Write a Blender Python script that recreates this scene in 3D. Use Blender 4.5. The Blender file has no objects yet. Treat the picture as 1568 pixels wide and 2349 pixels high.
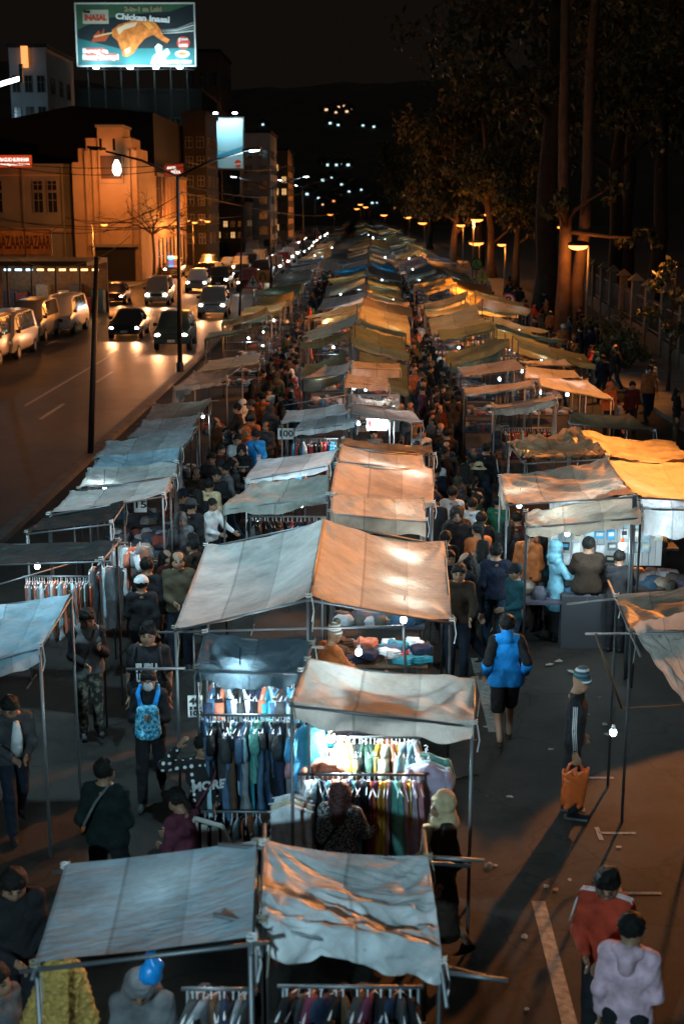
import bpy, bmesh, math, random, zlib
import numpy as np
from mathutils import Vector, Matrix, Euler, noise
R = math.radians
random.seed(7)
S = bpy.context.scene
C = S.collection
# ---------------------------------------------------------------- camera
H = 6.5                                   # eye height on the footbridge
FD, CX, CY = 3027.7, 784.0, 1174.5        # focal length and centre, in units of a 1568 x 2349 picture
TH = math.atan((CY - 477.0) / FD)
PSI = math.atan(44.5 / FD * math.cos(TH))
cam_d = bpy.data.cameras.new("Camera")
cam = bpy.data.objects.new("Camera", cam_d); C.objects.link(cam)
cam.location = (0, 0, H)
cam.rotation_euler = (math.pi / 2 - TH, 0, PSI)
cam_d.sensor_fit = 'VERTICAL'; cam_d.sensor_height = 36.0
cam_d.lens = FD / 2349.0 * 36.0
cam_d.clip_start = 0.3; cam_d.clip_end = 5000
cam_d.dof.use_dof = True; cam_d.dof.focus_distance = 21.0; cam_d.dof.aperture_fstop = 1.9
S.camera = cam
# ---------------------------------------------------------------- night sky
W = bpy.data.worlds.new("World"); S.world = W; W.use_nodes = True
wn, wl = W.node_tree.nodes, W.node_tree.links
bg = wn['Background']
tc = wn.new('ShaderNodeTexCoord'); sx = wn.new('ShaderNodeSeparateXYZ'); wl.new(tc.outputs['Generated'], sx.inputs[0])
mr = wn.new('ShaderNodeMapRange'); mr.inputs[1].default_value = 0.28; mr.inputs[2].default_value = 0.85
wl.new(sx.outputs['Z'], mr.inputs[0])
mx = wn.new('ShaderNodeMix'); mx.data_type = 'RGBA'
mx.inputs[6].default_value = (0.0052, 0.0040, 0.0032, 1)
mx.inputs[7].default_value = (0.030, 0.028, 0.026, 1)     # sky above the frame, brightened there to fill the shadows
wl.new(mr.outputs[0], mx.inputs[0]); wl.new(mx.outputs[2], bg.inputs['Color'])
bg.inputs['Strength'].default_value = 1.0
vs = S.view_settings
vs.view_transform = 'Standard'; vs.look = 'None'; vs.exposure = 0.0; vs.gamma = 1.0
S.cycles.use_denoising = True
S.cycles.max_bounces = 6; S.cycles.diffuse_bounces = 3; S.cycles.glossy_bounces = 3
S.cycles.transmission_bounces = 4; S.cycles.transparent_max_bounces = 6
S.cycles.sample_clamp_indirect = 3.0; S.cycles.use_light_tree = True
S.cycles.caustics_reflective = False; S.cycles.caustics_refractive = False

# ---------------------------------------------------------------- picture <-> world
def ray(x, y):
    d = Vector((x - CX, CY - y, -FD)); d.rotate(cam.rotation_euler); return d.normalized()
def P(x, y, z=0.0):
    d = ray(x, y); t = (z - H) / d.z; return Vector((d.x * t, d.y * t, z))
def PY(x, y, Y):
    d = ray(x, y); t = Y / d.y; return Vector((d.x * t, Y, H + d.z * t))
def SIDE(x, y, X):
    d = ray(x, y); t = X / d.x; return Vector((X, d.y * t, H + d.z * t))

# ---------------------------------------------------------------- object helpers
def tag(o, label=None, cat=None, group=None, kind=None):
    if label: o['label'] = label
    if cat: o['category'] = cat
    if group: o['group'] = group
    if kind: o['kind'] = kind
    return o
def empty(name, loc=(0, 0, 0), rz=0.0, label=None, cat=None, group=None):
    o = bpy.data.objects.new(name, None); C.objects.link(o)
    o.location = loc; o.rotation_euler = (0, 0, rz); o.empty_display_size = 0.2
    return tag(o, label, cat, group)
def link(name, me, m=None, parent=None, smooth=False):
    o = bpy.data.objects.new(name, me); C.objects.link(o)
    if m is not None and not me.materials:
        for q in (m if isinstance(m, (list, tuple)) else [m]): me.materials.append(q)
    if smooth:
        me.polygons.foreach_set('use_smooth', [True] * len(me.polygons))
    if parent is not None: o.parent = parent
    return o
def copy_tree(o, parent=None, keep=True):
    c = o.copy(); C.objects.link(c)
    if parent is not None: c.parent = parent
    for ch in list(o.children): copy_tree(ch, c)
    return c

class MB:
    """collects shapes; build() links them as one mesh object"""
    def __init__(s): s.v, s.f, s.mi, s.uv = [], [], [], {}
    def add(s, vs, fs, mi=0):
        b = len(s.v); s.v += [tuple(v) for v in vs]
        for f in fs: s.f.append([b + i for i in f]); s.mi.append(mi)
    def box(s, x0, y0, z0, x1, y1, z1, mi=0, M=None):
        vs = [Vector((x, y, z)) for z in (z0, z1) for (x, y) in ((x0, y0), (x1, y0), (x1, y1), (x0, y1))]
        if M is not None: vs = [M @ v for v in vs]
        s.add(vs, [(3, 2, 1, 0), (4, 5, 6, 7), (0, 1, 5, 4), (1, 2, 6, 5), (2, 3, 7, 6), (3, 0, 4, 7)], mi)
    def tube(s, pts, r, n=6, mi=0, cap=True):
        pts = [Vector(p) for p in pts]; rings = []
        rr = r if isinstance(r, (list, tuple)) else [r] * len(pts)
        up = None
        for i, p in enumerate(pts):
            t = (pts[min(i + 1, len(pts) - 1)] - pts[max(i - 1, 0)])
            t = t.normalized() if t.length > 1e-9 else Vector((0, 0, 1))
            if up is None:
                up = Vector((0, 0, 1)) if abs(t.z) < 0.9 else Vector((1, 0, 0))
            a = t.cross(up);
            if a.length < 1e-6: a = t.cross(Vector((0, 1, 0)))
            a.normalize(); b = a.cross(t).normalized(); up = b
            rings.append([p + (a * math.cos(k * 2 * math.pi / n) + b * math.sin(k * 2 * math.pi / n)) * rr[i] for k in range(n)])
        vs = [v for q in rings for v in q]; fs = []
        for i in range(len(pts) - 1):
            for k in range(n):
                fs.append((i * n + k, i * n + (k + 1) % n, (i + 1) * n + (k + 1) % n, (i + 1) * n + k))
        if cap:
            fs.append(tuple(range(n))[::-1]); fs.append(tuple((len(pts) - 1) * n + k for k in range(n)))
        s.add(vs, fs, mi)
    def ell(s, c, r, nu=10, nv=7, mi=0, M=None):
        c = Vector(c); r = r if isinstance(r, (list, tuple)) else (r, r, r); vs = []; fs = []
        for j in range(nv + 1):
            a = math.pi * j / nv - math.pi / 2
            for i in range(nu):
                b = 2 * math.pi * i / nu
                q = Vector((r[0] * math.cos(a) * math.cos(b), r[1] * math.cos(a) * math.sin(b), r[2] * math.sin(a)))
                vs.append(c + (M @ q if M is not None else q))
        for j in range(nv):
            for i in range(nu):
                fs.append((j * nu + i, j * nu + (i + 1) % nu, (j + 1) * nu + (i + 1) % nu, (j + 1) * nu + i))
        s.add(vs, fs, mi)
    def disc(s, c, r, nrm, n=20, t=0.01, mi=0):
        c = Vector(c); nrm = Vector(nrm).normalized()
        s.tube([c - nrm * t / 2, c + nrm * t / 2], r, n, mi)
    def prism(s, pts, d, mi=0):
        """polygon pts (3d) pushed along vector d"""
        n = len(pts); d = Vector(d); a = [Vector(p) for p in pts]; b = [p + d for p in a]
        s.add(a + b, [tuple(range(n)), tuple(range(2 * n - 1, n - 1, -1))] + [(i, i + n, (i + 1) % n + n, (i + 1) % n) for i in range(n)], mi)
    def quad(s, a, b, c, d, mi=0): s.add([a, b, c, d], [(0, 1, 2, 3)], mi)
    def mesh(s, name):
        me = bpy.data.meshes.new(name); me.from_pydata(s.v, [], s.f)
        me.polygons.foreach_set('material_index', s.mi); me.update(); return me
    def build(s, name, m=None, parent=None, smooth=False, fix=True):
        me = s.mesh(name)
        if fix:
            bm = bmesh.new(); bm.from_mesh(me); bmesh.ops.recalc_face_normals(bm, faces=bm.faces); bm.to_mesh(me); bm.free()
        return link(name, me, m, parent, smooth)

# ---------------------------------------------------------------- materials
MC = {}
def mat(key, col=(.5, .5, .5), rough=.7, metal=0.0, emit=None, strength=0.0, var=0.0, scale=6.0, bump=0.0, bscale=40.0, spec=.5, alpha=None):
    if key in MC: return MC[key]
    m = bpy.data.materials.new(key); m.use_nodes = True; MC[key] = m
    n, l = m.node_tree.nodes, m.node_tree.links; b = n['Principled BSDF']
    b.inputs['Base Color'].default_value = (*col, 1); b.inputs['Roughness'].default_value = rough
    b.inputs['Metallic'].default_value = metal; b.inputs['Specular IOR Level'].default_value = spec
    if emit is not None:
        b.inputs['Emission Color'].default_value = (*emit, 1); b.inputs['Emission Strength'].default_value = strength
    if var or bump:
        t = n.new('ShaderNodeTexCoord'); nz = n.new('ShaderNodeTexNoise'); nz.inputs['Scale'].default_value = scale; nz.inputs['Detail'].default_value = 6
        l.new(t.outputs['Object'], nz.inputs['Vector'])
        if var:
            r = n.new('ShaderNodeValToRGB'); r.color_ramp.elements[0].position = .3; r.color_ramp.elements[1].position = .72
            r.color_ramp.elements[0].color = (*[c * (1 - var) for c in col], 1); r.color_ramp.elements[1].color = (*[min(c * (1 + var), 1) for c in col], 1)
            l.new(nz.outputs['Fac'], r.inputs[0]); l.new(r.outputs[0], b.inputs['Base Color'])
        if bump:
            n2 = n.new('ShaderNodeTexNoise'); n2.inputs['Scale'].default_value = bscale; n2.inputs['Detail'].default_value = 4
            l.new(t.outputs['Object'], n2.inputs['Vector'])
            bp = n.new('ShaderNodeBump'); bp.inputs['Strength'].default_value = bump; bp.inputs['Distance'].default_value = .02
            l.new(n2.outputs['Fac'], bp.inputs['Height']); l.new(bp.outputs[0], b.inputs['Normal'])
    return m
def glow(key, col, strength):
    if key in MC: return MC[key]
    m = bpy.data.materials.new(key); m.use_nodes = True; MC[key] = m
    n, l = m.node_tree.nodes, m.node_tree.links; n.remove(n['Principled BSDF'])
    e = n.new('ShaderNodeEmission'); e.inputs[0].default_value = (*col, 1); e.inputs[1].default_value = strength
    l.new(e.outputs[0], n['Material Output'].inputs[0])
    if 'led' in key and 'panel' not in key: m.cycles.emission_sampling = 'NONE'      # the lamp inside gives the light
    return m
def tarp(key, col, trans=.35, rough=.55, panels=0.0, weave=0.0, sheen=.3):
    """thin plastic or cotton sheet: part of the light of a lamp below comes through; panels = sewn widths of cloth of slightly different tone"""
    if key in MC: return MC[key]
    m = bpy.data.materials.new(key); m.use_nodes = True; MC[key] = m
    n, l = m.node_tree.nodes, m.node_tree.links; b = n['Principled BSDF']
    uv = n.new('ShaderNodeUVMap'); t = n.new('ShaderNodeTexCoord')
    nz = n.new('ShaderNodeTexNoise'); nz.inputs['Scale'].default_value = 2.2; nz.inputs['Detail'].default_value = 7; nz.inputs['Roughness'].default_value = .65
    l.new(t.outputs['Object'], nz.inputs['Vector'])
    r = n.new('ShaderNodeValToRGB'); r.color_ramp.elements[0].position = .32; r.color_ramp.elements[1].position = .7
    r.color_ramp.elements[0].color = (*[c * .62 for c in col], 1); r.color_ramp.elements[1].color = (*[min(1, c * 1.12) for c in col], 1)
    l.new(nz.outputs['Fac'], r.inputs[0]); out = r.outputs[0]
    ns = n.new('ShaderNodeTexNoise'); ns.inputs['Scale'].default_value = .9; ns.inputs['Detail'].default_value = 10; ns.inputs['Roughness'].default_value = .75; l.new(t.outputs['Object'], ns.inputs['Vector'])
    rs_ = n.new('ShaderNodeValToRGB'); e_ = rs_.color_ramp.elements; e_[0].position = .36; e_[1].position = .47; e_[0].color = (.60, .57, .52, 1); e_[1].color = (1, 1, 1, 1); l.new(ns.outputs['Fac'], rs_.inputs[0])
    mm = n.new('ShaderNodeMix'); mm.data_type = 'RGBA'; mm.blend_type = 'MULTIPLY'; mm.inputs[0].default_value = .7; l.new(out, mm.inputs[6]); l.new(rs_.outputs[0], mm.inputs[7]); out = mm.outputs[2]
    if panels:
        s = n.new('ShaderNodeSeparateXYZ'); l.new(uv.outputs[0], s.inputs[0])
        mu = n.new('ShaderNodeMath'); mu.operation = 'MULTIPLY'; mu.inputs[1].default_value = panels; l.new(s.outputs[0], mu.inputs[0])
        fl = n.new('ShaderNodeMath'); fl.operation = 'FLOOR'; l.new(mu.outputs[0], fl.inputs[0])
        wn_ = n.new('ShaderNodeTexWhiteNoise'); wn_.noise_dimensions = '1D'; l.new(fl.outputs[0], wn_.inputs['W'])
        mp = n.new('ShaderNodeMapRange'); mp.inputs[3].default_value = .8; mp.inputs[4].default_value = 1.12; l.new(wn_.outputs['Value'], mp.inputs[0])
        fr = n.new('ShaderNodeMath'); fr.operation = 'FRACT'; l.new(mu.outputs[0], fr.inputs[0])
        sm = n.new('ShaderNodeMath'); sm.operation = 'GREATER_THAN'; sm.inputs[1].default_value = .03 * panels ** .5; l.new(fr.outputs[0], sm.inputs[0])
        s2 = n.new('ShaderNodeMapRange'); s2.inputs[3].default_value = .72; s2.inputs[4].default_value = 1; l.new(sm.outputs[0], s2.inputs[0])
        m1 = n.new('ShaderNodeMath'); m1.operation = 'MULTIPLY'; l.new(mp.outputs[0], m1.inputs[0]); l.new(s2.outputs[0], m1.inputs[1])
        vm = n.new('ShaderNodeVectorMath'); vm.operation = 'SCALE'; l.new(out, vm.inputs[0]); l.new(m1.outputs[0], vm.inputs['Scale']); out = vm.outputs[0]
    l.new(out, b.inputs['Base Color']); b.inputs['Roughness'].default_value = rough; b.inputs['Specular IOR Level'].default_value = sheen
    # fine creases
    n2 = n.new('ShaderNodeTexNoise'); n2.inputs['Scale'].default_value = 5; n2.inputs['Detail'].default_value = 8; n2.inputs['Distortion'].default_value = .6
    mpg = n.new('ShaderNodeMapping'); mpg.inputs['Scale'].default_value = (1.0, 3.5, 1); l.new(t.outputs['Object'], mpg.inputs[0]); l.new(mpg.outputs[0], n2.inputs['Vector'])
    bp = n.new('ShaderNodeBump'); bp.inputs['Strength'].default_value = .55; bp.inputs['Distance'].default_value = .05; l.new(n2.outputs['Fac'], bp.inputs['Height'])
    l.new(bp.outputs[0], b.inputs['Normal'])
    tr = n.new('ShaderNodeBsdfTranslucent'); l.new(out, tr.inputs[0]); l.new(bp.outputs[0], tr.inputs['Normal'])
    mxs = n.new('ShaderNodeMixShader'); mxs.inputs[0].default_value = trans
    l.new(b.outputs[0], mxs.inputs[1]); l.new(tr.outputs[0], mxs.inputs[2]); l.new(mxs.outputs[0], n['Material Output'].inputs[0])
    return m
M_steel = mat('galvanised_pipe', (.20, .21, .22), .5, .7)
M_dsteel = mat('dark_iron', (.035, .035, .037), .55, .3)
M_black = mat('black_rubber', (.012, .012, .012), .8)
M_white = mat('white_paint', (.75, .75, .73), .5)
M_rope = mat('cord', (.3, .27, .2), .9)
COOL = (.72, .93, 1.0)
M_bulb = glow('cool_led', COOL, 40)
M_bulb_far = glow('cool_led_far', (.70, .93, 1.0), 22)
M_amber = glow('sodium_glass', (1.0, .36, .07), 26)
def point(name, loc, col, power, rad=.1, parent=None):
    d = bpy.data.lights.new(name, 'POINT'); d.color = col; d.energy = power; d.shadow_soft_size = rad
    o = bpy.data.objects.new(name, d); C.objects.link(o); o.location = loc
    if parent is not None: o.parent = parent
    return o
def spot(name, loc, to, col, power, deg=90, blend=.6, rad=.1, parent=None):
    d = bpy.data.lights.new(name, 'SPOT'); d.color = col; d.energy = power; d.shadow_soft_size = rad; d.spot_size = R(deg); d.spot_blend = blend
    o = bpy.data.objects.new(name, d); C.objects.link(o); o.location = loc
    o.rotation_euler = (Vector(to) - Vector(loc)).to_track_quat('-Z', 'Y').to_euler()
    if parent is not None: o.parent = parent
    return o
def text(body, name, M, size, m, parent, extr=.0, align='CENTER', fit=None, bold=0.0):
    """flat lettering in the x-y plane of matrix M (4x4, local to the parent)"""
    cu = bpy.data.curves.new(name, 'FONT'); cu.body = body; cu.size = size; cu.align_x = align; cu.align_y = 'CENTER'
    cu.extrude = extr; cu.offset = bold; cu.resolution_u = 3; cu.materials.append(m)
    o = bpy.data.objects.new(name, cu); C.objects.link(o); o.parent = parent
    if fit:
        bpy.context.view_layer.update(); w = o.dimensions.x
        if w > 1e-6: M = M @ Matrix.Diagonal((fit / w, 1, 1, 1))
    bpy.context.view_layer.update(); me = bpy.data.meshes.new_from_object(o.evaluated_get(bpy.context.evaluated_depsgraph_get()))
    bpy.data.objects.remove(o); o = link(name, me, None, parent)
    o.matrix_local = M
    return o
# ================================================================ GROUND
def asphalt(key, base, rough, warm):
    m = mat(key, base, rough, spec=.22 if rough > .6 else .5); n, l = m.node_tree.nodes, m.node_tree.links; b = n['Principled BSDF']
    t = n.new('ShaderNodeTexCoord')
    n1 = n.new('ShaderNodeTexNoise'); n1.inputs['Scale'].default_value = .35; n1.inputs['Detail'].default_value = 9; n1.inputs['Roughness'].default_value = .7
    n2 = n.new('ShaderNodeTexNoise'); n2.inputs['Scale'].default_value = 60; n2.inputs['Detail'].default_value = 3
    mp = n.new('ShaderNodeMapping'); mp.inputs['Scale'].default_value = (1, .25, 1)
    l.new(t.outputs['Object'], mp.inputs[0]); l.new(mp.outputs[0], n1.inputs[0]); l.new(t.outputs['Object'], n2.inputs[0])
    r = n.new('ShaderNodeValToRGB'); e = r.color_ramp.elements; e[0].position = .3; e[1].position = .75
    e[0].color = (*[c * .6 for c in base], 1); e[1].color = (base[0] * 1.5, base[1] * 1.45, base[2] * 1.35, 1); l.new(n1.outputs['Fac'], r.inputs[0])
    mxx = n.new('ShaderNodeMix'); mxx.data_type = 'RGBA'; mxx.blend_type = 'OVERLAY'; mxx.inputs[0].default_value = .55
    l.new(r.outputs[0], mxx.inputs[6]); l.new(n2.outputs['Color'], mxx.inputs[7]); l.new(mxx.outputs[2], b.inputs['Base Color'])
    vo = n.new('ShaderNodeTexVoronoi'); vo.feature = 'DISTANCE_TO_EDGE'; vo.inputs['Scale'].default_value = .55; nd = n.new('ShaderNodeTexNoise'); nd.inputs['Scale'].default_value = 1.6; nd.inputs['Detail'].default_value = 6; l.new(t.outputs['Object'], nd.inputs[0])
    ad = n.new('ShaderNodeMix'); ad.data_type = 'RGBA'; ad.blend_type = 'ADD'; ad.inputs[0].default_value = 1.0; l.new(t.outputs['Object'], ad.inputs[6]); l.new(nd.outputs['Color'], ad.inputs[7]); l.new(ad.outputs[2], vo.inputs['Vector'])
    cr = n.new('ShaderNodeValToRGB'); cr.color_ramp.elements[0].color = (.35, .35, .35, 1); cr.color_ramp.elements[1].color = (1, 1, 1, 1); cr.color_ramp.elements[1].position = .016; l.new(vo.outputs['Distance'], cr.inputs[0])
    st_ = n.new('ShaderNodeTexNoise'); st_.inputs['Scale'].default_value = .8; st_.inputs['Detail'].default_value = 8; st_.inputs['Roughness'].default_value = .7; l.new(t.outputs['Object'], st_.inputs[0])
    sr = n.new('ShaderNodeValToRGB'); sr.color_ramp.elements[0].position = .40; sr.color_ramp.elements[1].position = .56; sr.color_ramp.elements[0].color = (.45, .45, .45, 1); sr.color_ramp.elements[1].color = (1.25, 1.22, 1.18, 1); l.new(st_.outputs['Fac'], sr.inputs[0])
    k1 = n.new('ShaderNodeMix'); k1.data_type = 'RGBA'; k1.blend_type = 'MULTIPLY'; k1.inputs[0].default_value = 1; l.new(mxx.outputs[2], k1.inputs[6]); l.new(cr.outputs[0], k1.inputs[7])
    k2 = n.new('ShaderNodeMix'); k2.data_type = 'RGBA'; k2.blend_type = 'MULTIPLY'; k2.inputs[0].default_value = .9; l.new(k1.outputs[2], k2.inputs[6]); l.new(sr.outputs[0], k2.inputs[7]); l.new(k2.outputs[2], b.inputs['Base Color'])
    rr = n.new('ShaderNodeMapRange'); rr.inputs[3].default_value = rough - .14; rr.inputs[4].default_value = rough + .2; l.new(n1.outputs['Fac'], rr.inputs[0]); l.new(rr.outputs[0], b.inputs['Roughness'])
    bp = n.new('ShaderNodeBump'); bp.inputs['Strength'].default_value = .35; bp.inputs['Distance'].default_value = .01; l.new(n2.outputs['Fac'], bp.inputs['Height']); l.new(bp.outputs[0], b.inputs['Normal'])
    return m
M_asph = asphalt('market_asphalt', (.019, .017, .0155), .82, 0)
M_road = asphalt('worn_road_asphalt', (.030, .027, .024), .45, 0)
M_conc = mat('kerb_concrete', (.085, .075, .068), .8, var=.3, scale=3)
M_pave = mat('sidewalk_paving', (.12, .11, .10), .75, var=.3, scale=1.5)
M_earth = mat('park_earth', (.05, .04, .03), .95, var=.4, scale=2)
M_mark = mat('worn_road_paint', (.11, .105, .095), .7, var=.6, scale=14)
def sheet_flat(name, x0, x1, y0, y1, z, m, kind='structure'):
    b = MB(); b.quad((x0, y0, z), (x1, y0, z), (x1, y1, z), (x0, y1, z)); o = b.build(name, m, fix=False); o['kind'] = kind; return o
sheet_flat('ground', -400, 400, -60, 1500, -.012, M_earth)
sheet_flat('market_street', -7.2, 9.6, -20, 520, -.004, M_asph)
sheet_flat('road', -19.0, -7.2, -20, 620, -.004, M_road)
def slab(name, x0, x1, y0, y1, z0, z1, m):
    b = MB(); b.box(x0, y0, z0, x1, y1, z1); o = b.build(name, m); o['kind'] = 'structure'; return o
slab('kerb', -7.36, -7.06, -20, 520, -.1, .13, M_conc)
slab('pavement_by_shops', -34, -19.0, -20, 160, -.1, .15, M_pave)
slab('pavement_by_park', 9.6, 13.0, -20, 520, -.1, .14, M_pave)
M_mark2 = mat('road_lane_paint', (.30, .29, .27), .6, var=.35, scale=9)
def dash(x, y0, y1, w=.14, z=.004):
    b = MB(); b.quad((x - w / 2, y0, z), (x + w / 2, y0, z), (x + w / 2, y1, z), (x - w / 2, y1, z)); o = b.build('road_marking', M_mark2 if x < -7 else M_mark, fix=False); o['kind'] = 'structure'
a_, b_ = P(94, 962), P(137, 932)
dx = (a_.x + b_.x) / 2
for k in range(-1, 26): dash(dx, a_.y + k * 9.0, a_.y + k * 9.0 + 3.4)
for k in range(0, 3): dash(-11.3 if k else -11.3, 44 + k * 22, 62 + k * 22, .13)
for k in range(10): dash(-15.3, 46 + k * 6, 48.5 + k * 6, .12)
# lane dashes left over on the market street
c_ = P(1108, 1510), P(1140, 1680), P(1275, 2262)
dash(1.72, c_[1].y, c_[0].y, .17); dash(1.72, c_[1].y - 7.2, c_[1].y - 4.2, .13)
# stall numbers chalked on the ground
M_chalk = mat('chalk_white', (.16, .16, .15), .9, var=.4, scale=30)
for i, (x, y, w) in enumerate([(1365, 1785, .42), (1412, 1912, .42), (1466, 2050, .42)]):
    p = P(x, y); b = MB()
    b.quad((p.x - w / 2, p.y - .02, .004), (p.x + w / 2, p.y - .02, .004), (p.x + w / 2, p.y + .03, .004), (p.x - w / 2, p.y + .03, .004))
    b.quad((p.x - w / 2, p.y - .16, .004), (p.x - w / 2 + .05, p.y - .16, .004), (p.x - w / 2 + .05, p.y + .14, .004), (p.x - w / 2, p.y + .14, .0042))
    b.build('chalk_mark', M_chalk, fix=False)['kind'] = 'structure'
# scraps of litter
M_paper = mat('scrap_paper', (.2, .19, .165), .8)
rl = random.Random(3)
for i, (x, y) in enumerate([(1385, 1465 + 200), (1390, 1690), (1280, 1520), (1310, 1545), (1260, 1528), (985, 1690), (1340, 1790), (1120, 1990)]):
    p = P(x, y); b = MB(); n = 5; pts = [(p.x + rl.uniform(.03, .08) * math.cos(k * 6.28 / n), p.y + rl.uniform(.03, .08) * math.sin(k * 6.28 / n), .012 + rl.uniform(0, .03)) for k in range(n)]
    b.add(pts + [(p.x, p.y, .05)], [(k, (k + 1) % n, n) for k in range(n)])
    tag(b.build('litter_scrap', M_paper), 'crumpled scrap of pale litter on the dark asphalt of the right aisle', 'litter', 'litter scraps on the asphalt')
for i in range(22):
    x, y = rl.uniform(1.2, 3.6), rl.uniform(8, 18); b = MB(); n = 5; sz = rl.uniform(.015, .045); pts = [(x + sz * rl.uniform(.6, 1.3) * math.cos(k * 6.28 / n), y + sz * rl.uniform(.6, 1.3) * math.sin(k * 6.28 / n), .006 + rl.uniform(0, .012)) for k in range(n)]
    b.add(pts + [(x, y, .02)], [(k, (k + 1) % n, n) for k in range(n)]); tag(b.build('litter_scrap', [M_paper, mat('dry_leaf', (.16, .09, .03), .9), mat('wrapper_grey', (.2, .2, .2), .6)][i % 3]), 'tiny scrap of litter or dry leaf on the asphalt of the right aisle', 'litter', 'tiny litter on the asphalt')
b = MB(); q = [P(1040, 1792), P(1060, 1786), P(1085, 1780), P(1098, 1782)]; b.tube([v + Vector((0, 0, .02)) for v in q], .014, 5)
tag(b.build('fallen_stick', mat('dry_wood', (.05, .035, .025), .9)), 'thin dark stick lying on the asphalt right of the clothes racks', 'stick')

# ================================================================ LAMPS
SOD = (1.0, .33, .06)
LEDW = (.50, .84, 1.0)
M_led = glow('white_led_panel', (.75, .95, 1.0), 30)
M_sodium = glow('sodium_lens', (1.0, .30, .055), 4.5)
M_polep = mat('street_pole_paint', (.03, .03, .032), .5, .4)
M_poleg = mat('concrete_pole', (.2, .17, .14), .85, var=.25)
def lamp_head(par, p, d, m, name='lamp_head', L=.7):
    """flat cobra head pointing along d at p"""
    d = Vector(d).normalized(); s = d.cross(Vector((0, 0, 1))).normalized(); u = s.cross(d)
    b = MB(); M = Matrix((( d.x, s.x, u.x, p[0]), (d.y, s.y, u.y, p[1]), (d.z, s.z, u.z, p[2]), (0, 0, 0, 1)))
    b.prism([M @ Vector(v) for v in ((0, -.06, .03), (L * .35, -.15, .05), (L, -.13, .03), (L + .05, 0, .02), (L, .13, .03), (L * .35, .15, .05), (0, .06, .03))], u * .09)
    h = b.build(name, M_polep, par)
    b = MB(); b.ell(M @ Vector((L * .66, 0, .028)), (L * .3, .11, .045), 10, 6, M=Matrix((d, s, u)).transposed()); b.build('lens', m, h, smooth=True)
def double_lamp(base, h, left, right, label, lit=(True, True), power=0, tilt=0.0, aim=None):
    o = empty('street_lamp', base, 0, label, 'street lamp')
    b = MB(); b.tube([(0, 0, 0), (0, 0, .5)], .15, 10); b.tube([(0, 0, .5), (tilt * .5, 0, h * .5), (tilt, 0, h)], [.1, .08, .06], 10); b.build('pole', M_polep, o, smooth=True)
    for k, (e, on) in enumerate(((left, lit[0]), (right, lit[1]))):
        e = Vector(e); b = MB(); b.tube([(tilt, 0, h - .05), (tilt + e.x * .5, e.y * .5, h + e.z * .62), (tilt + e.x, e.y, h + e.z)], [.05, .045, .035], 8); arm = b.build('arm', M_polep, o, smooth=True)
        pp = Vector((tilt + e.x, e.y, h + e.z)); lamp_head(o, pp, (e.x, e.y, abs(e.x) * .12), M_led if on else M_dsteel)
        if on and aim is not None: spot('lamp_light', pp + Vector((math.copysign(.45, e.x), 0, -.12)), Vector(aim[0]) - Vector(base), LEDW, power, aim[1], 1.0, .15, o)
        elif on and power:
            q = pp + Vector((math.copysign(.45, e.x), 0, -.12)); point('lamp_light', q, LEDW, power, .15, o)
    return o
# the tall double-armed lamp at the kerb, and added lamps assumed outside the frame
bs = P(430, 860); bs.x = -7.2
tp = PY(408, 402, bs.y); l1 = PY(243, 347, bs.y); r1 = PY(556, 350, bs.y)
h_ = tp.z
double_lamp((bs.x, bs.y, 0), h_, (l1.x - tp.x, 0, l1.z - tp.z), (r1.x - tp.x, 0, r1.z - tp.z), 'tall dark street lamp with two arms standing at the kerb beside the wet road', (False, True), 600, tilt=tp.x - bs.x)
double_lamp((-7.2, 15.0, 0), 8.4, (-2.6, 0, .7), (2.6, 0, .7), 'white street lamp of the kerb row nearest the footbridge', (False, True), 3400, aim=((-3.4, 17.6, 2.2), 106))  # assumed lamp off the left edge, added for cool light on the left tarps
double_lamp((-7.2, -8.0, 0), 8.4, (-2.6, 0, .7), (2.6, 0, .7), 'white street lamp of the kerb row standing behind the footbridge', (False, True), 8500, aim=((-1.2, 8.4, 2.4), 46))  # unseen lamp assumed behind the camera, added to light the nearest tarps
# more lamps of the row, far down the road
for i, (x, y, yb) in enumerate([(628, 432, 668), (690, 430, 600), (700, 410, 575)]):
    g = P(x, yb); g.x = -7.2; tpp = PY(x, y, g.y)
    double_lamp((g.x, g.y, 0), min(tpp.z, 9), (-2.4, 0, .8), (2.4, 0, .8), ['street lamp with two arms in front of the lit grey building', 'distant street lamp with arms left of the hillside lights', 'farthest white street lamp over the car queue'][i], (True, i == 0), [200, 90, 90][i])
# plain dark poles on the kerb strip
def plain_pole(x0, y0, x1, y1, X, lab, r=.07, cat='pole'):
    g = P(x1, y1); g.x = X; t = PY(x0, y0, g.y)
    b = MB(); b.tube([(0, 0, 0), ((t.x - g.x) * .5, 0, t.z * .5), (t.x - g.x, 0, t.z)], [r, r * .85, r * .7], 10)
    o = b.build('utility_pole', M_polep, smooth=True); o.location = g; return tag(o, lab, cat)
plain_pole(222, 588, 208, 1050, P(208, 1050).x, 'thick dark leaning pole without arms behind the white left stalls', .085)
plain_pole(556, 470, 549, 735, -7.2, 'thin dark pole at the kerb just left of the triangular sign')
plain_pole(625, 430, 627, 660, -7.0, 'slim dark pole right of the U-turn board', .06)
plain_pole(152, 490, 158, 640, P(158, 640).x, 'utility pole in front of the pale art deco wing', .1)
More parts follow.
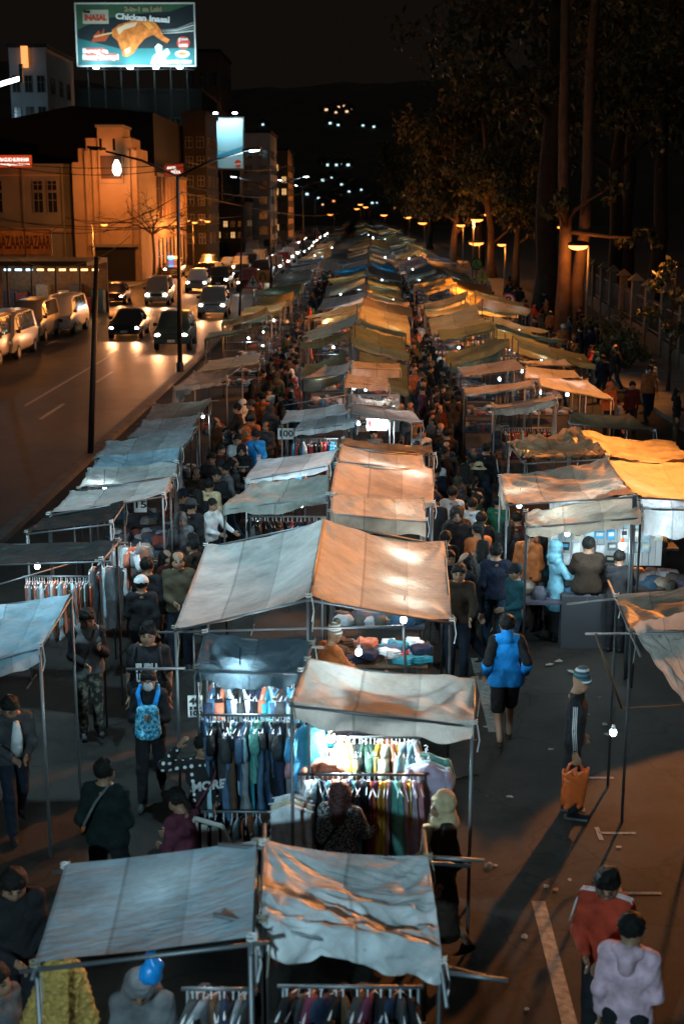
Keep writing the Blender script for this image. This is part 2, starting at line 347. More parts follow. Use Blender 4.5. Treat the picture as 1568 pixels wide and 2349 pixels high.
# the sodium lamps along the park, some of them assumed outside the frame
M_sodb = glow('sodium_lens_bright', (1.0, .30, .055), 9)
def sodium(loc, h, arm, label, power, m=M_sodium, size=.5, throw=0):
    o = empty('sodium_lamp', loc, 0, label, 'street lamp')
    b = MB(); b.tube([(0, 0, 0), (0, 0, h)], [.07, .05], 10); b.build('pole', M_poleg, o, smooth=True)
    b = MB(); b.tube([(0, 0, h), (arm * .5, 0, h + .12), (arm, 0, h + .08)], .03, 8); b.build('arm', M_poleg, o, smooth=True)
    b = MB(); b.ell((arm, 0, h + .05), (size * .62, size * .42, size * .2), 12, 6); b.build('lamp_head', M_dsteel, o, smooth=True)
    b = MB(); b.ell((arm, 0, h - .04), (size * .55, size * .36, size * .24), 12, 7); b.build('lens', m, o, smooth=True)
    if power: point('lamp_light', (arm, 0, h - .25), SOD, power, .18, o)
    if throw: spot('lamp_throw', (arm - .1, 0, h - .28), (arm - 8, -3, h - 1.6), SOD, throw, 104, .6, .18, o)
    return o
sp = P(1341, 775); lt = PY(1325, 562, sp.y)
sodium((sp.x, sp.y, 0), lt.z, lt.x - sp.x, 'bright orange sodium lamp on a thin pole in front of the lit tree trunk', 420, M_sodb, .9, 70000)
for y_, pw_ in ((29.0, 15500), (47.0, 30000)):  # unseen lamps assumed right of the frame, added for the orange light on tarps
    q = sodium((10.6 if y_ < 40 else 13.2, y_, 0), 9.2 if y_ < 40 else 10.8, -1.4, ['orange cut-off sodium lamp on a tall pole over the right pavement nearest the bridge', 'second tall cut-off sodium lamp along the right pavement'][y_ > 40], 0)
    if y_ < 40:
        spot('lamp_light', (-1.4, 0, 8.8), (-8.1, -10.0, 2.4), SOD, 22500, 50, .9, .2, q); spot('lamp_light', (-1.4, 0, 8.8), (-7.8, 4.0, 2.3), SOD, 6200, 84, .9, .2, q)
    else: spot('lamp_light', (-1.4, 0, 10.4), (-10.2, 0, 2.4), SOD, 17000, 96, .9, .2, q)
g = P(1082, 650); t = PY(1082, 502, g.y); sodium((g.x, g.y, 0), t.z, .3, 'orange sodium lamp on the pale post left of the wheelchair sign', 2200, size=1.0, throw=75000)
for i, (x, y, yb, pw) in enumerate([(1093, 555, 640, 1200), (972, 490, 560, 2400), (968, 540 - 30, 575, 0), (1120, 490, 600, 1800)]):
    g = P(x + 4, yb); t = PY(x, y, g.y)
    sodium((g.x, g.y, 0), t.z, -.3, ['low round orange lamp beside the pale post', 'far orange lamp over the end of the right stall row', 'far low orange lamp among the right trees', 'orange lamp among leaves right of the pale post'][i], pw, size=1.3, throw=[0, 100000, 0, 70000][i])
for i, (x, y, c) in enumerate([(818, 478, 0), (826, 468, 0), (838, 474, 0), (757, 491, 1)]):
    g = PY(x, y, 360 - i * 8); sodium((g.x + 1, g.y, 0), max(g.z, 3), -1, ['far orange lamp left of the market end cluster', 'far orange lamp topmost of the market end cluster', 'far orange lamp right of the market end cluster', 'far greenish amber lamp above the car queue'][i], 3000 if i == 1 else 0, size=1.3, throw=30000 if i == 1 else 0)

for i, (x, y, Y_) in enumerate([(905, 501, 290), (935, 497, 240), (1020, 528, 190), (1056, 515, 150), (1150, 560, 105), (880, 492, 330), (1285, 520, 90)]):
    if i in (0, 2): continue
    g = PY(x, y, Y_); sodium((g.x + .3, Y_, 0), max(2.5, g.z), -.3, ['small orange lamp low over the far end of the right row', 'small orange lamp under the far tree crown', 'small orange lamp beside the far lit trunk', 'small orange lamp left of the pale lamp post', 'small orange lamp between the trees left of the thick trunk', 'smallest orange lamp at the very end of the right row', 'small orange lamp among leaves left of the bright sodium lamp'][i], [600, 500, 500, 400, 250, 600, 60][i], size=[1.5, 1.3, 1.0, .9, .6, 1.6, .4][i])
# ================================================================ STALLS
T = {}
def TP(k):
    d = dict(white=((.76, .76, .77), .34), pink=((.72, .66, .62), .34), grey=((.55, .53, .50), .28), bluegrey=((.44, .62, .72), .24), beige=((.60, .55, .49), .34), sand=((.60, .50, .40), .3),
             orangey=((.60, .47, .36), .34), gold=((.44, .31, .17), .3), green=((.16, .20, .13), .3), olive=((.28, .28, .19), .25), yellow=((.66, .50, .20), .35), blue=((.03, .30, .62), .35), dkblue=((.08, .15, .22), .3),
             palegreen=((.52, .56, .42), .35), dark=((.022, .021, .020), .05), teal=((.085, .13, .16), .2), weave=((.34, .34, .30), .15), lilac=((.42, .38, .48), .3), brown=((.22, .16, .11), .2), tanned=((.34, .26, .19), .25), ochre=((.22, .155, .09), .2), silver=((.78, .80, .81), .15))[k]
    return tarp('tarp_' + k, *d, panels={'bluegrey': 3, 'grey': 3, 'beige': 3, 'white': 3, 'orangey': 3, 'sand': 3, 'gold': 2}.get(k, 2), rough=.34 if k in ('gold', 'silver', 'yellow') else .55)
def sheet(org, BL, BR, FR, FL, nu=26, nv=18, sag=.10, wr=.02, seed=0, val=0.0, vback=0.0, vside=(0, 0), edge=.04, crumple=0.0, twist=.5, valn=3, cfront=False):
    """canopy cloth hung between four corners; val = depth of the flap hanging at the front edge"""
    r = random.Random(seed); off = Vector((r.uniform(0, 90), r.uniform(0, 90), r.uniform(0, 90)))
    BL, BR, FR, FL = [Vector(p) - Vector(org) for p in (BL, BR, FR, FL)]
    Lw = (BR - BL).length; Ld = (FL - BL).length; ang = r.uniform(.3, 1.2) * (1 if r.random() < .5 else -1) * twist
    vs, uv = [], []; rows = list(range(nv + 1))
    def surf(u, v):
        p = BL.lerp(BR, u).lerp(FL.lerp(FR, u), v)
        s = 4 * u * (1 - u); t = 4 * v * (1 - v)
        z = -sag * (s * .62 + t * .38 * 1.0) * (.55 + .45 * max(s, t)) if sag else 0
        if sag: z = -sag * (s * t + .35 * s * (1 - t) + .25 * t * (1 - s))
        a, b_ = u * Lw, v * Ld
        ca, sa = math.cos(ang), math.sin(ang)
        q = Vector((a * ca + b_ * sa, (-a * sa + b_ * ca) * 3.4, 0)) * 1.1 + off
        z += wr * noise.noise(q) + wr * .6 * noise.noise(q * 2.3) + wr * .35 * noise.noise(Vector((a * 5, b_ * 9, 2)) + off)
        # pulls radiating from the tied corners
        for (cu, cv) in ((0, 0), (1, 0), (1, 1), (0, 1)):
            dx_, dy_ = (u - cu) * Lw, (v - cv) * Ld; dd = math.hypot(dx_, dy_)
            if dd < 1.1: z += wr * .9 * math.sin(math.atan2(dy_, dx_) * 13 + cu * 3 + seed) * (1.1 - dd) / 1.1 * min(1, dd * 4)
        if crumple:
            c1 = noise.noise(q * .8 + Vector((3, 1, 0))) ; c2 = 1 - abs(noise.noise(q * 1.5)) * 2
            cf = 1.0
            if cfront:
                cf = .10 + 1.1 * max(0, min(1, (v + .25 * u - .45) / .3)); dl = (u * .9 - v * .9) ; z += .022 * math.exp(-((dl + .05) / .16) ** 2) * (1 - v * .6) + .022 * math.exp(-((dl - .22) / .12) ** 2) * v
            z += cf * crumple * (c1 * .8 + c2 * .45 + .35 * (1 - abs(noise.noise(q * 3.1)) * 2))
            p = p + Vector((noise.noise(q + Vector((9, 0, 0))), noise.noise(q + Vector((0, 7, 0))), 0)) * crumple * .5 * min(1, 4 * u * (1 - u) + .3)
        return p + Vector((0, 0, z))
    for j in range(nv + 1):
        for i in range(nu + 1):
            vs.append(surf(i / nu, j / nv)); uv.append((i / nu, j / nv))
    fs = [(j * (nu + 1) + i, j * (nu + 1) + i + 1, (j + 1) * (nu + 1) + i + 1, (j + 1) * (nu + 1) + i) for j in range(nv) for i in range(nu)]
    def flap(idx, depth, out):
        prev = list(idx)
        for k in range(1, valn + 1):
            cur = []
            for n_, ii in enumerate(idx):
                p = Vector(vs[ii]); t = n_ / max(1, len(idx) - 1)
                dd = depth * k / valn * (1 + .22 * noise.noise(Vector((t * 4, seed, 3))) )
                w = out * (.03 * math.sin(t * 21 + seed) + .05 * noise.noise(Vector((t * 9, seed * 2.1, k * .5)))) * k / valn
                vs.append(p + w + Vector((0, 0, -dd)) + out * .02); uv.append((uv[ii][0], uv[ii][1] + (.03 * k))); cur.append(len(vs) - 1)
            for n_ in range(len(idx) - 1): fs.append((prev[n_], prev[n_ + 1], cur[n_ + 1], cur[n_]))
            prev = cur
    fd = ((FL - BL) + (FR - BR)).normalized(); sd = ((BR - BL) + (FR - FL)).normalized()
    if val: flap([nv * (nu + 1) + i for i in range(nu + 1)], val, fd)
    if vback: flap([i for i in range(nu + 1)][::-1], vback, -fd)
    if vside[0]: flap([j * (nu + 1) for j in range(nv + 1)], vside[0], -sd)
    if vside[1]: flap([j * (nu + 1) + nu for j in range(nv + 1)][::-1], vside[1], sd)
    me = bpy.data.meshes.new('canopy'); me.from_pydata([tuple(v) for v in vs], [], fs); me.update()
    ul = me.uv_layers.new(name='UVMap'); li = np.empty(len(me.loops), dtype=np.int32); me.loops.foreach_get('vertex_index', li)
    ul.data.foreach_set('uv', np.array(uv, dtype=np.float32)[li].ravel())
    return me
def stall(corners, tk, label, group=None, seed=0, posts=True, rails=True, name='market_stall', px=True, extra_rail=0.0, bars=(1, 1, 1, 1), **kw):
    cs = [P(*c) if px else Vector(c) for c in corners]
    ctr = sum(cs, Vector()) / 4; org = Vector((ctr.x, ctr.y, 0))
    o = empty(name, org, 0, label, 'market stall', group)
    link('canopy', sheet(org, *cs, seed=seed, **kw), TP(tk), o, True)
    for i_, c in enumerate(cs):      # cord tied round the pipe at each corner
        q = c - org; b = MB(); b.tube([q + Vector((.03 * math.cos(a), .03 * math.sin(a), -.03 + .004 * a)) for a in [k * .9 for k in range(15)]], .006, 4); b.tube([q + Vector((.03, 0, -.03)), q + Vector((.05, -.03, -.16)), q + Vector((.03, -.05, -.26 - .1 * (i_ % 2)))], .005, 4); b.build('tie_cord', M_rope if i_ % 2 else M_white, o)
    if posts:
        for c in cs:
            q = c - org; q = Vector((q.x * .985, q.y * .985, q.z)); b = MB(); b.tube([(q.x, q.y, 0), (q.x, q.y, q.z - .012)], .017, 6); b.build('post', M_steel if seed % 3 else M_dsteel, o, smooth=True)
    if rails:
        for k in range(4):
            if not bars[k]: continue
            a, c = cs[k] - org, cs[(k + 1) % 4] - org; d = (c - a).normalized() * extra_rail
            b = MB(); b.tube([a - d + Vector((0, 0, -.05)), c + d + Vector((0, 0, -.05))], .014, 6); b.build('rail', M_steel, o, smooth=True)
    return o
BULB_ME = {}
def bulb(p, label, m=None, cord=.22, r=.036, group=None, cap=None, watt=34):
    m = m or M_bulb; o = empty('light_bulb', p, 0, label, 'light bulb', group)
    k = (m.name, r, cap)
    if k not in BULB_ME:
        b = MB(); b.ell((0, 0, 0), (r, r, r * 1.15), 10, 7); g = b.mesh('bulb_glass'); g.materials.append(m); g.polygons.foreach_set('use_smooth', [True] * len(g.polygons))
        b = MB(); b.tube([(0, 0, r * 1.02), (0, 0, r * 2.3)], [r * .7, r * .45], 8); s = b.mesh('bulb_socket'); s.materials.append(mat('socket_' + (cap or 'white'), {'orange': (.75, .12, .02), None: (.6, .6, .6)}[cap], .5)); BULB_ME[k] = (g, s)
    g, s = BULB_ME[k]; link('bulb_glass', g, None, o); link('socket', s, None, o)
    if watt: point('bulb_light', (0, 0, 0), COOL, watt, r * 1.4, o)
    if cord:
        b = MB(); b.tube([(0, 0, r * 2.3), (.01, .005, r * 2.3 + cord)], .004, 4); b.build('cord', M_black, o)
    return o
ZR, ZE = 2.6, 2.15
st = {}
# ---- middle row, from the bridge outwards
st['C1L'] = stall([(150, 1983, 2.15), (588, 1928, 2.5), (578, 2148, 2.5), (80, 2208, 2.15)], 'bluegrey', 'stall with a smooth blue-grey tarp of three panels nearest the bridge', seed=1, wr=.006, sag=.03, extra_rail=.1)
st['C1R'] = stall([(605, 1930, 2.52), (980, 1963, 2.32), (1012, 2200, 2.05), (600, 2105, 2.46)], 'silver', 'stall with a crumpled silvery white sheet nearest the bridge', seed=12, nu=90, nv=70, wr=.012, crumple=.10, cfront=True, sag=.10, val=.22, valn=8, extra_rail=.30)
st['C2L'] = stall([(470, 1447, 2.38), (715, 1472, 2.36), (690, 1535, 2.2), (450, 1528, 2.22)], 'teal', 'small stall under a drooping dark teal tarp with crowded clothes rails', seed=3, wr=.03, sag=.1, val=.16, vside=(.2, 0), extra_rail=.12)
st['C2R'] = stall([(705, 1510, 2.5), (1088, 1555, 2.3), (1086, 1655, 2.2), (665, 1606, 2.45)], 'beige', 'stall with a beige tarp and white front flap over the brightly lit clothes racks', seed=4, wr=.03, sag=.10, val=.17, nu=40, nv=24)
st['C3L'] = stall([(472, 1248, 2.2), (740, 1190, 2.75), (708, 1365, 2.75), (400, 1437, 2.2)], 'grey', 'large gable stall slope of smooth grey tarp left of the ridge', seed=5, wr=.016, sag=.2, nu=44, nv=36)
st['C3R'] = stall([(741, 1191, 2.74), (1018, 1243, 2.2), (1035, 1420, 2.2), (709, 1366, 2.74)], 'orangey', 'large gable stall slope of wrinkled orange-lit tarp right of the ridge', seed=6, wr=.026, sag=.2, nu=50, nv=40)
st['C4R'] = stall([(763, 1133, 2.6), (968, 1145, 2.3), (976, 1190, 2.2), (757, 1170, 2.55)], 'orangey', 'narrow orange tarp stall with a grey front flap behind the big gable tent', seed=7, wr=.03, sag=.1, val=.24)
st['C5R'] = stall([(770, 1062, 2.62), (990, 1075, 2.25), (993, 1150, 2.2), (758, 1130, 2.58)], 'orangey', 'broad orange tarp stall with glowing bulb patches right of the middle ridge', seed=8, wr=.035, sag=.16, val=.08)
st['C5L'] = stall([(578, 1105, 2.15), (752, 1088, 2.5), (752, 1132, 2.45), (512, 1162, 2.05)], 'weave', 'stall with a saggy olive grey woven sheet left of the middle ridge', seed=9, wr=.05, sag=.12, val=.16, crumple=.03)
st['C6L'] = stall([(592, 1052, 2.2), (775, 1030, 2.5), (752, 1062, 2.55), (562, 1097, 2.15)], 'white', 'stall with a long white tarp and hanging front edge by the woven sheet', seed=10, wr=.025, sag=.08, val=.10)
st['C6R'] = stall([(782, 1022, 2.6), (968, 1043, 2.3), (974, 1073, 2.25), (775, 1052, 2.58)], 'sand', 'sand coloured tarp stall with one bright end panel', seed=11, wr=.03, sag=.1, val=.08)
st['C6Rb'] = stall([(786, 1004, 2.62), (985, 1022, 2.36), (996, 1040, 2.3), (782, 1019, 2.6)], 'brown', 'narrow brown tarp stall behind the sand coloured one', seed=13, wr=.03, sag=.12)
st['C7L'] = stall([(658, 943, 2.2), (788, 927, 2.55), (795, 944, 2.55), (645, 966, 2.15)], 'white', 'flat white awning stall beside the man in the blue shirt', seed=14, wr=.015, sag=.05, val=.05)
st['C7La'] = stall([(690, 966, 2.2), (812, 947, 2.5), (816, 965, 2.5), (675, 984, 2.15)], 'white', 'small white awning stall with the 100 price board and T-shirts', seed=15, wr=.02, sag=.06, val=.14, vside=(0, .3))
st['C7R'] = stall([(806, 926, 2.6), (945, 942, 2.25), (966, 966, 2.15), (803, 945, 2.58)], 'pink', 'pale pink awning stall with the 250 price sign and bright lamps', seed=16, wr=.02, sag=.05, val=.05)
st['C7Rb'] = stall([(806, 902, 2.75), (895, 918, 2.45), (905, 930, 2.35), (806, 922, 2.6)], 'pink', 'peaked white and orange lit tarp stall behind the 250 price sign', seed=17, wr=.06, crumple=.06, sag=.1)
st['C8L'] = stall([(745, 838, 2.15), (802, 828, 2.55), (798, 852, 2.55), (693, 866, 2.1)], 'pink', 'pinkish white awning stall with curved sagging edge left of the ridge', seed=18, wr=.02, sag=.2)
st['C8R'] = stall([(808, 828, 2.55), (915, 834, 2.3), (916, 845, 2.25), (806, 840, 2.52)], 'pink', 'pinkish white awning stall just in front of the green tarps', seed=19, wr=.02, sag=.05, val=.26)
st['C8Rb'] = stall([(796, 859, 2.5), (888, 869, 2.25), (890, 882, 2.2), (790, 872, 2.48)], 'pink', 'pinkish white awning stall with a bulb below its torn edge', seed=20, wr=.03, sag=.06, val=.18)
# ---- right row
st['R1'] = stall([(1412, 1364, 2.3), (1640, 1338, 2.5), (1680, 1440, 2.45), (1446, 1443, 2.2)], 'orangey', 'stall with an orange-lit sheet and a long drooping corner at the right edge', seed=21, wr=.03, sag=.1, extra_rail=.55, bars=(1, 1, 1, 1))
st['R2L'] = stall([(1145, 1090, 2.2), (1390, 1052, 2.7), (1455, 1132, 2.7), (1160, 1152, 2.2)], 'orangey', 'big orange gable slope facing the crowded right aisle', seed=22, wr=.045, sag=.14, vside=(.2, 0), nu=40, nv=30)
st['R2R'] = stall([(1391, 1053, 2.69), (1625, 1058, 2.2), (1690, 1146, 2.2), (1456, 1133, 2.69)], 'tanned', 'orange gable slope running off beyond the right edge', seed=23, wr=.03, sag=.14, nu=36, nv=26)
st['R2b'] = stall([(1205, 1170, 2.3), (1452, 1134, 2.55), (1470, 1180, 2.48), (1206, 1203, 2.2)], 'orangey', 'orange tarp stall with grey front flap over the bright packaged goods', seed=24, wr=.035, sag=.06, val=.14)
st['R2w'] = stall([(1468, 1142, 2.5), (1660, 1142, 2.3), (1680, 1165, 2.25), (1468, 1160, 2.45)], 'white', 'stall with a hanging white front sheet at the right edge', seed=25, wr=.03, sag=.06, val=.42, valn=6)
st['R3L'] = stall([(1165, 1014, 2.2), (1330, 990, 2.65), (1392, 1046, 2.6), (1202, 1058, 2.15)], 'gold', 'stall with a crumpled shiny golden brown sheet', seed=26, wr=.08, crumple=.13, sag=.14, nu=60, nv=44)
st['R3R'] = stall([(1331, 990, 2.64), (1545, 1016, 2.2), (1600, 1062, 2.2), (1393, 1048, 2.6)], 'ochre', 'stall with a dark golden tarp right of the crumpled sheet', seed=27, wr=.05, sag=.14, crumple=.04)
st['R4L'] = stall([(1128, 925, 2.25), (1270, 904, 2.5), (1274, 912, 2.5), (1132, 934, 2.25)], 'sand', 'stall with a curved cream awning and a long side flap', seed=28, wr=.02, sag=.22, val=.16, vside=(0, .9))
st['R4R'] = stall([(1310, 942, 2.5), (1440, 950, 2.25), (1500, 986, 2.1), (1304, 966, 2.4)], 'gold', 'low flat yellow tarp stall right of the cream awning', seed=29, wr=.04, sag=.1)
st['R5L'] = stall([(1062, 889, 2.2), (1218, 872, 2.55), (1222, 884, 2.55), (1066, 906, 2.15)], 'pink', 'stall with a long pale orange awning facing the right aisle', seed=30, wr=.012, sag=.05, val=.05)
st['R5R'] = stall([(1236, 864, 2.6), (1345, 870, 2.35), (1402, 914, 2.1), (1236, 882, 2.55)], 'pink', 'pale orange awning stall with dark underside beside the orange hoodie', seed=31, wr=.03, sag=.08)
st['R6L'] = stall([(1050, 843, 2.2), (1180, 823, 2.6), (1205, 846, 2.55), (1062, 862, 2.15)], 'pink', 'pale orange gable stall below the dark green tarps', seed=32, wr=.015, sag=.05)
st['R6R'] = stall([(1192, 828, 2.55), (1330, 820, 2.35), (1342, 836, 2.2), (1216, 834, 2.5)], 'pink', 'thin pale orange awning stall at the right end of the peach section', seed=33, wr=.02, sag=.1)
st['R6b'] = stall([(1206, 840, 2.55), (1315, 850, 2.3), (1332, 866, 2.2), (1202, 868, 2.5)], 'pink', 'peach tarp stall slope between the two pale awnings', seed=34, wr=.012, sag=.05)
# ---- left row along the kerb
st['L1'] = stall([(-60, 1388, 2.2), (165, 1357, 2.35), (92, 1478, 2.3), (-110, 1525, 2.1)], 'bluegrey', 'bluish white sheet stall with torn corner at the left edge', seed=41, wr=.03, sag=.12, val=.18)
st['L2'] = stall([(-40, 1243, 2.1), (270, 1237, 2.3), (232, 1280, 2.25), (-70, 1290, 2.05)], 'dark', 'dark tarp stall with a rail of skirts at the left edge', seed=42, wr=.03, sag=.08, extra_rail=.15)
st['L3'] = stall([(165, 1128, 2.1), (392, 1090, 2.3), (375, 1132, 2.25), (113, 1175, 2.05)], 'grey', 'grey tarp stall with a glowing bulb patch beside the dark one', seed=43, wr=.03, sag=.08, vside=(0, .1))
st['L3b'] = stall([(110, 1178, 2.0), (285, 1150, 2.15), (255, 1195, 2.1), (60, 1218, 1.95)], 'dark', 'low dark tarp stall tucked under the grey one', seed=44, wr=.03, sag=.05)
st['L4'] = stall([(205, 1075, 2.1), (406, 1060, 2.3), (402, 1090, 2.25), (180, 1118, 2.05)], 'grey', 'light grey tarp stall third in from the dark stalls of the kerb row', seed=45, wr=.04, sag=.1)
st['L5'] = stall([(232, 1046, 2.1), (412, 1026, 2.3), (406, 1058, 2.25), (200, 1086, 2.05)], 'bluegrey', 'blue-grey tarp stall with dark creases in the kerb row', seed=46, wr=.05, sag=.12)
st['L6'] = stall([(246, 1014, 2.1), (452, 978, 2.35), (416, 1028, 2.25), (216, 1050, 2.05)], 'white', 'long white tarp stall with a diagonal fold in the kerb row', seed=47, wr=.05, sag=.1, crumple=.03)
st['L7'] = stall([(330, 964, 2.1), (462, 946, 2.3), (437, 980, 2.25), (296, 1002, 2.05)], 'white', 'whitish tarp stall beside the small blue lamp stand', seed=48, wr=.04, sag=.1)
st['L8'] = stall([(355, 925, 2.1), (480, 915, 2.3), (457, 948, 2.25), (328, 966, 2.05)], 'weave', 'pale grey tarp stall with two lit patches in the kerb row', seed=49, wr=.04, sag=.08, extra_rail=.25)
st['L9'] = stall([(445, 852, 2.15), (556, 836, 2.35), (520, 862, 2.3), (398, 886, 2.1)], 'weave', 'pale green tarp stall with a drooping flap at the kerb', seed=50, wr=.04, sag=.2, val=.12, vside=(.5, 0))
st['L10'] = stall([(480, 828, 2.15), (596, 808, 2.35), (592, 828, 2.3), (445, 856, 2.1)], 'palegreen', 'flat sage green tarp stall just before the dark green section at the kerb', seed=51, wr=.02, sag=.05, val=.06)
# ---- the rest of the market, section by section
SEC = {  # row: [(from, colour key, words)]
 'L': [(43, 'green', 'dark green'), (55, 'yellow', 'yellow'), (66, 'palegreen', 'sage green'), (84, 'dkblue', 'dark blue'), (118, 'yellow', 'amber'), (135, 'palegreen', 'grey-green'), (190, 'olive', 'olive')],
 'CL': [(35.5, 'green', 'dark green'), (46, 'yellow', 'yellow'), (57, 'white', 'whitish'), (66, 'palegreen', 'sage green'), (84, 'blue', 'bright blue'), (97, 'dkblue', 'dark blue'), (126, 'orangey', 'orange'), (138, 'green', 'dark green'), (190, 'olive', 'olive')],
 'CR': [(35.0, 'green', 'dark green'), (46, 'yellow', 'yellow'), (66, 'palegreen', 'sage green'), (84, 'blue', 'bright blue'), (97, 'dkblue', 'dark blue'), (126, 'orangey', 'orange'), (138, 'green', 'dark green'), (190, 'olive', 'olive')],
 'RL': [(37, 'green', 'dark green'), (50, 'yellow', 'yellow'), (72, 'sand', 'cream'), (84, 'lilac', 'lilac grey'), (112, 'palegreen', 'grey-green'), (190, 'olive', 'olive')],
 'RR': [(37, 'green', 'dark green'), (50, 'yellow', 'yellow'), (72, 'sand', 'cream'), (84, 'pink', 'pinkish'), (112, 'palegreen', 'grey-green'), (190, 'olive', 'olive')],
}
ROWX = {'L': (-5.1, 2.12, -3.3, 2.42), 'CL': (-2.45, 2.1, -.62, 2.6), 'CR': (-.56, 2.6, 1.15, 2.15), 'RL': (2.3, 2.15, 4.0, 2.62), 'RR': (4.06, 2.62, 6.2, 2.1)}
ROWN = {'L': 'kerb row', 'CL': 'middle row facing the left aisle', 'CR': 'middle row facing the right aisle', 'RL': 'right row facing the crowded aisle', 'RR': 'right row facing the park'}
PROTO = []      # shared canopy / frame shapes for the many further stalls
M_goods = [mat('goods_%d' % i, c, .8, var=.3, scale=9) for i, c in enumerate([(.05, .05, .07), (.2, .04, .03), (.03, .09, .16), (.25, .2, .15), (.06, .05, .04), (.35, .35, .36)])]
def goods_mesh(w, d, rr):
    b = MB()
    b.box(-w / 2, -d / 2, .68, w / 2, d / 2, .72, 0)
    for k in range(26):
        x, y = rr.uniform(-w / 2 + .1, w / 2 - .1), rr.uniform(-d / 2 + .1, d / 2 - .1); a = rr.uniform(0, 3)
        M = Matrix.Translation((x, y, .72)) @ Matrix.Rotation(a, 4, 'Z'); hh = rr.uniform(.03, .10); b.ell((0, 0, 0), (.15, .11, hh), 8, 6, rr.randrange(6), None) if False else b.add([M @ Vector((x_ * (1 + .1 * rr.uniform(-1, 1)), y_ * (1 + .1 * rr.uniform(-1, 1)), z_)) for z_, s_ in ((.002, 1), (hh, 1.06), (hh * 1.7, .72)) for x_, y_ in ((-.14 * s_, -.06 * s_), (-.09 * s_, -.1 * s_), (.09 * s_, -.1 * s_), (.14 * s_, -.06 * s_), (.14 * s_, .06 * s_), (.09 * s_, .1 * s_), (-.09 * s_, .1 * s_), (-.14 * s_, .06 * s_))], [(i_, (i_ + 1) % 8, (i_ + 1) % 8 + 8, i_ + 8) for i_ in range(8)] + [(i_ + 8, (i_ + 1) % 8 + 8, (i_ + 1) % 8 + 16, i_ + 16) for i_ in range(8)] + [tuple(range(16, 24))], rr.randrange(6))
    return b
def ridge(Y): return float(np.interp(Y, [25, 38, 57, 77, 95, 150, 220, 300, 480], [-.6, -.25, .12, .3, .45, 1.0, 1.0, .7, .3]))
def rowx(row, Y):
    x0, z0, x1, z1 = ROWX[row]; r = ridge(Y); w = float(np.interp(Y, [36, 55], [0, 1]))
    if row == 'CL': return (r - 1.35 - .6 * w, z0, r - .03, z1)
    if row == 'CR': return (r + .03, z0, r + 1.62 + .33 * w, z1)
    if row in ('RL', 'RR'): s = float(np.interp(Y, [36, 60, 100, 200], [.25, .6, .9, .9])); return (x0 + s, z0, x1 + s, z1)
    return (x0, z0, x1 + .1, z1)
def far_stall(row, Y, dpt, tk, words, rr, full=True):
    x0, z0, x1, z1 = rowx(row, Y); j = lambda a: rr.uniform(-a, a)
    sl = .3 * (1 if row in ('L', 'CL', 'RL') else -1)
    sk = j(.25); up = rr.uniform(-.22, .3); tl = rr.choice([rr.uniform(-.6, -.3), rr.uniform(-.2, .15), rr.uniform(.1, .45)]); x0 += j(.28) - .05; x1 += j(.18); z0 += up + j(.1); z1 += up + j(.1)
    if row == 'CL': x1 = min(x1, ridge(Y) - .02)
    if row == 'CR': x0 = max(x0, ridge(Y) + .02)
    if row == 'RL': x1 = min(x1, rowx('RL', Y)[2])
    if row == 'RR': x0 = max(x0, rowx('RR', Y)[0])
    BL = Vector((x0 + j(.12), Y + dpt + j(.1) + sk, z0 + j(.07))); BR = Vector((x1 + j(.05), Y + dpt + j(.1) - sk, z1 + j(.06))); FR = Vector((x1 + j(.05), Y + j(.1) - sk, z1 + j(.06) + tl)); FL = Vector((x0 + j(.2), Y + j(.15) + sk, z0 + j(.09) + tl))
    if row in ('CR', 'RR'):
        pass
    org = Vector(((x0 + x1) / 2, Y + dpt / 2, 0))
    o = empty('market_stall', org, 0, {'near': f'{words[:-5]} tarp stall behind the pale awnings, {ROWN[row]}', 'mid': f'{words[:-4]} tarp stall around the blue section of the {ROWN[row]}', 'far': f'{words[:-4]} tarp stall far up the street in the {ROWN[row]}'}[words.split()[-1]] if words.split()[-1] in ('near', 'mid', 'far') else words, 'market stall', f'{words} stalls of the {ROWN[row]}')
    n = (14, 10) if Y < 90 else (8, 6) if Y < 150 else (5, 3)
    link('canopy', sheet(org, BL, BR, FR, FL, n[0], n[1], sag=rr.uniform(.06, .2), wr=.05 if Y < 100 else .07, seed=rr.randrange(999), val=rr.choice([0, .08, .15, .2]), valn=2), TP(tk), o, True)
    if full:
        for c in (BL, BR, FR, FL):
            q = c - org; b = MB(); b.tube([(q.x * .97, q.y * .97, 0), (q.x * .97, q.y * .97, q.z - .02)], .02, 5); b.build('post', M_dsteel, o)
        g = goods_mesh((x1 - x0) * .8, dpt * .5, rr); gb = g.build('counter', M_goods, o, fix=False)
        # a rail of dark clothes at the front
        b = MB(); b.tube([((x0 - org.x) * .9, -dpt / 2 + .12, 1.62), ((x1 - org.x) * .9, -dpt / 2 + .12, 1.62)], .015, 5); b.build('clothes_rail', M_steel, o)
    return o
rr = random.Random(11); n_far = 0; FARBULB = []
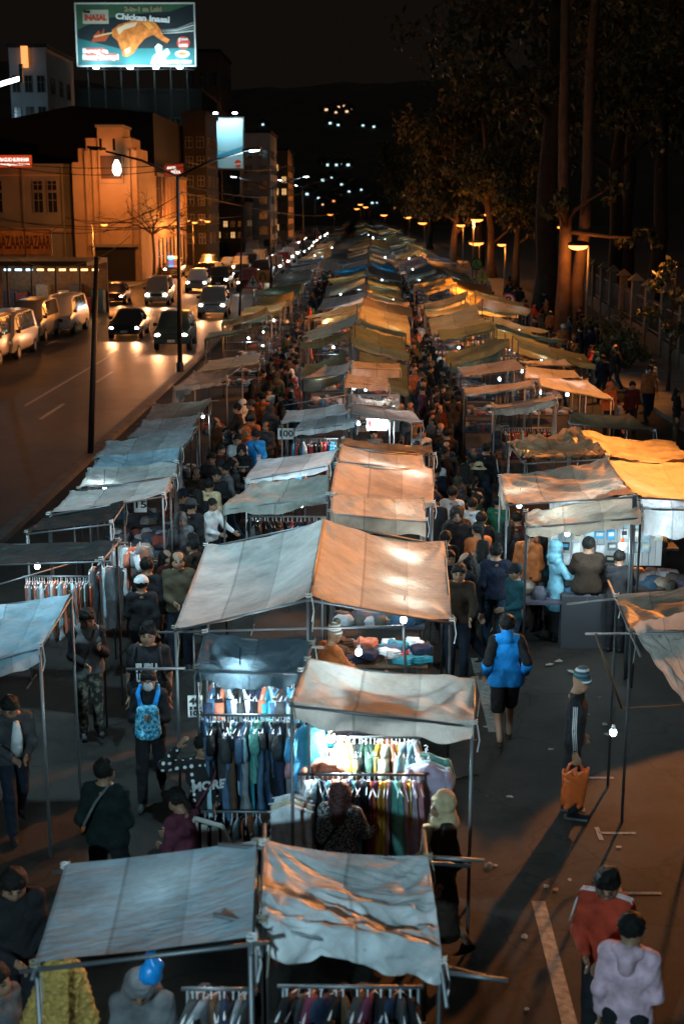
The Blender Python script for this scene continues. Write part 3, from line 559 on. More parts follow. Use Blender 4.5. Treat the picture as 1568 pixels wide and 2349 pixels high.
for row in ROWX:
    sec = SEC[row]; Y = sec[0][0]; d0 = 2.55
    while Y < 300:
        k = [s for s in sec if s[0] <= Y][-1]
        dpt = d0 * (1 if Y < 60 else 1.25 if Y < 110 else 1.8 if Y < 160 else 3.4)
        key = k[1]
        alt = {'green': ['green', 'green', 'green', 'olive'], 'yellow': ['yellow', 'yellow', 'yellow', 'gold'], 'palegreen': ['palegreen', 'palegreen', 'weave', 'green', 'yellow'], 'blue': ['blue'], 'dkblue': ['dkblue', 'teal', 'dkblue', 'weave'], 'olive': ['olive', 'green', 'palegreen', 'brown', 'dkblue'], 'orangey': ['orangey', 'gold', 'brown'], 'lilac': ['lilac', 'weave', 'pink', 'dkblue'], 'pink': ['pink', 'lilac', 'brown'], 'white': ['white', 'weave', 'palegreen'], 'sand': ['sand', 'palegreen', 'gold', 'weave']}
        kk = rr.choice(alt.get(key, [key])); wd_ = {'green': 'dark green', 'olive': 'olive', 'palegreen': 'sage green', 'yellow': 'yellow', 'gold': 'golden', 'sand': 'cream', 'blue': 'bright blue', 'dkblue': 'dark blue', 'weave': 'grey', 'teal': 'teal', 'brown': 'brown', 'orangey': 'pale orange', 'lilac': 'lilac grey', 'pink': 'pinkish', 'white': 'white'}[kk]
        if Y < 45: kk, wd_ = key, k[2]
        dpt *= rr.uniform(.78, 1.0); far_stall(row, Y, dpt, kk, wd_ + (' near' if Y < 60 else ' mid' if Y < 110 else ' far'), rr, Y < 110); n_far += 1
        x0, z0, x1, z1 = rowx(row, Y)
        nb = 1 if Y < 60 else (0 if rr.random() < .3 else 1)
        for _ in range(nb):
            FARBULB.append((row, Vector((rr.uniform(x0 + .3, x1 - .3), Y + (rr.uniform(-.15, .1) if rr.random() < .5 else rr.uniform(.35, dpt * .7)), rr.uniform(1.7, 1.9))), Y, k[2]))
        Y += dpt + (rr.uniform(.4, 1.2) if Y < 60 else rr.uniform(.6, 2.0) if Y < 160 else 2.2)
        if Y > 55 and rr.random() < .07: Y += 1.5
for row, p, Y, wd in FARBULB:
    bulb(p, f'small cold lamp under the {wd} stalls, {ROWN[row].replace("facing the ", "by the ")}', M_bulb if Y < 60 else M_bulb_far, cord=.2 if Y < 80 else 0, r=.034 if Y < 60 else .042 if Y < 120 else .05, watt=34 if Y < 60 else 60 if Y < 120 else 110, group=f'cold lamps under the {wd} stalls of the {ROWN[row]}')
# everything beyond: too many and too small to tell apart
b = MB(); Y = 300
while Y < 470:
    for row in ROWX:
        x0, z0, x1, z1 = rowx(row, Y); b.add([(x0, Y + 3, z0), (x1, Y + 3, z1), (x1, Y, z1), (x0, Y, z0)], [(0, 1, 2, 3)], rr.randrange(4))
        for sx_ in (x0, x1): b.tube([(sx_, Y + 1.5, 0), (sx_, Y + 1.5, 2.1)], .03, 4, 4)
    Y += 3.6
o = b.build('far_market_stalls', [TP('olive'), TP('orangey'), TP('green'), TP('sand'), M_dsteel], fix=False); tag(o, 'far end of the market where the tarps merge', 'market stalls', kind='stuff')
# ---- bulbs under the near stalls (read from the glowing spots)
for x, y, z, lab in [
    (397, 2103, 2.08, 'bulb glowing through the blue-grey tarp nearest the bridge'), (550, 1549, 2.08, 'bulb under the front edge of the dark teal tarp'),
    (885, 1557, 1.98, 'bulb behind the beige tarp near its back edge'), (758, 1692, 1.62, 'brightest bulb beside the white garments on the lit rack'),
    (915, 1300, 2.10, 'upper bulb glowing through the orange slope of the big gable tent'), (905, 1372, 2.02, 'lower bulb glowing through the orange slope of the big gable tent'), (925, 1422, 2.0, 'bulb at the front edge of the big gable tent'), (822, 1496, 1.75, 'bulb hanging over the heap of folded clothes'),
    (905, 1217, 1.95, 'bulb under the grey flap behind the big gable tent'), (860, 1100, 2.08, 'left bulb glowing through the broad orange tarp'), (930, 1118, 2.0, 'right bulb glowing through the broad orange tarp'), (725, 1062, 2.1, 'bulb at the ridge end of the long white tarp'),
    (822, 972, 1.95, 'left bulb beside the 250 price sign'), (872, 968, 1.98, 'right bulb beside the 250 price sign'), (812, 890, 2.0, 'bulb under the torn pink awning'), (755, 845, 1.95, 'bulb under the curved pink awning'),
    (1300, 1224, 1.95, 'bulb at the left end of the packaged goods stall'), (1238, 900, 2.05, 'bulb under the pale orange awning facing the right aisle'), (1300, 905, 2.05, 'bulb on the dark underside of the pale orange awning'),
    (240, 1116, 2.0, 'bulb between the two grey kerb stalls'), (225, 1140, 1.78, 'bulb glowing through the grey kerb tarp'), (86, 1299, 1.85, 'bulb over the rail of skirts at the left edge'), (465, 955, 1.9, 'small bluish lamp on the stand beside the whitish kerb stall'), (400, 935, 1.85, 'bulb glowing through the pale grey kerb tarp'),
    (1320, 990, 1.9, 'bulb under the crumpled golden sheet'), (1260, 1040, 1.95, 'bulb below the front fold of the golden sheet'), (1500, 1190, 2.15, 'bulb behind the hanging white sheet'), (1405, 1680, 1.2, 'small bulb low beside the dark goods at the right edge'), (648, 1072, 1.95, 'bulb under the long white tarp beside bottles'), (640, 1150, 1.9, 'bulb under the woven sheet'), (1190, 1160, 1.95, 'bulb under the big orange gable slope')]:
    bulb(P(x, y, z), lab, cord=0 if 'glowing' in lab else .2, watt=520 if 'brightest' in lab else 14 if 'blue-grey tarp nearest' in lab else 110 if '250' in lab or 'packaged' in lab or 'dark teal' in lab else 4 if 'low beside' in lab else 60 if 'glowing' in lab else 34, r=.045 if 'brightest' in lab else .036)
bulb(P(691, 1158, 1.9), 'bulb with an orange cap over the dark hangers', cap='orange'); bulb(P(1426, 1252, 1.75), 'bulb with an orange cap over the packaged goods', cap='orange', r=.05, watt=120)
# ================================================================ PEOPLE
def nets(f, lo, hi, h):
    """surface of f(x,y,z)=0 as (verts, quads), one vertex per crossed cell"""
    lo = np.array(lo, float); n = np.maximum(4, np.ceil((np.array(hi) - lo) / h).astype(int) + 1)
    ax = [lo[i] + h * np.arange(n[i]) for i in range(3)]
    X, Y, Z = np.meshgrid(*ax, indexing='ij'); v = f(X, Y, Z); s = v < 0
    acc = np.zeros(tuple(n - 1) + (3,)); cnt = np.zeros(tuple(n - 1))
    off = [(0, 0, 0), (1, 0, 0), (0, 1, 0), (1, 1, 0), (0, 0, 1), (1, 0, 1), (0, 1, 1), (1, 1, 1)]
    def sl(a, o): return a[o[0]:n[0] - 1 + o[0], o[1]:n[1] - 1 + o[1], o[2]:n[2] - 1 + o[2]]
    for a in range(8):
        for b_ in range(a + 1, 8):
            if sum(abs(off[a][k] - off[b_][k]) for k in range(3)) != 1: continue
            va, vb = sl(v, off[a]), sl(v, off[b_]); c = (va < 0) != (vb < 0)
            t = np.where(c, va / np.where(c, va - vb, 1), 0)
            for k in range(3): acc[..., k] += np.where(c, off[a][k] + t * (off[b_][k] - off[a][k]), 0)
            cnt += c
    m = cnt > 0; idx = -np.ones(m.shape, int); idx[m] = np.arange(m.sum())
    ii = np.argwhere(m); V = lo + h * (ii + acc[m] / cnt[m][:, None]); Q = []
    for k in range(3):
        u, w = [(1, 2), (2, 0), (0, 1)][k]
        a = [slice(None)] * 3; b_ = [slice(None)] * 3; a[k] = slice(0, -1); b_[k] = slice(1, None)
        c = s[tuple(a)] != s[tuple(b_)]
        p = np.argwhere(c); p = p[(p[:, u] > 0) & (p[:, w] > 0) & (p[:, u] < n[u] - 1) & (p[:, w] < n[w] - 1)]
        if not len(p): continue
        eu = np.zeros(3, int); eu[u] = 1; ew = np.zeros(3, int); ew[w] = 1
        g = lambda q: idx[q[:, 0], q[:, 1], q[:, 2]]
        q = np.stack([g(p - eu - ew), g(p - ew), g(p), g(p - eu)], 1); sg = s[p[:, 0], p[:, 1], p[:, 2]]
        q[~sg] = q[~sg][:, ::-1]; Q.append(q)
    return V, np.concatenate(Q) if Q else np.zeros((0, 4), int)
def smin(a, b, k):
    h = np.clip(.5 + .5 * (b - a) / k, 0, 1); return b * (1 - h) + a * h - k * h * (1 - h)
def cone(X, Y, Z, a, b, ra, rb, sy=1.0):
    """tapered limb from a to b; sy > 1 flattens it front to back"""
    a = np.array(a, float); b = np.array(b, float)
    ax, ay, az = X - a[0], (Y - a[1]) * sy, Z - a[2]; d = b - a; d[1] *= sy
    t = np.clip((ax * d[0] + ay * d[1] + az * d[2]) / max(1e-9, (d ** 2).sum()), 0, 1)
    return np.sqrt((ax - t * d[0]) ** 2 + (ay - t * d[1]) ** 2 + (az - t * d[2]) ** 2) - (ra + (rb - ra) * t)
def union(X, Y, Z, prims, k=.04, grow=0.0):
    r = None
    for p in prims:
        d = cone(X, Y, Z, *p) - grow; r = d if r is None else smin(r, d, k)
    return r
def bounds(prims, pad):
    pts = np.array([q for p in prims for q in (p[0], p[1])]); rad = max(max(p[2], p[3]) for p in prims) + pad
    return pts.min(0) - rad, pts.max(0) + rad
def carve(prims, h, k=.04, grow=0.0, cut=None, rip=0.0, seed=0, pad=.03):
    lo, hi = bounds(prims, grow + pad)
    def f(X, Y, Z):
        r = union(X, Y, Z, prims, k, grow)
        if rip: r = r + rip * (np.sin(Z * 46 + 5 * np.sin(X * 17 + seed) + 3 * np.sin(Y * 23 + seed * 2)) * .5 + .5 * np.sin(Z * 24 + X * 31 + seed) * np.cos(Y * 27))
        if cut is not None: r = np.maximum(r, cut(X, Y, Z))
        return r
    return nets(f, lo, hi, h)
# ---- a hand, made once: palm and five bent fingers; wrist at the origin, fingers along -Z, thumb towards -X, palm facing -Y
def hand_shape(curl):
    pr = [((-.018, 0, -.02), (-.026, 0, -.085), .017, .014, 1.3), ((.018, 0, -.02), (.026, 0, -.08), .017, .013, 1.3), ((0, 0, .02), (0, 0, -.06), .024, .022, 1.3)]
    V, Q = carve(pr + [], .0065, .02)
    parts = [(V, Q)]
    for i, (x, l) in enumerate(((-.029, .070), (-.010, .078), (.009, .073), (.027, .058))):
        p = np.array((x, 0, -.085)); a = curl * .5; fp = []
        for sgm, fr in enumerate((.45, .32, .26)):
            q = p + l * fr * np.array((x * .8, -math.sin(a), -math.cos(a))); fp.append((tuple(p), tuple(q), .0092 - sgm * .0008, .0086 - sgm * .0009)); p = q; a += curl * .75
        parts.append(carve(fp, .0045, .008, pad=.012))
    t = [((-.022, -.004, -.025), (-.048, -.018, -.058), .0125, .0105), ((-.048, -.018, -.058), (-.052, -.034, -.088), .0102, .0084)]
    parts.append(carve(t, .005, .008, pad=.012))
    n = 0; VV = []; QQ = []
    for V, Q in parts: VV.append(V); QQ.append(Q + n); n += len(V)
    return np.concatenate(VV), np.concatenate(QQ)
HAND = {'relaxed': hand_shape(.45), 'grip': hand_shape(1.25)}
# ---- a head, made once: looks to -Y, neck at the origin
def head_shape():
    pr = [((0, .012, .135), (0, .022, .150), .088, .086), ((0, -.010, .085), (0, -.038, .055), .062, .046), ((-.03, -.03, .075), (.03, -.03, .075), .050, .050),
          ((0, -.070, .118), (0, -.094, .092), .010, .015), ((0, .03, -.06), (0, .012, .06), .052, .050), ((-.016, -.079, .124), (.016, -.079, .124), .011, .011), ((0, -.080, .058), (0, -.078, .062), .017, .014)]
    lo, hi = (-.13, -.14, -.09), (.13, .15, .27)
    def f(X, Y, Z):
        r = union(X, Y, Z, pr, .03)
        for s in (-1, 1):
            r = np.maximum(r, -(np.sqrt((X - s * .034) ** 2 + (Y + .088) ** 2 + (Z - .118) ** 2) - .016))      # eye sockets
            r = smin(r, cone(X, Y, Z, (s * .088, .008, .10), (s * .092, .014, .128), .010, .014), .008)
        return r
    return nets(f, lo, hi, .0085)
HV, HQ = head_shape()
hc = HV[HQ].mean(1)
HM = np.zeros(len(HQ), int)       # 0 skin, 1 dark (eyes, brows), 2 lips
for s in (-1, 1):
    HM[((hc[:, 0] - s * .034) ** 2 / .017 ** 2 + (hc[:, 2] - .118) ** 2 / .009 ** 2 < 1) & (hc[:, 1] < -.04)] = 1
    HM[(abs(hc[:, 0] - s * .034) < .022) & (abs(hc[:, 2] - .142) < .006) & (hc[:, 1] < -.04)] = 1
HM[(hc[:, 0] ** 2 / .026 ** 2 + (hc[:, 2] - .066) ** 2 / .009 ** 2 < 1) & (hc[:, 1] < -.05)] = 2
def hair_shape(kind):
    pr = [((0, .016, .150), (0, .026, .160), .100, .096)]
    if kind == 'short': cut = lambda X, Y, Z: -(Z - .082 - np.clip(-Y, -.06, .1) * 1.05)
    elif kind == 'tuft':
        pr.append(((-.02, -.02, .235), (.03, .03, .24), .05, .05)); cut = lambda X, Y, Z: -(Z - .088 - np.clip(-Y, -.06, .1) * .95)
    elif kind == 'long':
        pr += [((0, .05, .12), (0, .085, -.12), .085, .07), ((-.07, .02, .10), (-.085, .03, -.08), .035, .03), ((.07, .02, .10), (.085, .03, -.08), .035, .03)]
        cut = lambda X, Y, Z: np.maximum(-(Y + .055 - np.clip((Z - .16), -1, .07) * 1.6 * (Z > .16) + 0 * X) - 0.0, -(Z + .16))
    elif kind == 'tail':
        pr += [((0, .11, .13), (0, .15, .0), .035, .022)]; cut = lambda X, Y, Z: -(Z - .08 - np.clip(-Y, -.1, .1) * 1.05 + (Y > .1) * .2)
    elif kind == 'bald': cut = lambda X, Y, Z: -(Z - .10 + np.clip(-Y, -.05, .1) * 1.0)
    lo, hi = bounds(pr, .03)
    def f(X, Y, Z):
        r = union(X, Y, Z, pr, .03) + .007 * np.sin(X * 75 + 4 * np.sin(Z * 55)) * np.cos(Y * 70 + 3 * np.sin(Z * 40))
        return np.maximum(r, cut(X, Y, Z))
    return nets(f, lo, hi, .010)
HAIR = {k: hair_shape(k) for k in ('short', 'tuft', 'long', 'tail')}
def cap_shape():
    pr = [((0, .016, .155), (0, .02, .165), .108, .104)]
    def f(X, Y, Z):
        r = np.maximum(union(X, Y, Z, pr, .03), -(Z - .148)); brim = np.maximum(np.maximum(np.sqrt(X ** 2 + (Y + .06) ** 2) - .10, np.abs(Z - .152 - (Y + .06) * .15) - .010), Y + .03)
        return smin(r, brim, .008)
    return nets(f, (-.15, -.2, .1), (.15, .17, .31), .009)
def beanie_shape():
    return nets(lambda X, Y, Z: np.maximum(smin(cone(X, Y, Z, (0, .018, .16), (0, .03, .20), .112, .09), cone(X, Y, Z, (0, .03, .26), (0, .03, .265), .03, .03), .05), -(Z - .125 - Y * .25)), (-.15, -.14, .05), (.15, .18, .34), .010)
def bucket_shape():
    def f(X, Y, Z):
        c = np.maximum(cone(X, Y, Z, (0, .016, .15), (0, .016, .19), .112, .098), -(Z - .15)); rr_ = np.sqrt(X ** 2 + (Y - .016) ** 2)
        return smin(c, np.maximum(np.abs(Z - .165 + (rr_ - .1) * .7) - .008, np.maximum(rr_ - .165, .09 - rr_)), .01)
    return nets(f, (-.2, -.2, .08), (.2, .22, .31), .010)
def hood_shape(): # hood or headscarf round the face, falling on the shoulders
    pr = [((0, .022, .145), (0, .035, .16), .115, .108), ((0, .02, .06), (0, .03, -.03), .095, .12), ((-.06, .02, -.05), (.06, .02, -.05), .09, .09), ((0, -.05, -.045), (0, -.06, -.05), .075, .07)]
    def f(X, Y, Z):
        r = union(X, Y, Z, pr, .05) + .004 * np.sin(Z * 70 + X * 20 + 8 * Y)
        return np.maximum(np.maximum(r, -(cone(X, Y, Z, (0, -.13, .125), (0, -.10, .085), .078, .062))), -(Z + .16))
    return nets(f, (-.2, -.2, -.2), (.2, .2, .3), .011)
HATS = {'cap': cap_shape(), 'beanie': beanie_shape(), 'bucket': bucket_shape(), 'hood': hood_shape()}
SK = dict(skin=mat('skin', (.27, .145, .085), .55, var=.1, scale=20), skin_d=mat('skin_tan', (.26, .14, .085), .55, var=.1, scale=20))
M_eye = mat('eye_dark', (.012, .009, .008), .35); M_lip = mat('lips', (.26, .10, .08), .5); M_hair = mat('black_hair', (.008, .007, .006), .6, bump=.5, bscale=120, spec=.2)
def cloth(name, col, **k): return mat('cloth_' + name, col, .85, var=.3, scale=9, bump=.5, bscale=26, spec=.2, **k)
CL = {k: cloth(k, tuple(c * (1 if k in ('white', 'blue', 'tan', 'pink', 'red', 'orange', 'lblue', 'black') else .5) for c in v)) for k, v in dict(black=(.014, .014, .016), charcoal=(.026, .027, .03), grey=(.085, .085, .09), lightgrey=(.24, .24, .25), white=(.55, .55, .55), blue=(.012, .23, .62), denim=(.04, .08, .13), dkdenim=(.015, .024, .04),
    red=(.34, .04, .018), maroon=(.09, .016, .014), orange=(.36, .105, .03), brown=(.055, .034, .022), khaki=(.13, .10, .06), olive=(.07, .08, .045), dkgreen=(.012, .024, .022), green=(.03, .16, .08), teal=(.02, .09, .11), lblue=(.16, .36, .45), pink=(.60, .38, .44), rose=(.20, .05, .085), tan=(.52, .38, .22), yellow=(.3, .19, .04), navy=(.018, .024, .05), camo=(.075, .075, .05)).items()}
def me_from(V, Q, name, mats, mi=None):
    me = bpy.data.meshes.new(name); n = len(Q)
    me.vertices.add(len(V)); me.vertices.foreach_set('co', np.asarray(V, np.float32).ravel())
    me.loops.add(n * 4); me.loops.foreach_set('vertex_index', np.asarray(Q, np.int32).ravel())
    me.polygons.add(n); me.polygons.foreach_set('loop_start', np.arange(0, 4 * n, 4, dtype=np.int32)); me.polygons.foreach_set('use_smooth', [True] * n)
    for m in mats: me.materials.append(m)
    if mi is not None: me.polygons.foreach_set('material_index', np.asarray(mi, np.int32))
    me.update(calc_edges=True); return me
def frame_to(d, side):
    """rotation whose -Z runs along d; x towards side"""
    z = -np.array(d, float); z /= np.linalg.norm(z); x = np.array(side, float); x -= z * x.dot(z); x /= np.linalg.norm(x); y = np.cross(z, x); return np.stack([x, y, z], 1)
ARMS = {  # elbow and wrist offsets from the shoulder for the person's right side (x negative); y negative is forward
    'down': ((-.045, .03, -.29), (-.05, -.04, -.53)), 'swing': ((-.06, -.09, -.27), (-.05, -.24, -.46)), 'back': ((-.07, .12, -.26), (-.08, .14, -.50)),
    'chest': ((-.045, -.06, -.28), (.09, -.25, -.21)), 'belly': ((-.05, -.02, -.29), (.07, -.21, -.36)), 'reach': ((-.05, -.18, -.20), (-.02, -.43, -.16)), 'reachlow': ((-.06, -.14, -.24), (-.02, -.37, -.34)),
    'head': ((-.27, -.03, .05), (-.14, -.10, .26)), 'phone': ((-.04, -.07, -.28), (.05, -.30, -.14)), 'pocket': ((-.065, .06, -.28), (-.04, -.05, -.47)), 'side': ((-.09, .10, -.25), (-.085, -.05, -.44)), 'hip': ((-.17, .08, -.22), (-.05, -.03, -.38)), 'carry': ((-.05, .0, -.29), (-.05, -.02, -.56)), 'up': ((-.14, -.14, .18), (-.08, -.22, .42))}
LEGS = {'stand': ((0, 0), (0, 0)), 'walk': ((-.20, -.08), (.16, .26)), 'step': ((.10, .18), (-.12, -.04)), 'shift': ((-.03, .0), (.05, .06))}
class Fig: pass
def person(loc, rz, label, top='black', bottom='dkdenim', h=1.66, arms=('down', 'down'), legs='stand', hair='short', hat=None, hatcol='black', lean=0.0, turn=0.0, nod=.1, wide=1.0, shoes='black', shorts=False, sleeves='long', res=.02, skirt=None, coat=0.0, hand=('relaxed', 'relaxed'), skin='skin', sleevecol=None, sit=False, hood_down=False, group=None, sandal=False, haircol=None):
    """one posed figure: a continuous body with head and hands; hair, clothes, shoes as parts"""
    k = h / 1.68; A = lambda *p: np.array(p, float)
    hz = .90; SH = 1.375
    lx = lambda y, z: y - lean * max(0, z - hz)           # lean forward from the hips
    def pt(x, y, z): return A(x, lx(y, z), z)
    sh = [pt(-.152 * (.5 + .5 * wide), .015, SH), pt(.152 * (.5 + .5 * wide), .015, SH)]
    el, wr_ = [], []
    for i in (0, 1):
        e, w = ARMS[arms[i]]; sgn = 1 if i == 0 else -1
        el.append(sh[i] + A(sgn * e[0], e[1], e[2])); wr_.append(sh[i] + A(sgn * w[0], w[1], w[2]))
    hip = [A(-.085, .01, hz), A(.085, .01, hz)]; kn, an = [], []
    for i in (0, 1):
        y1, y2 = LEGS[legs][i]
        if sit: kn.append(A((-.12, .12)[i], -.42, hz + .0)); an.append(A((-.12, .12)[i], -.40, hz - .40)); continue
        ky = y1 * .6; kn.append(A((-.095, .095)[i], ky - (.03 if y2 > y1 + .05 else 0), .485)); an.append(A((-.095, .095)[i], y2 if y2 > .1 else y1, .085 + (.09 if y2 > .2 else 0)))
    torso = [(pt(-.07 * wide, 0, .93), pt(.07 * wide, 0, .93), .115 * wide, .115 * wide, 1.25), (pt(-.05, .0, 1.02), pt(.05, .0, 1.02), .105 * wide, .105 * wide, 1.3), (pt(-.07, 0, 1.25), pt(.07, 0, 1.25), .118 * wide, .118 * wide, 1.3),
             (pt(0, 0, .97), pt(0, 0, 1.24), .12 * wide, .13 * wide, 1.25), (sh[0], pt(0, .02, 1.42), .052, .06), (sh[1], pt(0, .02, 1.42), .052, .06)]
    neck = [(pt(0, .025, 1.38), pt(0, .01, 1.49), .055, .05)]
    arm = lambda i, g=0: [(sh[i], el[i], .05 + g, .042 + g), (el[i], wr_[i], .040 + g, .029 + g)]
    leg = lambda i, g=0: [(hip[i], kn[i], .083 + g, .056 + g), (kn[i], an[i], .054 + g, .036 + g)]
    body = torso + neck + arm(0) + arm(1) + leg(0) + leg(1)
    V, Q = carve(body, res, .035); mi = np.zeros(len(Q), int)
    # head
    ct, stn = math.cos(turn), math.sin(turn); cn, sn = math.cos(nod), math.sin(nod)
    Rx = A(1, 0, 0), A(0, cn, -sn), A(0, sn, cn); Rh = np.array([[ct, -stn, 0], [stn, ct, 0], [0, 0, 1]]) @ np.array(Rx)
    hp = pt(0, .015, 1.447)
    TH_ = lambda V: V @ Rh.T + hp
    parts = [(V, Q, mi), (TH_(HV), HQ, HM)]
    for i in (0, 1):
        d = wr_[i] - el[i]; hv, hq = HAND[hand[i]]; hv = hv * A(1 if i == 1 else -1, 1, 1); 
        if i == 0: hq = hq[:, ::-1]
        side = A(0, -1, 0) if abs(d[1]) < .8 * np.linalg.norm(d) else A((-1, 1)[i] * -1, 0, .3)
        # thumb side faces forward when the arm hangs, upward when it reaches
        Rm = frame_to(d, -side * (1 if i == 1 else -1) if abs(d[2]) > .6 * np.linalg.norm(d) else A(0, 0, -1 if i == 1 else 1))
        parts.append((hv @ Rm.T + wr_[i] + d / np.linalg.norm(d) * .005, hq, np.zeros(len(hq), int)))
    n = 0; VV, QQ, MM = [], [], []
    for v, q, m in parts: VV.append(v); QQ.append(q + n); MM.append(m); n += len(v)
    o = empty('person', loc, rz, label, 'person', group); o.scale = (k, k, k)
    bodyo = link('body', me_from(np.concatenate(VV), np.concatenate(QQ), 'body', [SK[skin], M_eye, M_lip], np.concatenate(MM)), None, o)
    def part(name, VQ, m):
        return link(name, me_from(VQ[0], VQ[1], name, m if isinstance(m, list) else [m]), None, o) if len(VQ[1]) else None
    if hair and hat not in ('hood', 'beanie'): part('hair', (TH_(HAIR[hair][0]), HAIR[hair][1]), haircol or M_hair)
    if hat: part({'hood': 'headscarf' if hood_down is None else 'hood', 'cap': 'cap', 'beanie': 'beanie', 'bucket': 'bucket_hat'}[hat], (TH_(HATS[hat][0]), HATS[hat][1]), CL[hatcol] if isinstance(hatcol, str) else hatcol)
    # top
    g = .013; hem = hz - .05 - coat
    tp = [(a[0], a[1], a[2] + g, a[3] + g) + tuple(a[4:]) for a in torso]
    if coat: tp += [(A(-.08, 0, hz), A(-.09, .02, hz - coat), .125 * wide, .135 * wide, 1.1), (A(.08, 0, hz), A(.09, .02, hz - coat), .125 * wide, .135 * wide, 1.1)]
    else: tp += [(A(-.07, 0, hz - .04), A(.07, 0, hz - .04), .125 * wide, .125 * wide, 1.2)]
    sl_ = []
    for i in (0, 1):
        if sleeves == 'long': e = wr_[i] + (el[i] - wr_[i]) * .08; sl_ += [(sh[i], el[i], .05 + g + .004, .043 + g), (el[i], e, .043 + g, .034 + g * .8)]
        elif sleeves == 'short': e = sh[i] + (el[i] - sh[i]) * .72; sl_ += [(sh[i], e, .05 + g + .006, .048 + g + .006)]
    ncz = pt(0, 0, 1.452)
    cutf = lambda X, Y, Z: np.maximum(np.maximum(-(Z - hem) * np.where(np.abs(X) < .25, 1, -1) - np.where(np.abs(X) < .25, 0, 1), (Z - 1.445) * np.where(np.sqrt(X ** 2 + (Y - ncz[1]) ** 2) < .14, 1, 0) - np.where(np.sqrt(X ** 2 + (Y - ncz[1]) ** 2) < .14, 0, 1)), -1)
    cutb = lambda X, Y, Z: np.maximum(-(Z - hem), np.where(np.sqrt(X ** 2 + (Y - ncz[1]) ** 2) < .10, Z - 1.45, -1))
    if sleevecol:
        part('top', carve(tp, res * .8, .04, 0, cutb, .005, zlib.crc32(label.encode()) % 7), CL[top]); part('sleeve', carve(sl_[:len(sl_) // 2], res * .75, .03, .004, None, .005), CL[sleevecol]); part('sleeve', carve(sl_[len(sl_) // 2:], res * .75, .03, .004, None, .005), CL[sleevecol])
    else:
        m = top if not isinstance(top, str) else CL[top]
        part('coat' if coat else 'top', carve(tp + sl_, res * .8, .04, 0, lambda X, Y, Z: np.maximum(np.where(np.abs(X) < .24, -(Z - hem), -1), np.where(np.sqrt(X ** 2 + (Y - ncz[1]) ** 2) < .10, Z - 1.45, -1)), .005, zlib.crc32(label.encode()) % 7), m)
    if hood_down: part('hood', carve([(pt(-.07, .06, 1.43), pt(.07, .06, 1.43), .05, .05), (pt(0, .11, 1.40), pt(0, .12, 1.33), .07, .06)], res * .7, .04), m if not sleevecol else CL[top])
    # bottom
    gm = .014; bt = [(A(-.06, .005, .93), A(.06, .005, .93), .118 * wide, .118 * wide, 1.2)]
    if skirt:
        bt += [(A(-.07, .01, .9), A(-.08, .02, skirt), .11, .15), (A(.07, .01, .9), A(.08, .02, skirt), .11, .15)]
        part('skirt', carve(bt, res * .8, .05, .0, lambda X, Y, Z: np.maximum(-(Z - skirt), Z - 1.0), .007), CL[bottom])
    else:
        for i in (0, 1):
            if shorts: e = hip[i] + (kn[i] - hip[i]) * .92; bt += [(hip[i], e, .083 + gm + .01, .075 + gm)]
            else: e = an[i] + (kn[i] - an[i]) * .02; bt += [(hip[i], kn[i], .084 + gm, .060 + gm), (kn[i], e, .058 + gm, .046 + gm)]
        part('shorts' if shorts else 'trousers', carve(bt, res * .8, .03, 0, lambda X, Y, Z: Z - 1.0, .004, 3), CL[bottom])
    for i in (0, 1):
        a = an[i]; f = (0.0 if a[2] < .12 else .35)
        toe = a + A((-.02, .02)[i], -.15, -.05 - (.06 if f else 0)); heel = a + A(0, .035, -.045)
        m = CL[shoes] if isinstance(shoes, str) else shoes
        V1, Q1 = carve([(heel, toe, .038, .034), (a + A(0, .01, -.02), a + A(0, -.04, -.03), .044, .04)], res * .7, .02, 0, lambda X, Y, Z: np.maximum(-(Z - (a[2] - .085)), Z - (a[2] + (.0 if not sandal else -.06))))
        part('shoe' if not sandal else 'sandal', (V1, Q1), m)
    o['_'] = 0; del o['_']
    F = Fig(); F.o = o; F.sh = sh; F.el = el; F.wr = wr_; F.hp = hp; F.TH = TH_; F.lx = lx; F.k = k; F.kn = kn; F.pt = pt; F.A = A; F.hz = hz
    return F
def onbody(F, name, mb, m, smooth=True): return mb.build(name, m, F.o, smooth)
def strap(F, pts, m, w=.025, name='bag_strap'):
    b = MB()
    b.tube([F.pt(*p) for p in pts], w / 2, 6); return b.build(name, m, F.o, True)
# ---------------------------------------------------------------- the people one can tell apart near the bridge
def at_head(x, y, h): p = P(x, y, h); return (p.x, p.y, 0)
F_ = R
res1 = .016
# rz = 0 looks towards the bridge; pi looks away
f = person(at_head(1163, 1412, 1.68), math.pi + .05, 'man walking away in a bright blue jacket with black sleeves, black shorts and sandals', 'blue', 'black', 1.68, ('side', 'side'), 'walk', 'short', shorts=True, coat=.05, sleevecol='black', shoes='brown', sandal=True, res=res1)
b = MB(); b.tube([f.pt(-.05, .02, 1.46), f.pt(.05, .02, 1.46)], .05, 8); b.tube([f.pt(0, .03, 1.36), f.pt(0, .028, 1.44), f.pt(0, .018, 1.51)], [.10, .082, .072], 12); onbody(f, 'collar', b, CL['blue'])
for i in (0, 1):
    b = MB(); q = f.el[i] + (f.wr[i] - f.el[i]) * .02; b.tube([q, f.el[i] + (f.wr[i] - f.el[i]) * .9], [.072, .064], 10); onbody(f, 'cuff', b, CL['blue'])
bag_or = mat('orange_plastic', (.55, .10, .02), .35, var=.15, scale=5, bump=.4, bscale=14)
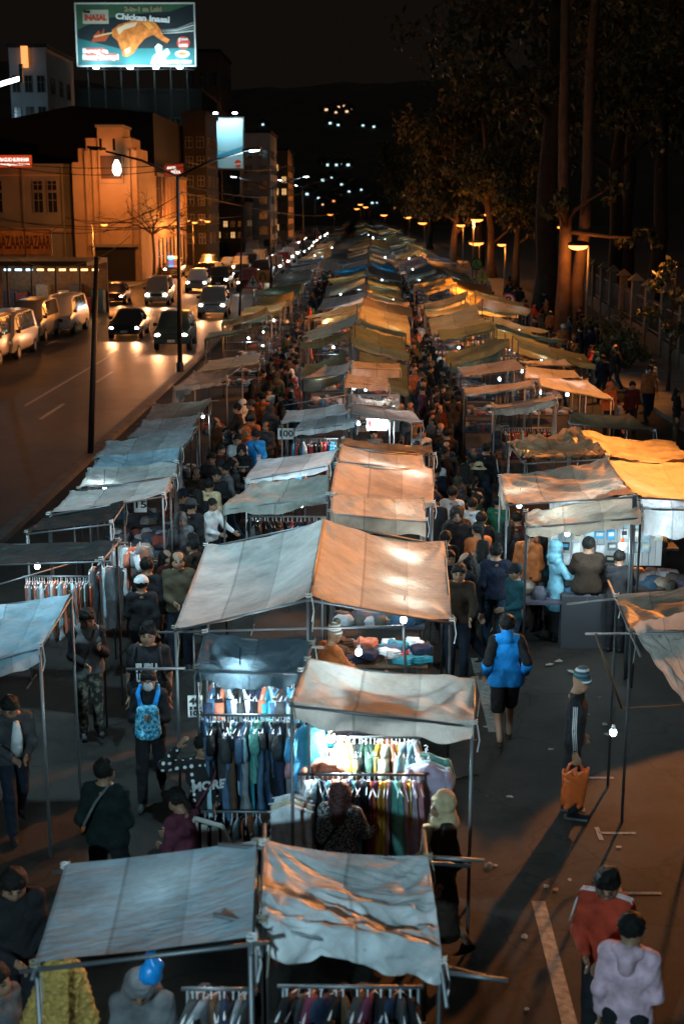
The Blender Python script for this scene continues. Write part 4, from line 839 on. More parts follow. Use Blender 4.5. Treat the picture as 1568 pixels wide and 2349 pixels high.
# striped beanie: bands of teal, white and navy
def stripes(key, cols, sc, axis=2, rough=.85):
    m = mat(key, cols[0], rough); n, l = m.node_tree.nodes, m.node_tree.links
    t = n.new('ShaderNodeTexCoord'); s = n.new('ShaderNodeSeparateXYZ'); l.new(t.outputs['Object'], s.inputs[0])
    a = n.new('ShaderNodeMath'); a.operation = 'MULTIPLY'; a.inputs[1].default_value = sc; l.new(s.outputs[axis], a.inputs[0])
    fr = n.new('ShaderNodeMath'); fr.operation = 'FRACT'; l.new(a.outputs[0], fr.inputs[0])
    r = n.new('ShaderNodeValToRGB'); r.color_ramp.interpolation = 'CONSTANT'; e = r.color_ramp.elements
    e[0].color = (*cols[0], 1); e[1].color = (*cols[1], 1); e[1].position = 1 / len(cols)
    for i, c in enumerate(cols[2:]): q = e.new((i + 2) / len(cols)); q.color = (*c, 1)
    l.new(fr.outputs[0], r.inputs[0]); l.new(r.outputs[0], n['Principled BSDF'].inputs['Base Color']); return m
M_bean = stripes('beanie_stripes', [(.05, .17, .20), (.03, .05, .07), (.6, .62, .62), (.04, .12, .15), (.03, .05, .07)], 8.5)
f = person(at_head(1322, 1532, 1.70), 1.35, 'man in a striped teal beanie and black track jacket holding an orange bag', 'black', 'black', 1.66, ('carry', 'pocket'), 'shift', None, 'beanie', M_bean, lean=.06, turn=.45, nod=.35, res=res1, hand=('grip', 'relaxed'), shoes='charcoal')
for dd in (-.018, 0, .018):
    for i in (0, 1):
        sx_ = (-1, 1)[i]; b = MB(); o1 = f.A(sx_ * .071, dd, 0.0); b.tube([f.sh[i] + o1 + f.A(0, 0, -.02), f.el[i] + f.A(sx_ * .066, dd, 0), f.wr[i] + f.A(sx_ * .05, dd, .05)], .0055, 5); onbody(f, 'sleeve_stripe', b, CL['white'])
for i in (0, 1):
    b = MB(); a = f.A((-.1, .1)[i], 0 if i == 0 else .04, 0); b.box(a[0] - .048, a[1] - .19, .002, a[0] + .048, a[1] + .07, .026); onbody(f, 'shoe_sole', b, CL['lightgrey'], False)
# the bag hangs from his hand: a thing of its own
mw = Matrix.Translation(f.o.location) @ Matrix.Rotation(f.o.rotation_euler.z, 4, 'Z'); hw = mw @ Vector(f.wr[0] * f.k + np.array((0, 0, -.09)))
V, Q = nets(lambda X, Y, Z: np.maximum(np.sqrt((np.abs(X + .015 * np.sin(Z * 9)) / (.185 + .07 * (Z + .1))) ** 3 + (np.abs(Y) / (.07 - .03 * (Z + .3))) ** 2) - 1, np.abs(Z + .33 - .05 * X) - .20) + .05 * np.sin(X * 38 + Z * 21 + 2 * np.sin(Z * 30)) * np.cos(Y * 24 + Z * 10), (-.3, -.2, -.58), (.3, .2, -.08), .013)
bo = empty('shopping_bag', hw, .15, 'orange plastic shopping bag hanging from the hand of the man in the beanie', 'bag'); link('bag_body', me_from(V, Q, 'bag', [bag_or]), None, bo); bo.scale = (.84, .8, .95)
for sx_ in (-1, 1):
    b = MB(); b.tube([(sx_ * .12, 0, -.15), (sx_ * .07, .01, -.04), (0, .0, .01)], [.028, .016, .012], 6); b.build('bag_handle', bag_or, bo, True)
M_red = CL['red']
f = person(at_head(1397, 1983, 1.68), -.5, 'man with glasses in a red track top with white shoulder stripes, looking down', 'red', 'black', 1.70, ('belly', 'belly'), 'stand', 'tuft', lean=.1, nod=.55, turn=.3, res=res1, wide=.92)
for i in (0, 1):
    for dd in (-.022, 0, .022):
        b = MB(); sx_ = (-1, 1)[i]; b.tube([f.pt(sx_ * .07, -.02 + dd, 1.475), f.sh[i] + f.A(sx_ * .045, dd, .062), f.sh[i] + f.A(sx_ * .082, dd, -.05), f.el[i] + f.A(sx_ * .068, dd, .08)], .006, 5); onbody(f, 'shoulder_stripe', b, CL['white'])
b = MB()
for s in (-1, 1):
    b.tube([tuple(f.TH(np.array([[s * .034 + .024 * math.cos(a), -.100, .118 + .02 * math.sin(a)]]))[0]) for a in [k * .628 for k in range(11)]], .0028, 5)
    b.tube([tuple(f.TH(np.array([[s * .058, -.098, .122]]))[0]), tuple(f.TH(np.array([[s * .09, .0, .125]]))[0])], .0026, 5)
b.tube([tuple(f.TH(np.array([[-.012, -.1, .12]]))[0]), tuple(f.TH(np.array([[.012, -.1, .12]]))[0])], .0026, 5); onbody(f, 'glasses', b, M_black)
person(at_head(1448, 2100, 1.66), 2.75, 'man seen from behind in a pale pinkish white hoodie beside the red track top', 'pink', 'black', 1.66, ('belly', 'down'), 'stand', 'short', res=res1, hood_down=True, wide=.95, nod=.3)
f = person(at_head(1012, 1822, 1.58), -1.25, 'woman in a beige headscarf and long dark brown coat seen from the side', 'brown', 'brown', 1.58, ('belly', 'pocket'), 'walk', None, 'hood', 'tan', hood_down=None, skirt=.28, coat=.25, res=res1)
b = MB(); b.tube([f.pt(.03, -.14, 1.40), f.pt(.02, -.16, 1.2), f.pt(.01, -.17, 1.02)], [.055, .045, .04], 7); onbody(f, 'scarf_end', b, CL['tan'])
b = MB(); b.box(-.24, -.06, .70, -.19, .22, 1.0); onbody(f, 'handbag', b, CL['black'], False)
M_tweed = mat('tweed', (.2, .2, .2), .9); n_, l_ = M_tweed.node_tree.nodes, M_tweed.node_tree.links
t_ = n_.new('ShaderNodeTexCoord'); v_ = n_.new('ShaderNodeTexVoronoi'); v_.inputs['Scale'].default_value = 75; r_ = n_.new('ShaderNodeValToRGB'); r_.color_ramp.elements[0].position = .3; r_.color_ramp.elements[1].position = .5; r_.color_ramp.elements[0].color = (.55, .55, .55, 1); r_.color_ramp.elements[1].color = (.03, .03, .03, 1)
l_.new(t_.outputs['Object'], v_.inputs[0]); l_.new(v_.outputs['Distance'], r_.inputs[0]); l_.new(r_.outputs[0], n_['Principled BSDF'].inputs[0])
M_rhair = mat('dark_red_hair', (.05, .012, .010), .5, bump=.5, bscale=120)
f = person(at_head(782, 1792, 1.58), math.pi - .35, 'woman with long dark red hair in black and white tweed facing the lit clothes racks', M_tweed, 'black', 1.58, ('reachlow', 'belly'), 'stand', 'long', res=res1, haircol=M_rhair)
strap(f, [(-.12, -.02, 1.46), (-.02, .15, 1.30), (.12, .17, 1.08), (.19, .05, .95)], CL['black'])
# polka dots
M_dots = mat('polka_dots', (.012, .012, .014), .9); n_, l_ = M_dots.node_tree.nodes, M_dots.node_tree.links
t_ = n_.new('ShaderNodeTexCoord'); v_ = n_.new('ShaderNodeTexVoronoi'); v_.inputs['Scale'].default_value = 13; v_.inputs['Randomness'].default_value = .25; r_ = n_.new('ShaderNodeValToRGB'); r_.color_ramp.interpolation = 'CONSTANT'; r_.color_ramp.elements[0].color = (.75, .75, .75, 1); r_.color_ramp.elements[1].color = (.012, .012, .014, 1); r_.color_ramp.elements[1].position = .27
l_.new(t_.outputs['Object'], v_.inputs[0]); l_.new(v_.outputs['Distance'], r_.inputs[0]); l_.new(r_.outputs[0], n_['Principled BSDF'].inputs[0])
f = person(at_head(467, 1692, 1.55), .35, 'smiling woman in a black sweater with white polka dots raising one arm to her head', M_dots, 'black', 1.56, ('head', 'belly'), 'stand', 'tail', res=res1, turn=.15, nod=.1)
text('MORE', 'sweater_lettering', Matrix.Translation(f.pt(0, -.178, 1.21)) @ Matrix.Rotation(R(90), 4, 'X'), .13, CL['white'], f.o, .004, bold=.006)
strap(f, [(.15, .0, 1.46), (.06, -.17, 1.28), (-.12, -.18, 1.02), (-.20, -.08, .92)], CL['rose'], .03)
V, Q = carve([((-.21, -.10, .84), (-.21, .02, .84), .075, .075)], .015); link('handbag', me_from(V, Q, 'handbag', [CL['red']]), None, f.o)
# seated woman in rose and her white plastic chair
p = P(452, 1935, .62); person((p.x - .05, p.y, -.42), -2.2, 'seated woman in a rose pink sweater beside the polka dot woman', 'rose', 'black', 1.55, ('reachlow', 'belly'), 'stand', 'tail', sit=True, lean=.3, nod=.5, res=res1)
def plastic_chair(loc, rz, label):
    o = empty('plastic_chair', loc, rz, label, 'chair'); m = mat('white_plastic', (.45, .42, .38), .4)
    for sx_ in (-1, 1):
        for sy in (-1, 1): b = MB(); b.tube([(sx_ * .24, sy * .22, 0), (sx_ * .2, sy * .19, .43)], [.02, .026], 6); b.build('leg', m, o, True)
        b = MB(); b.tube([(sx_ * .24, -.2, .44), (sx_ * .27, -.2, .64), (sx_ * .27, .16, .67), (sx_ * .24, .22, .62)], .022, 6); b.build('armrest', m, o, True)
    b = MB(); b.box(-.23, -.23, .42, .23, .23, .45); b.build('seat', m, o)
    b = MB(); n = 10
    for k in range(4): x = -.18 + k * .12; b.box(x - .035, .22, .45, x + .035, .245, .80)
    b.tube([(-.24, .235, .45), (-.235, .245, .72), (-.16, .25, .85), (.16, .25, .85), (.235, .245, .72), (.24, .235, .45)], .025, 7); b.build('backrest', m, o)
    return o
p = P(505, 1940, .5); plastic_chair((p.x + .05, p.y, 0), 2.6, 'white plastic armchair behind the seated woman in rose')
f = person(at_head(240, 1742, 1.65), math.pi - .25, 'man seen from behind in a dark green jacket with a crossbody bag strap', 'dkgreen', 'black', 1.65, ('belly', 'pocket'), 'walk', 'short', res=res1, wide=1.1)
strap(f, [(-.07, .06, 1.47), (.02, .19, 1.33), (.13, .20, 1.12), (.19, .10, .99)], CL['lightgrey'], .028)
b = MB(); b.tube([f.pt(.15, .18, 1.07), f.pt(.21, .09, .96)], [.018, .018], 6); onbody(f, 'strap_tip', b, CL['orange'])
f = person(at_head(340, 1538, 1.55), .06, 'woman in a white face mask carrying a turquoise backpack on her chest', 'black', 'black', 1.55, ('chest', 'chest'), 'walk', 'tail', res=res1, nod=.18, shoes='grey')
V, Q = nets(lambda X, Y, Z: np.maximum(cone(X, Y, Z, (0, -.055, .065), (0, -.05, .085), .062, .06), -(cone(X, Y, Z, (0, -.02, .07), (0, -.02, .09), .045, .045))) + 100 * (Y > -.03), (-.09, -.16, 0), (.09, .0, .16), .008); link('face_mask', me_from(f.TH(V), Q, 'mask', [CL['white']]), None, f.o)
M_pack = mat('backpack_print', (.05, .3, .42), .7); n_, l_ = M_pack.node_tree.nodes, M_pack.node_tree.links
t_ = n_.new('ShaderNodeTexCoord'); v_ = n_.new('ShaderNodeTexNoise'); v_.inputs['Scale'].default_value = 22; r_ = n_.new('ShaderNodeValToRGB'); r_.color_ramp.interpolation = 'CONSTANT'; e = r_.color_ramp.elements; e[0].color = (.02, .10, .16, 1); e[1].color = (.03, .34, .55, 1); e[1].position = .45; q_ = e.new(.56); q_.color = (.25, .55, .62, 1); q_ = e.new(.64); q_.color = (.08, .09, .10, 1)
l_.new(t_.outputs['Object'], v_.inputs[0]); l_.new(v_.outputs['Fac'], r_.inputs[0]); l_.new(r_.outputs[0], n_['Principled BSDF'].inputs[0])
V, Q = carve([((-.06, -.24, 1.00), (-.05, -.23, 1.25), .10, .085, 1.2), ((.06, -.24, 1.00), (.05, -.23, 1.25), .10, .085, 1.2), ((-.05, -.32, .98), (.05, -.32, .98), .055, .055)], .015, .03); link('backpack', me_from(V, Q, 'backpack', [M_pack]), None, f.o)
for s in (-1, 1):
    b = MB(); b.tube([f.pt(s * .10, .06, 1.47), f.pt(s * .12, -.11, 1.43), f.pt(s * .08, -.20, 1.30)], [.03, .03, .03], 7); onbody(f, 'backpack_strap', b, CL['blue'])
f = person(at_head(338, 1432, 1.74), .04, 'big man with bushy hair in a dark grey T-shirt with white lettering', 'charcoal', 'black', 1.72, ('down', 'down'), 'stand', 'tuft', res=res1, wide=1.35, sleeves='short', nod=0)
for i, s in enumerate(('FUBU', 'UNDER')): text(s, 'shirt_lettering', Matrix.Translation(f.pt(0, -.203, 1.24 - i * .12)) @ Matrix.Rotation(R(90), 4, 'X'), .13, CL['white'], f.o, .003, fit=.25, bold=.008)
for s in (-1, 1): strap(f, [(s * .13, .1, 1.44), (s * .14, -.12, 1.42), (s * .17, -.17, 1.22), (s * .2, -.05, 1.04)], CL['black'], .04)
M_camo = mat('camouflage', (.07, .07, .05), .9); n_, l_ = M_camo.node_tree.nodes, M_camo.node_tree.links
t_ = n_.new('ShaderNodeTexCoord'); v_ = n_.new('ShaderNodeTexNoise'); v_.inputs['Scale'].default_value = 16; r_ = n_.new('ShaderNodeValToRGB'); r_.color_ramp.interpolation = 'CONSTANT'; e = r_.color_ramp.elements; e[0].color = (.02, .02, .018, 1); e[1].color = (.09, .085, .06, 1); e[1].position = .48; q_ = e.new(.58); q_.color = (.19, .18, .15, 1)
l_.new(t_.outputs['Object'], v_.inputs[0]); l_.new(v_.outputs['Fac'], r_.inputs[0]); l_.new(r_.outputs[0], n_['Principled BSDF'].inputs[0]); CL['camoprint'] = M_camo
f = person(at_head(198, 1395, 1.68), .35, 'man in a light grey vest with black sleeves and camouflage trousers', 'lightgrey', 'camoprint', 1.68, ('belly', 'phone'), 'shift', 'short', res=res1, sleevecol='black', nod=.4, shoes='grey', hood_down=True)
strap(f, [(.1, 0, 1.46), (.03, -.16, 1.28), (-.08, -.17, 1.05)], CL['black'], .02)
f = person(at_head(22, 1580, 1.62), .5, 'woman in an open grey cardigan over a white shirt leaning at the left edge', 'grey', 'dkdenim', 1.60, ('belly', 'belly'), 'walk', 'short', res=res1, lean=.2, nod=.6, turn=-.6)
b = MB(); b.tube([f.pt(0, -.12, 1.40), f.pt(0, -.165, 1.25), f.pt(0, -.15, 1.0)], [.03, .06, .07], 8); onbody(f, 'shirt_front', b, CL['white'])
person(at_head(30, 1985, 1.70), .55, 'man with short hair in a black shirt looking down at the left edge', 'black', 'black', 1.70, ('belly', 'belly'), 'stand', 'short', res=res1, nod=.55, turn=-.2, wide=1.1)
person((-2.42, 7.9, 0), 1.2, 'person in a pale grey T-shirt cut off by the left edge', 'lightgrey', 'black', 1.55, ('down', 'down'), 'stand', 'short', res=res1, sleeves='short')
person(at_head(322, 2195, 1.62), .1, 'vendor with a grey hood pulled over the face under the blue-grey tarp', 'lightgrey', 'black', 1.60, ('chest', 'belly'), 'stand', None, 'hood', 'lightgrey', res=res1, nod=.75, lean=.12, wide=1.12)
M_bluebag = mat('blue_plastic', (.01, .24, .62), .3, bump=.3, bscale=20)
p = P(345, 2198, 2.0); V, Q = nets(lambda X, Y, Z: smin(cone(X, Y, Z, (0, 0, -.10), (.02, 0, -.06), .075, .06), cone(X, Y, Z, (0, 0, 0), (0, 0, .06), .018, .03), .05) + .006 * np.sin(X * 80 + Z * 50) * np.cos(Y * 70), (-.13, -.13, -.22), (.13, .13, .12), .01)
o = empty('plastic_bag', p, 0, 'bright blue plastic bag tied under the front rail of the blue-grey tarp', 'bag'); link('bag_body', me_from(V, Q, 'bag', [M_bluebag]), None, o)
f = person(at_head(742, 1452, 1.5), 2.2, 'stooping vendor in orange with a striped knitted hat behind the folded clothes', 'orange', 'black', 1.56, ('reachlow', 'reachlow'), 'stand', None, 'beanie', stripes('knit_stripes', [(.5, .45, .38), (.12, .10, .08)], 22), res=res1, lean=.25, nod=.4)
b = MB(); b.ell(tuple(f.TH(np.array([[0, .03, .30]]))[0]), .05, 9, 6); onbody(f, 'pompom', b, CL['khaki'])
# ---- the cluster in front of the packaged goods and up the crowded aisle: D-coordinates of the head, height, heading
def z3(x, y): return (1109 + x * .3827) / 1.08992, (860 + y * .3827) / 1.08992
near = [
 (560, 1195, 1.66, 2.6, 'man seen from behind in a rust orange hoodie near the packaged goods', 'orange', 'brown', dict(hood_down=True, wide=1.1)),
 (742, 1278, 1.58, -1.9 + 3.6, 'woman in a light blue headscarf and long blue top at the packaged goods', 'lblue', 'black', dict(hat='hood', hatcol='lblue', hood_down=None, hair=None, coat=.3, arms=('reachlow', 'reachlow'))),
 (945, 1255, 1.70, math.pi, 'broad man in a dark brown jacket at the counter of packaged goods', 'brown', 'black', dict(wide=1.2, arms=('reachlow', 'reachlow'))),
 (1140, 1362, 1.52, math.pi - .3, 'stooping person in black at the right of the packaged goods', 'black', 'black', dict(lean=.35, arms=('reachlow', 'reachlow'))),
 (340, 1300, 1.68, math.pi + .1, 'man seen from behind in a dark teal jacket and blue jeans', 'navy', 'denim', dict(wide=1.1, legs='step')),
 (255, 1268, 1.56, 2.9, 'woman in a loose white cardigan and white sneakers', 'lightgrey', 'black', dict(hair='long', shoes='white', legs='walk')),
 (425, 1140, 1.60, 2.9, 'person in a grey sweater with a dark bag strap beside the orange hoodie', 'charcoal', 'khaki', dict(hair='long')),
 (360, 985, 1.62, 2.6, 'person in a dark green shirt beside the grey flap of the big orange tent', 'green', 'black', dict()),
 (58, 925, 1.66, 2.8, 'man in a white T-shirt turning his head, taller of the two white shirts', 'white', 'denim', dict(sleeves='short')),
 (185, 1000, 1.60, 2.9, 'shorter person in a white T-shirt with one hand raised', 'white', 'dkdenim', dict(sleeves='short', arms=('down', 'phone'))),
 (95, 1052, 1.62, math.pi, 'person seen from behind in a light grey hoodie near the white shirts', 'grey', 'black', dict(hood_down=True)),
 (245, 1092, 1.60, math.pi - .2, 'person in black between the grey hoodie and the green shirt', 'black', 'black', dict()),
 (228, 775, 1.60, math.pi, 'woman in a pale bucket hat and denim jacket seen from behind', 'dkdenim', 'black', dict(hat='bucket', hatcol='tan', hair='long')),
 (278, 645, 1.68, 2.7, 'man in a black jacket with white arm stripes beside the lettered hoodie', 'black', 'denim', dict(wide=1.1)),
 (342, 570, 1.62, math.pi, 'person in a grey hood with orange letters on the back', 'grey', 'denim', dict(hat='hood', hatcol='grey', hair=None)),
 (40, 1345, 1.50, .3, 'young person in black looking towards the bridge beside the big gable tent', 'black', 'black', dict()),
 (10, 1215, 1.6, math.pi, 'person with a patterned backpack beside the grey flap stall', 'charcoal', 'black', dict()),
 (665, 1215, 1.58, 2.4, 'woman in teal half hidden behind the light blue headscarf', 'teal', 'black', dict(hair='long')),
 (480, 1090, 1.6, 2.9, 'person in maroon under the left edge of the orange tarp', 'maroon', 'black', dict())]
for x, y, h, rz, lab, top, bot, kw in near:
    X, Yd = z3(x, y); f = person(at_head(X, Yd, h + .02), rz, lab, top, bot, h, res=.02, **{**dict(arms=('belly', 'down')), **kw})
    if 'orange letters' in lab: text('VE', 'back_lettering', Matrix.Translation(f.pt(0, .19, 1.18)) @ Matrix.Rotation(math.pi, 4, 'Z') @ Matrix.Rotation(R(90), 4, 'X'), .2, CL['orange'], f.o, .004, bold=.01)
    if 'arm stripes' in lab:
        for i in (0, 1): b = MB(); b.tube([f.sh[i] + f.A((-.07, .07)[i], 0, 0), f.el[i] + f.A((-.065, .065)[i], 0, 0)], .012, 5); onbody(f, 'sleeve_stripe', b, CL['white'])
mid = [
 (586, 988, 1.66, .3, 'man in a cap and bright blue shirt with a pink tag beside the white awning', 'blue', 'black', dict(hat='cap', hatcol='charcoal', sleeves='long', arms=('down', 'belly'))),
 (554, 1022, 1.64, .1, 'young man in a black hoodie with white chest letters and hands together', 'black', 'black', dict(hat='hood', hatcol='black', hair=None, arms=('chest', 'chest'))),
 (578, 952, 1.64, 2.8, 'person in an orange jacket and grey cap in the left aisle', 'orange', 'black', dict(hat='cap', hatcol='grey')),
 (621, 930, 1.7, 2.7, 'tall person in a grey hood seen from behind in the left aisle', 'grey', 'charcoal', dict(hat='hood', hatcol='grey', hair=None)),
 (610, 968, 1.58, -.4, 'woman with dark hair in a grey sweater beside the blue shirt', 'grey', 'black', dict(hair='long')),
 (415, 1178, 1.62, .5, 'person in a light hooded jacket standing before the kerb stalls', 'lightgrey', 'charcoal', dict(hat='hood', hatcol='lightgrey', hair=None, arms=('pocket', 'pocket'))),
 (497, 1078, 1.62, .1, 'vendor in black holding a white package beside the dark aisle', 'black', 'black', dict(arms=('chest', 'chest'))),
 (450, 1075, 1.6, .2, 'woman with brownish hair in a dark coat near the kerb stalls', 'brown', 'black', dict(hair='long', coat=.2)),
 (490, 958, 1.6, 1.2, 'woman in dark grey leaning to the bluish kerb lamp', 'charcoal', 'black', dict(hair='long', lean=.15)),
 (1398, 878, 1.62, .2, 'person in an orange-lit yellow hoodie at the right end of the peach awnings', 'orange', 'black', dict(hat='hood', hatcol='orange', hair=None)),
 (1450, 876, 1.64, .1, 'person in a maroon sweater standing on the right pavement', 'maroon', 'black', dict()),
 (1495, 826, 1.66, .6, 'person in a white shirt on the right pavement by the park fence', 'white', 'dkdenim', dict(sleeves='short')),
 (1554, 890, 1.62, 1.2, 'woman in a dark top and pale trousers at the right edge', 'charcoal', 'khaki', dict(hair='long')),
 (857, 985, 1.55, .2, 'seller with black hair in front of the lit goods under the 250 price sign', 'lightgrey', 'black', dict())]
for x, y, h, rz, lab, top, bot, kw in mid:
    f = person(at_head(x, y, h), rz, lab, top, bot, h, res=.022, **{**dict(arms=('down', 'belly')), **kw})
    if 'pink tag' in lab: b = MB(); b.box(-.02, -.19, 1.02, .07, -.18, 1.16); onbody(f, 'tag', b, CL['pink'], False); strap(f, [(-.1, 0, 1.45), (.02, -.17, 1.2)], CL['black'], .03)
    if 'chest letters' in lab: text('Champion', 'chest_lettering', Matrix.Translation(f.pt(0, -.172, 1.25)) @ Matrix.Rotation(R(90), 4, 'X'), .07, CL['white'], f.o, .003)
    if 'white package' in lab: b = MB(); b.box(-.08, -.32, 1.1, .08, -.27, 1.22); onbody(f, 'package', b, CL['white'], False)
# ---------------------------------------------------------------- the crowd further up the aisles
protos = []
rc = random.Random(5)
TOPN = dict(black='black', charcoal='charcoal grey', grey='grey', maroon='maroon', orange='rust orange', brown='brown', navy='navy', denim='denim blue', white='white', teal='teal', red='red', khaki='khaki', lightgrey='light grey', olive='olive', rose='rose', tan='tan', yellow='mustard')
cfg = [dict(arms=('down', 'swing'), legs='walk'), dict(arms=('belly', 'belly'), legs='stand', hair='long'), dict(arms=('down', 'belly'), legs='step', hat='cap'), dict(arms=('pocket', 'down'), legs='shift', hat='hood', hair=None), dict(arms=('chest', 'down'), legs='walk', hair='tail'), dict(arms=('belly', 'reachlow'), legs='stand', lean=.15), dict(arms=('down', 'back'), legs='walk', hair='long', coat=.15), dict(arms=('swing', 'down'), legs='step', hood_down=True)]
for c in cfg:
    f = person((0, -300, 0), 0, 'x', 'grey', 'black', 1.64, res=.030, **c); protos.append(f.o)
HWORD = ['short haired', 'long haired', 'capped', 'hooded', 'ponytailed', 'stooping', 'coated', 'broad']
def crowd(x, y, rz, where, h=None, proto=None):
    i = proto if proto is not None else rc.randrange(8); c = copy_tree(protos[i]); c.location = (x, y, 0); c.rotation_euler = (0, 0, rz); s = (h or rc.uniform(1.5, 1.74)) / 1.68; c.scale = (s * rc.uniform(.95, 1.1), s * rc.uniform(.95, 1.1), s)
    t = rc.choices(list(TOPN), weights=[14, 9, 6, 6, 6, 7, 6, 4, 4, 2, 3, 4, 4, 3, 2, 2, 2])[0]; hc_ = rc.choice(['black', 'charcoal', 'grey', 'white', 'red', 'navy'])
    for ch in c.children:
        nm = ch.name.split('.')[0]
        m = {'top': t, 'coat': t, 'hood': t, 'cap': hc_, 'trousers': rc.choice(['black', 'dkdenim', 'charcoal', 'brown', 'denim'])}.get(nm)
        if m: ch.material_slots[0].link = 'OBJECT'; ch.material_slots[0].material = CL[m]
    tag(c, f'{HWORD[i]} shopper in a {TOPN[t]} top {where}', 'person', f'{HWORD[i]} shoppers in {TOPN[t]} tops {where}'); return c
taken = [o.location.copy() for o in C.objects if o.get('category') == 'person' and o.location.y > 0]
def scatter(n, xs, ys, where, power=1.0, mind=.42):
    k = 0
    for _ in range(n * 6):
        if k >= n: break
        y = ys[0] + (ys[1] - ys[0]) * rc.random() ** power; x = rc.uniform(*xs)
        if any(abs(q.x - x) < mind and abs(q.y - y) < mind * 1.1 for q in taken): continue
        taken.append(Vector((x, y, 0))); crowd(x, y, rc.choice([0, math.pi, 0, math.pi, 1.57, -1.57]) + rc.uniform(-.5, .5), where); k += 1
scatter(34, (-3.1, -2.55), (17, 34), 'in the left aisle by white tarps'); 
scatter(50, (-3.1, -1.9), (34, 62), 'in the left aisle by green tarps')
scatter(30, (-3.1, -1.9), (62, 115), 'in the left aisle by blue tarps')
scatter(34, (1.2, 2.25), (17.5, 34), 'in the right aisle by orange tarps')
scatter(66, (1.55, 2.7), (34, 62), 'in the right aisle by green tarps')
scatter(40, (2.3, 3.2), (62, 118), 'in the right aisle by blue tarps')
scatter(10, (6.6, 9.4), (32, 50), 'beside the right pavement kerb')
scatter(46, (6.4, 11.0), (50, 100), 'between yellow stalls and park')
scatter(0, (-4.6, -3.2), (10.5, 16), 'in the dark by near kerb stalls')
for q in protos:
    for ch in list(q.children): bpy.data.objects.remove(ch)
    bpy.data.objects.remove(q)
# ================================================================ GOODS
GM = {}
def garment_mesh(kind):
    if kind in GM: return GM[kind]
    r = random.Random(len(kind) + len(GM)); b = MB(); n = 16
    prof = {  # (drop, half width across the rail, half thickness)
        'shirt': [(.03, .03, .018), (.05, .09, .024), (.09, .20, .034), (.13, .225, .038), (.3, .20, .040), (.5, .205, .042), (.64, .21, .040), (.66, .205, .034)],
        'dress': [(.03, .03, .018), (.05, .09, .024), (.10, .19, .034), (.25, .18, .036), (.45, .20, .046), (.75, .24, .06), (1.0, .26, .066), (1.02, .255, .06)],
        'jeans': [(.06, .14, .014), (.08, .16, .022), (.3, .16, .026), (.6, .15, .026), (.9, .14, .024), (.92, .135, .02)]}[kind]
    vs = []; fs = []; ns = 14; tot = prof[-1][0]
    zs = sorted(set([p[0] for p in prof] + [tot * (k + 1) / ns for k in range(ns - 1)])); ph = r.uniform(0, 6)
    for z in zs:
        k = max(i for i, p in enumerate(prof) if p[0] <= z + 1e-9); k2 = min(k + 1, len(prof) - 1); t = 0 if k == k2 else (z - prof[k][0]) / max(1e-6, prof[k2][0] - prof[k][0])
        w = prof[k][1] + (prof[k2][1] - prof[k][1]) * t; th = prof[k][2] + (prof[k2][2] - prof[k][2]) * t
        for i in range(n):
            a = 2 * math.pi * i / n; rp = 1 + (.55 * math.sin(5 * a + ph + z * 3) + .3 * math.sin(3 * a + z * 7)) * min(1, z * 2.2)
            vs.append((th * math.sin(a) * rp + .012 * math.sin(z * 9 + a * 2 + ph), w * math.cos(a) * (1 + .05 * math.sin(z * 13 + ph)), -z + .012 * math.sin(a * 3 + ph) * (z > .5)))
    for j in range(len(zs) - 1):
        for i in range(n): fs.append((j * n + i, (j + 1) * n + i, (j + 1) * n + (i + 1) % n, j * n + (i + 1) % n))
    fs.append(tuple(range(n))); b.add(vs, fs)
    if kind == 'shirt':
        for s in (-1, 1): b.tube([(0, s * .2, -.10), (.01, s * .25, -.25), (.012, s * .25, -.46 if r.random() < .6 else -.3)], [.045, .05, .042], 7)
    m = b.mesh(kind); m.polygons.foreach_set('use_smooth', [True] * len(m.polygons)); m.materials.append(CL['grey'])
    h = MB(); h.tube([(0, -.21, -.10), (0, 0, -.035), (0, .21, -.10)], .007, 5); h.tube([(0, 0, -.035), (0, 0, .0), (.0, .02, .022), (0, .0, .036), (0, -.014, .026)], .005, 5); hm = h.mesh('hanger'); hm.materials.append(mat('hanger_white', (.7, .72, .74), .4)); GM[kind] = (m, hm); return GM[kind]
GC = {k: cloth('g_' + k, v) for k, v in {'rust red': (.34, .075, .03), 'mustard': (.46, .25, .035), 'dark green': (.035, .07, .05), 'teal green': (.10, .30, .26), 'black': (.012, .012, .013), 'dusty pink': (.46, .22, .25), 'light blue': (.32, .50, .58), 'white': (.70, .72, .74), 'cream': (.55, .50, .38), 'coral': (.55, .17, .10), 'denim blue': (.06, .12, .20), 'navy': (.02, .03, .06), 'charcoal': (.045, .048, .05), 'grey': (.20, .21, .22), 'turquoise': (.03, .26, .34), 'plum': (.13, .03, .06), 'brown': (.09, .05, .03), 'bright red': (.5, .04, .04), 'sky blue': (.08, .35, .6), 'lilac': (.40, .33, .42)}.items()}
ORD = ['first', 'second', 'third', 'fourth', 'fifth', 'sixth', 'seventh', 'eighth', 'ninth', 'tenth', 'eleventh', 'twelfth', 'thirteenth', 'fourteenth', 'fifteenth', 'sixteenth', 'seventeenth', 'eighteenth', 'nineteenth', 'twentieth', '21st', '22nd', '23rd', '24th', '25th', '26th', '27th', '28th', '29th', '30th', '31st', '32nd', '33rd', '34th', '35th', '36th']
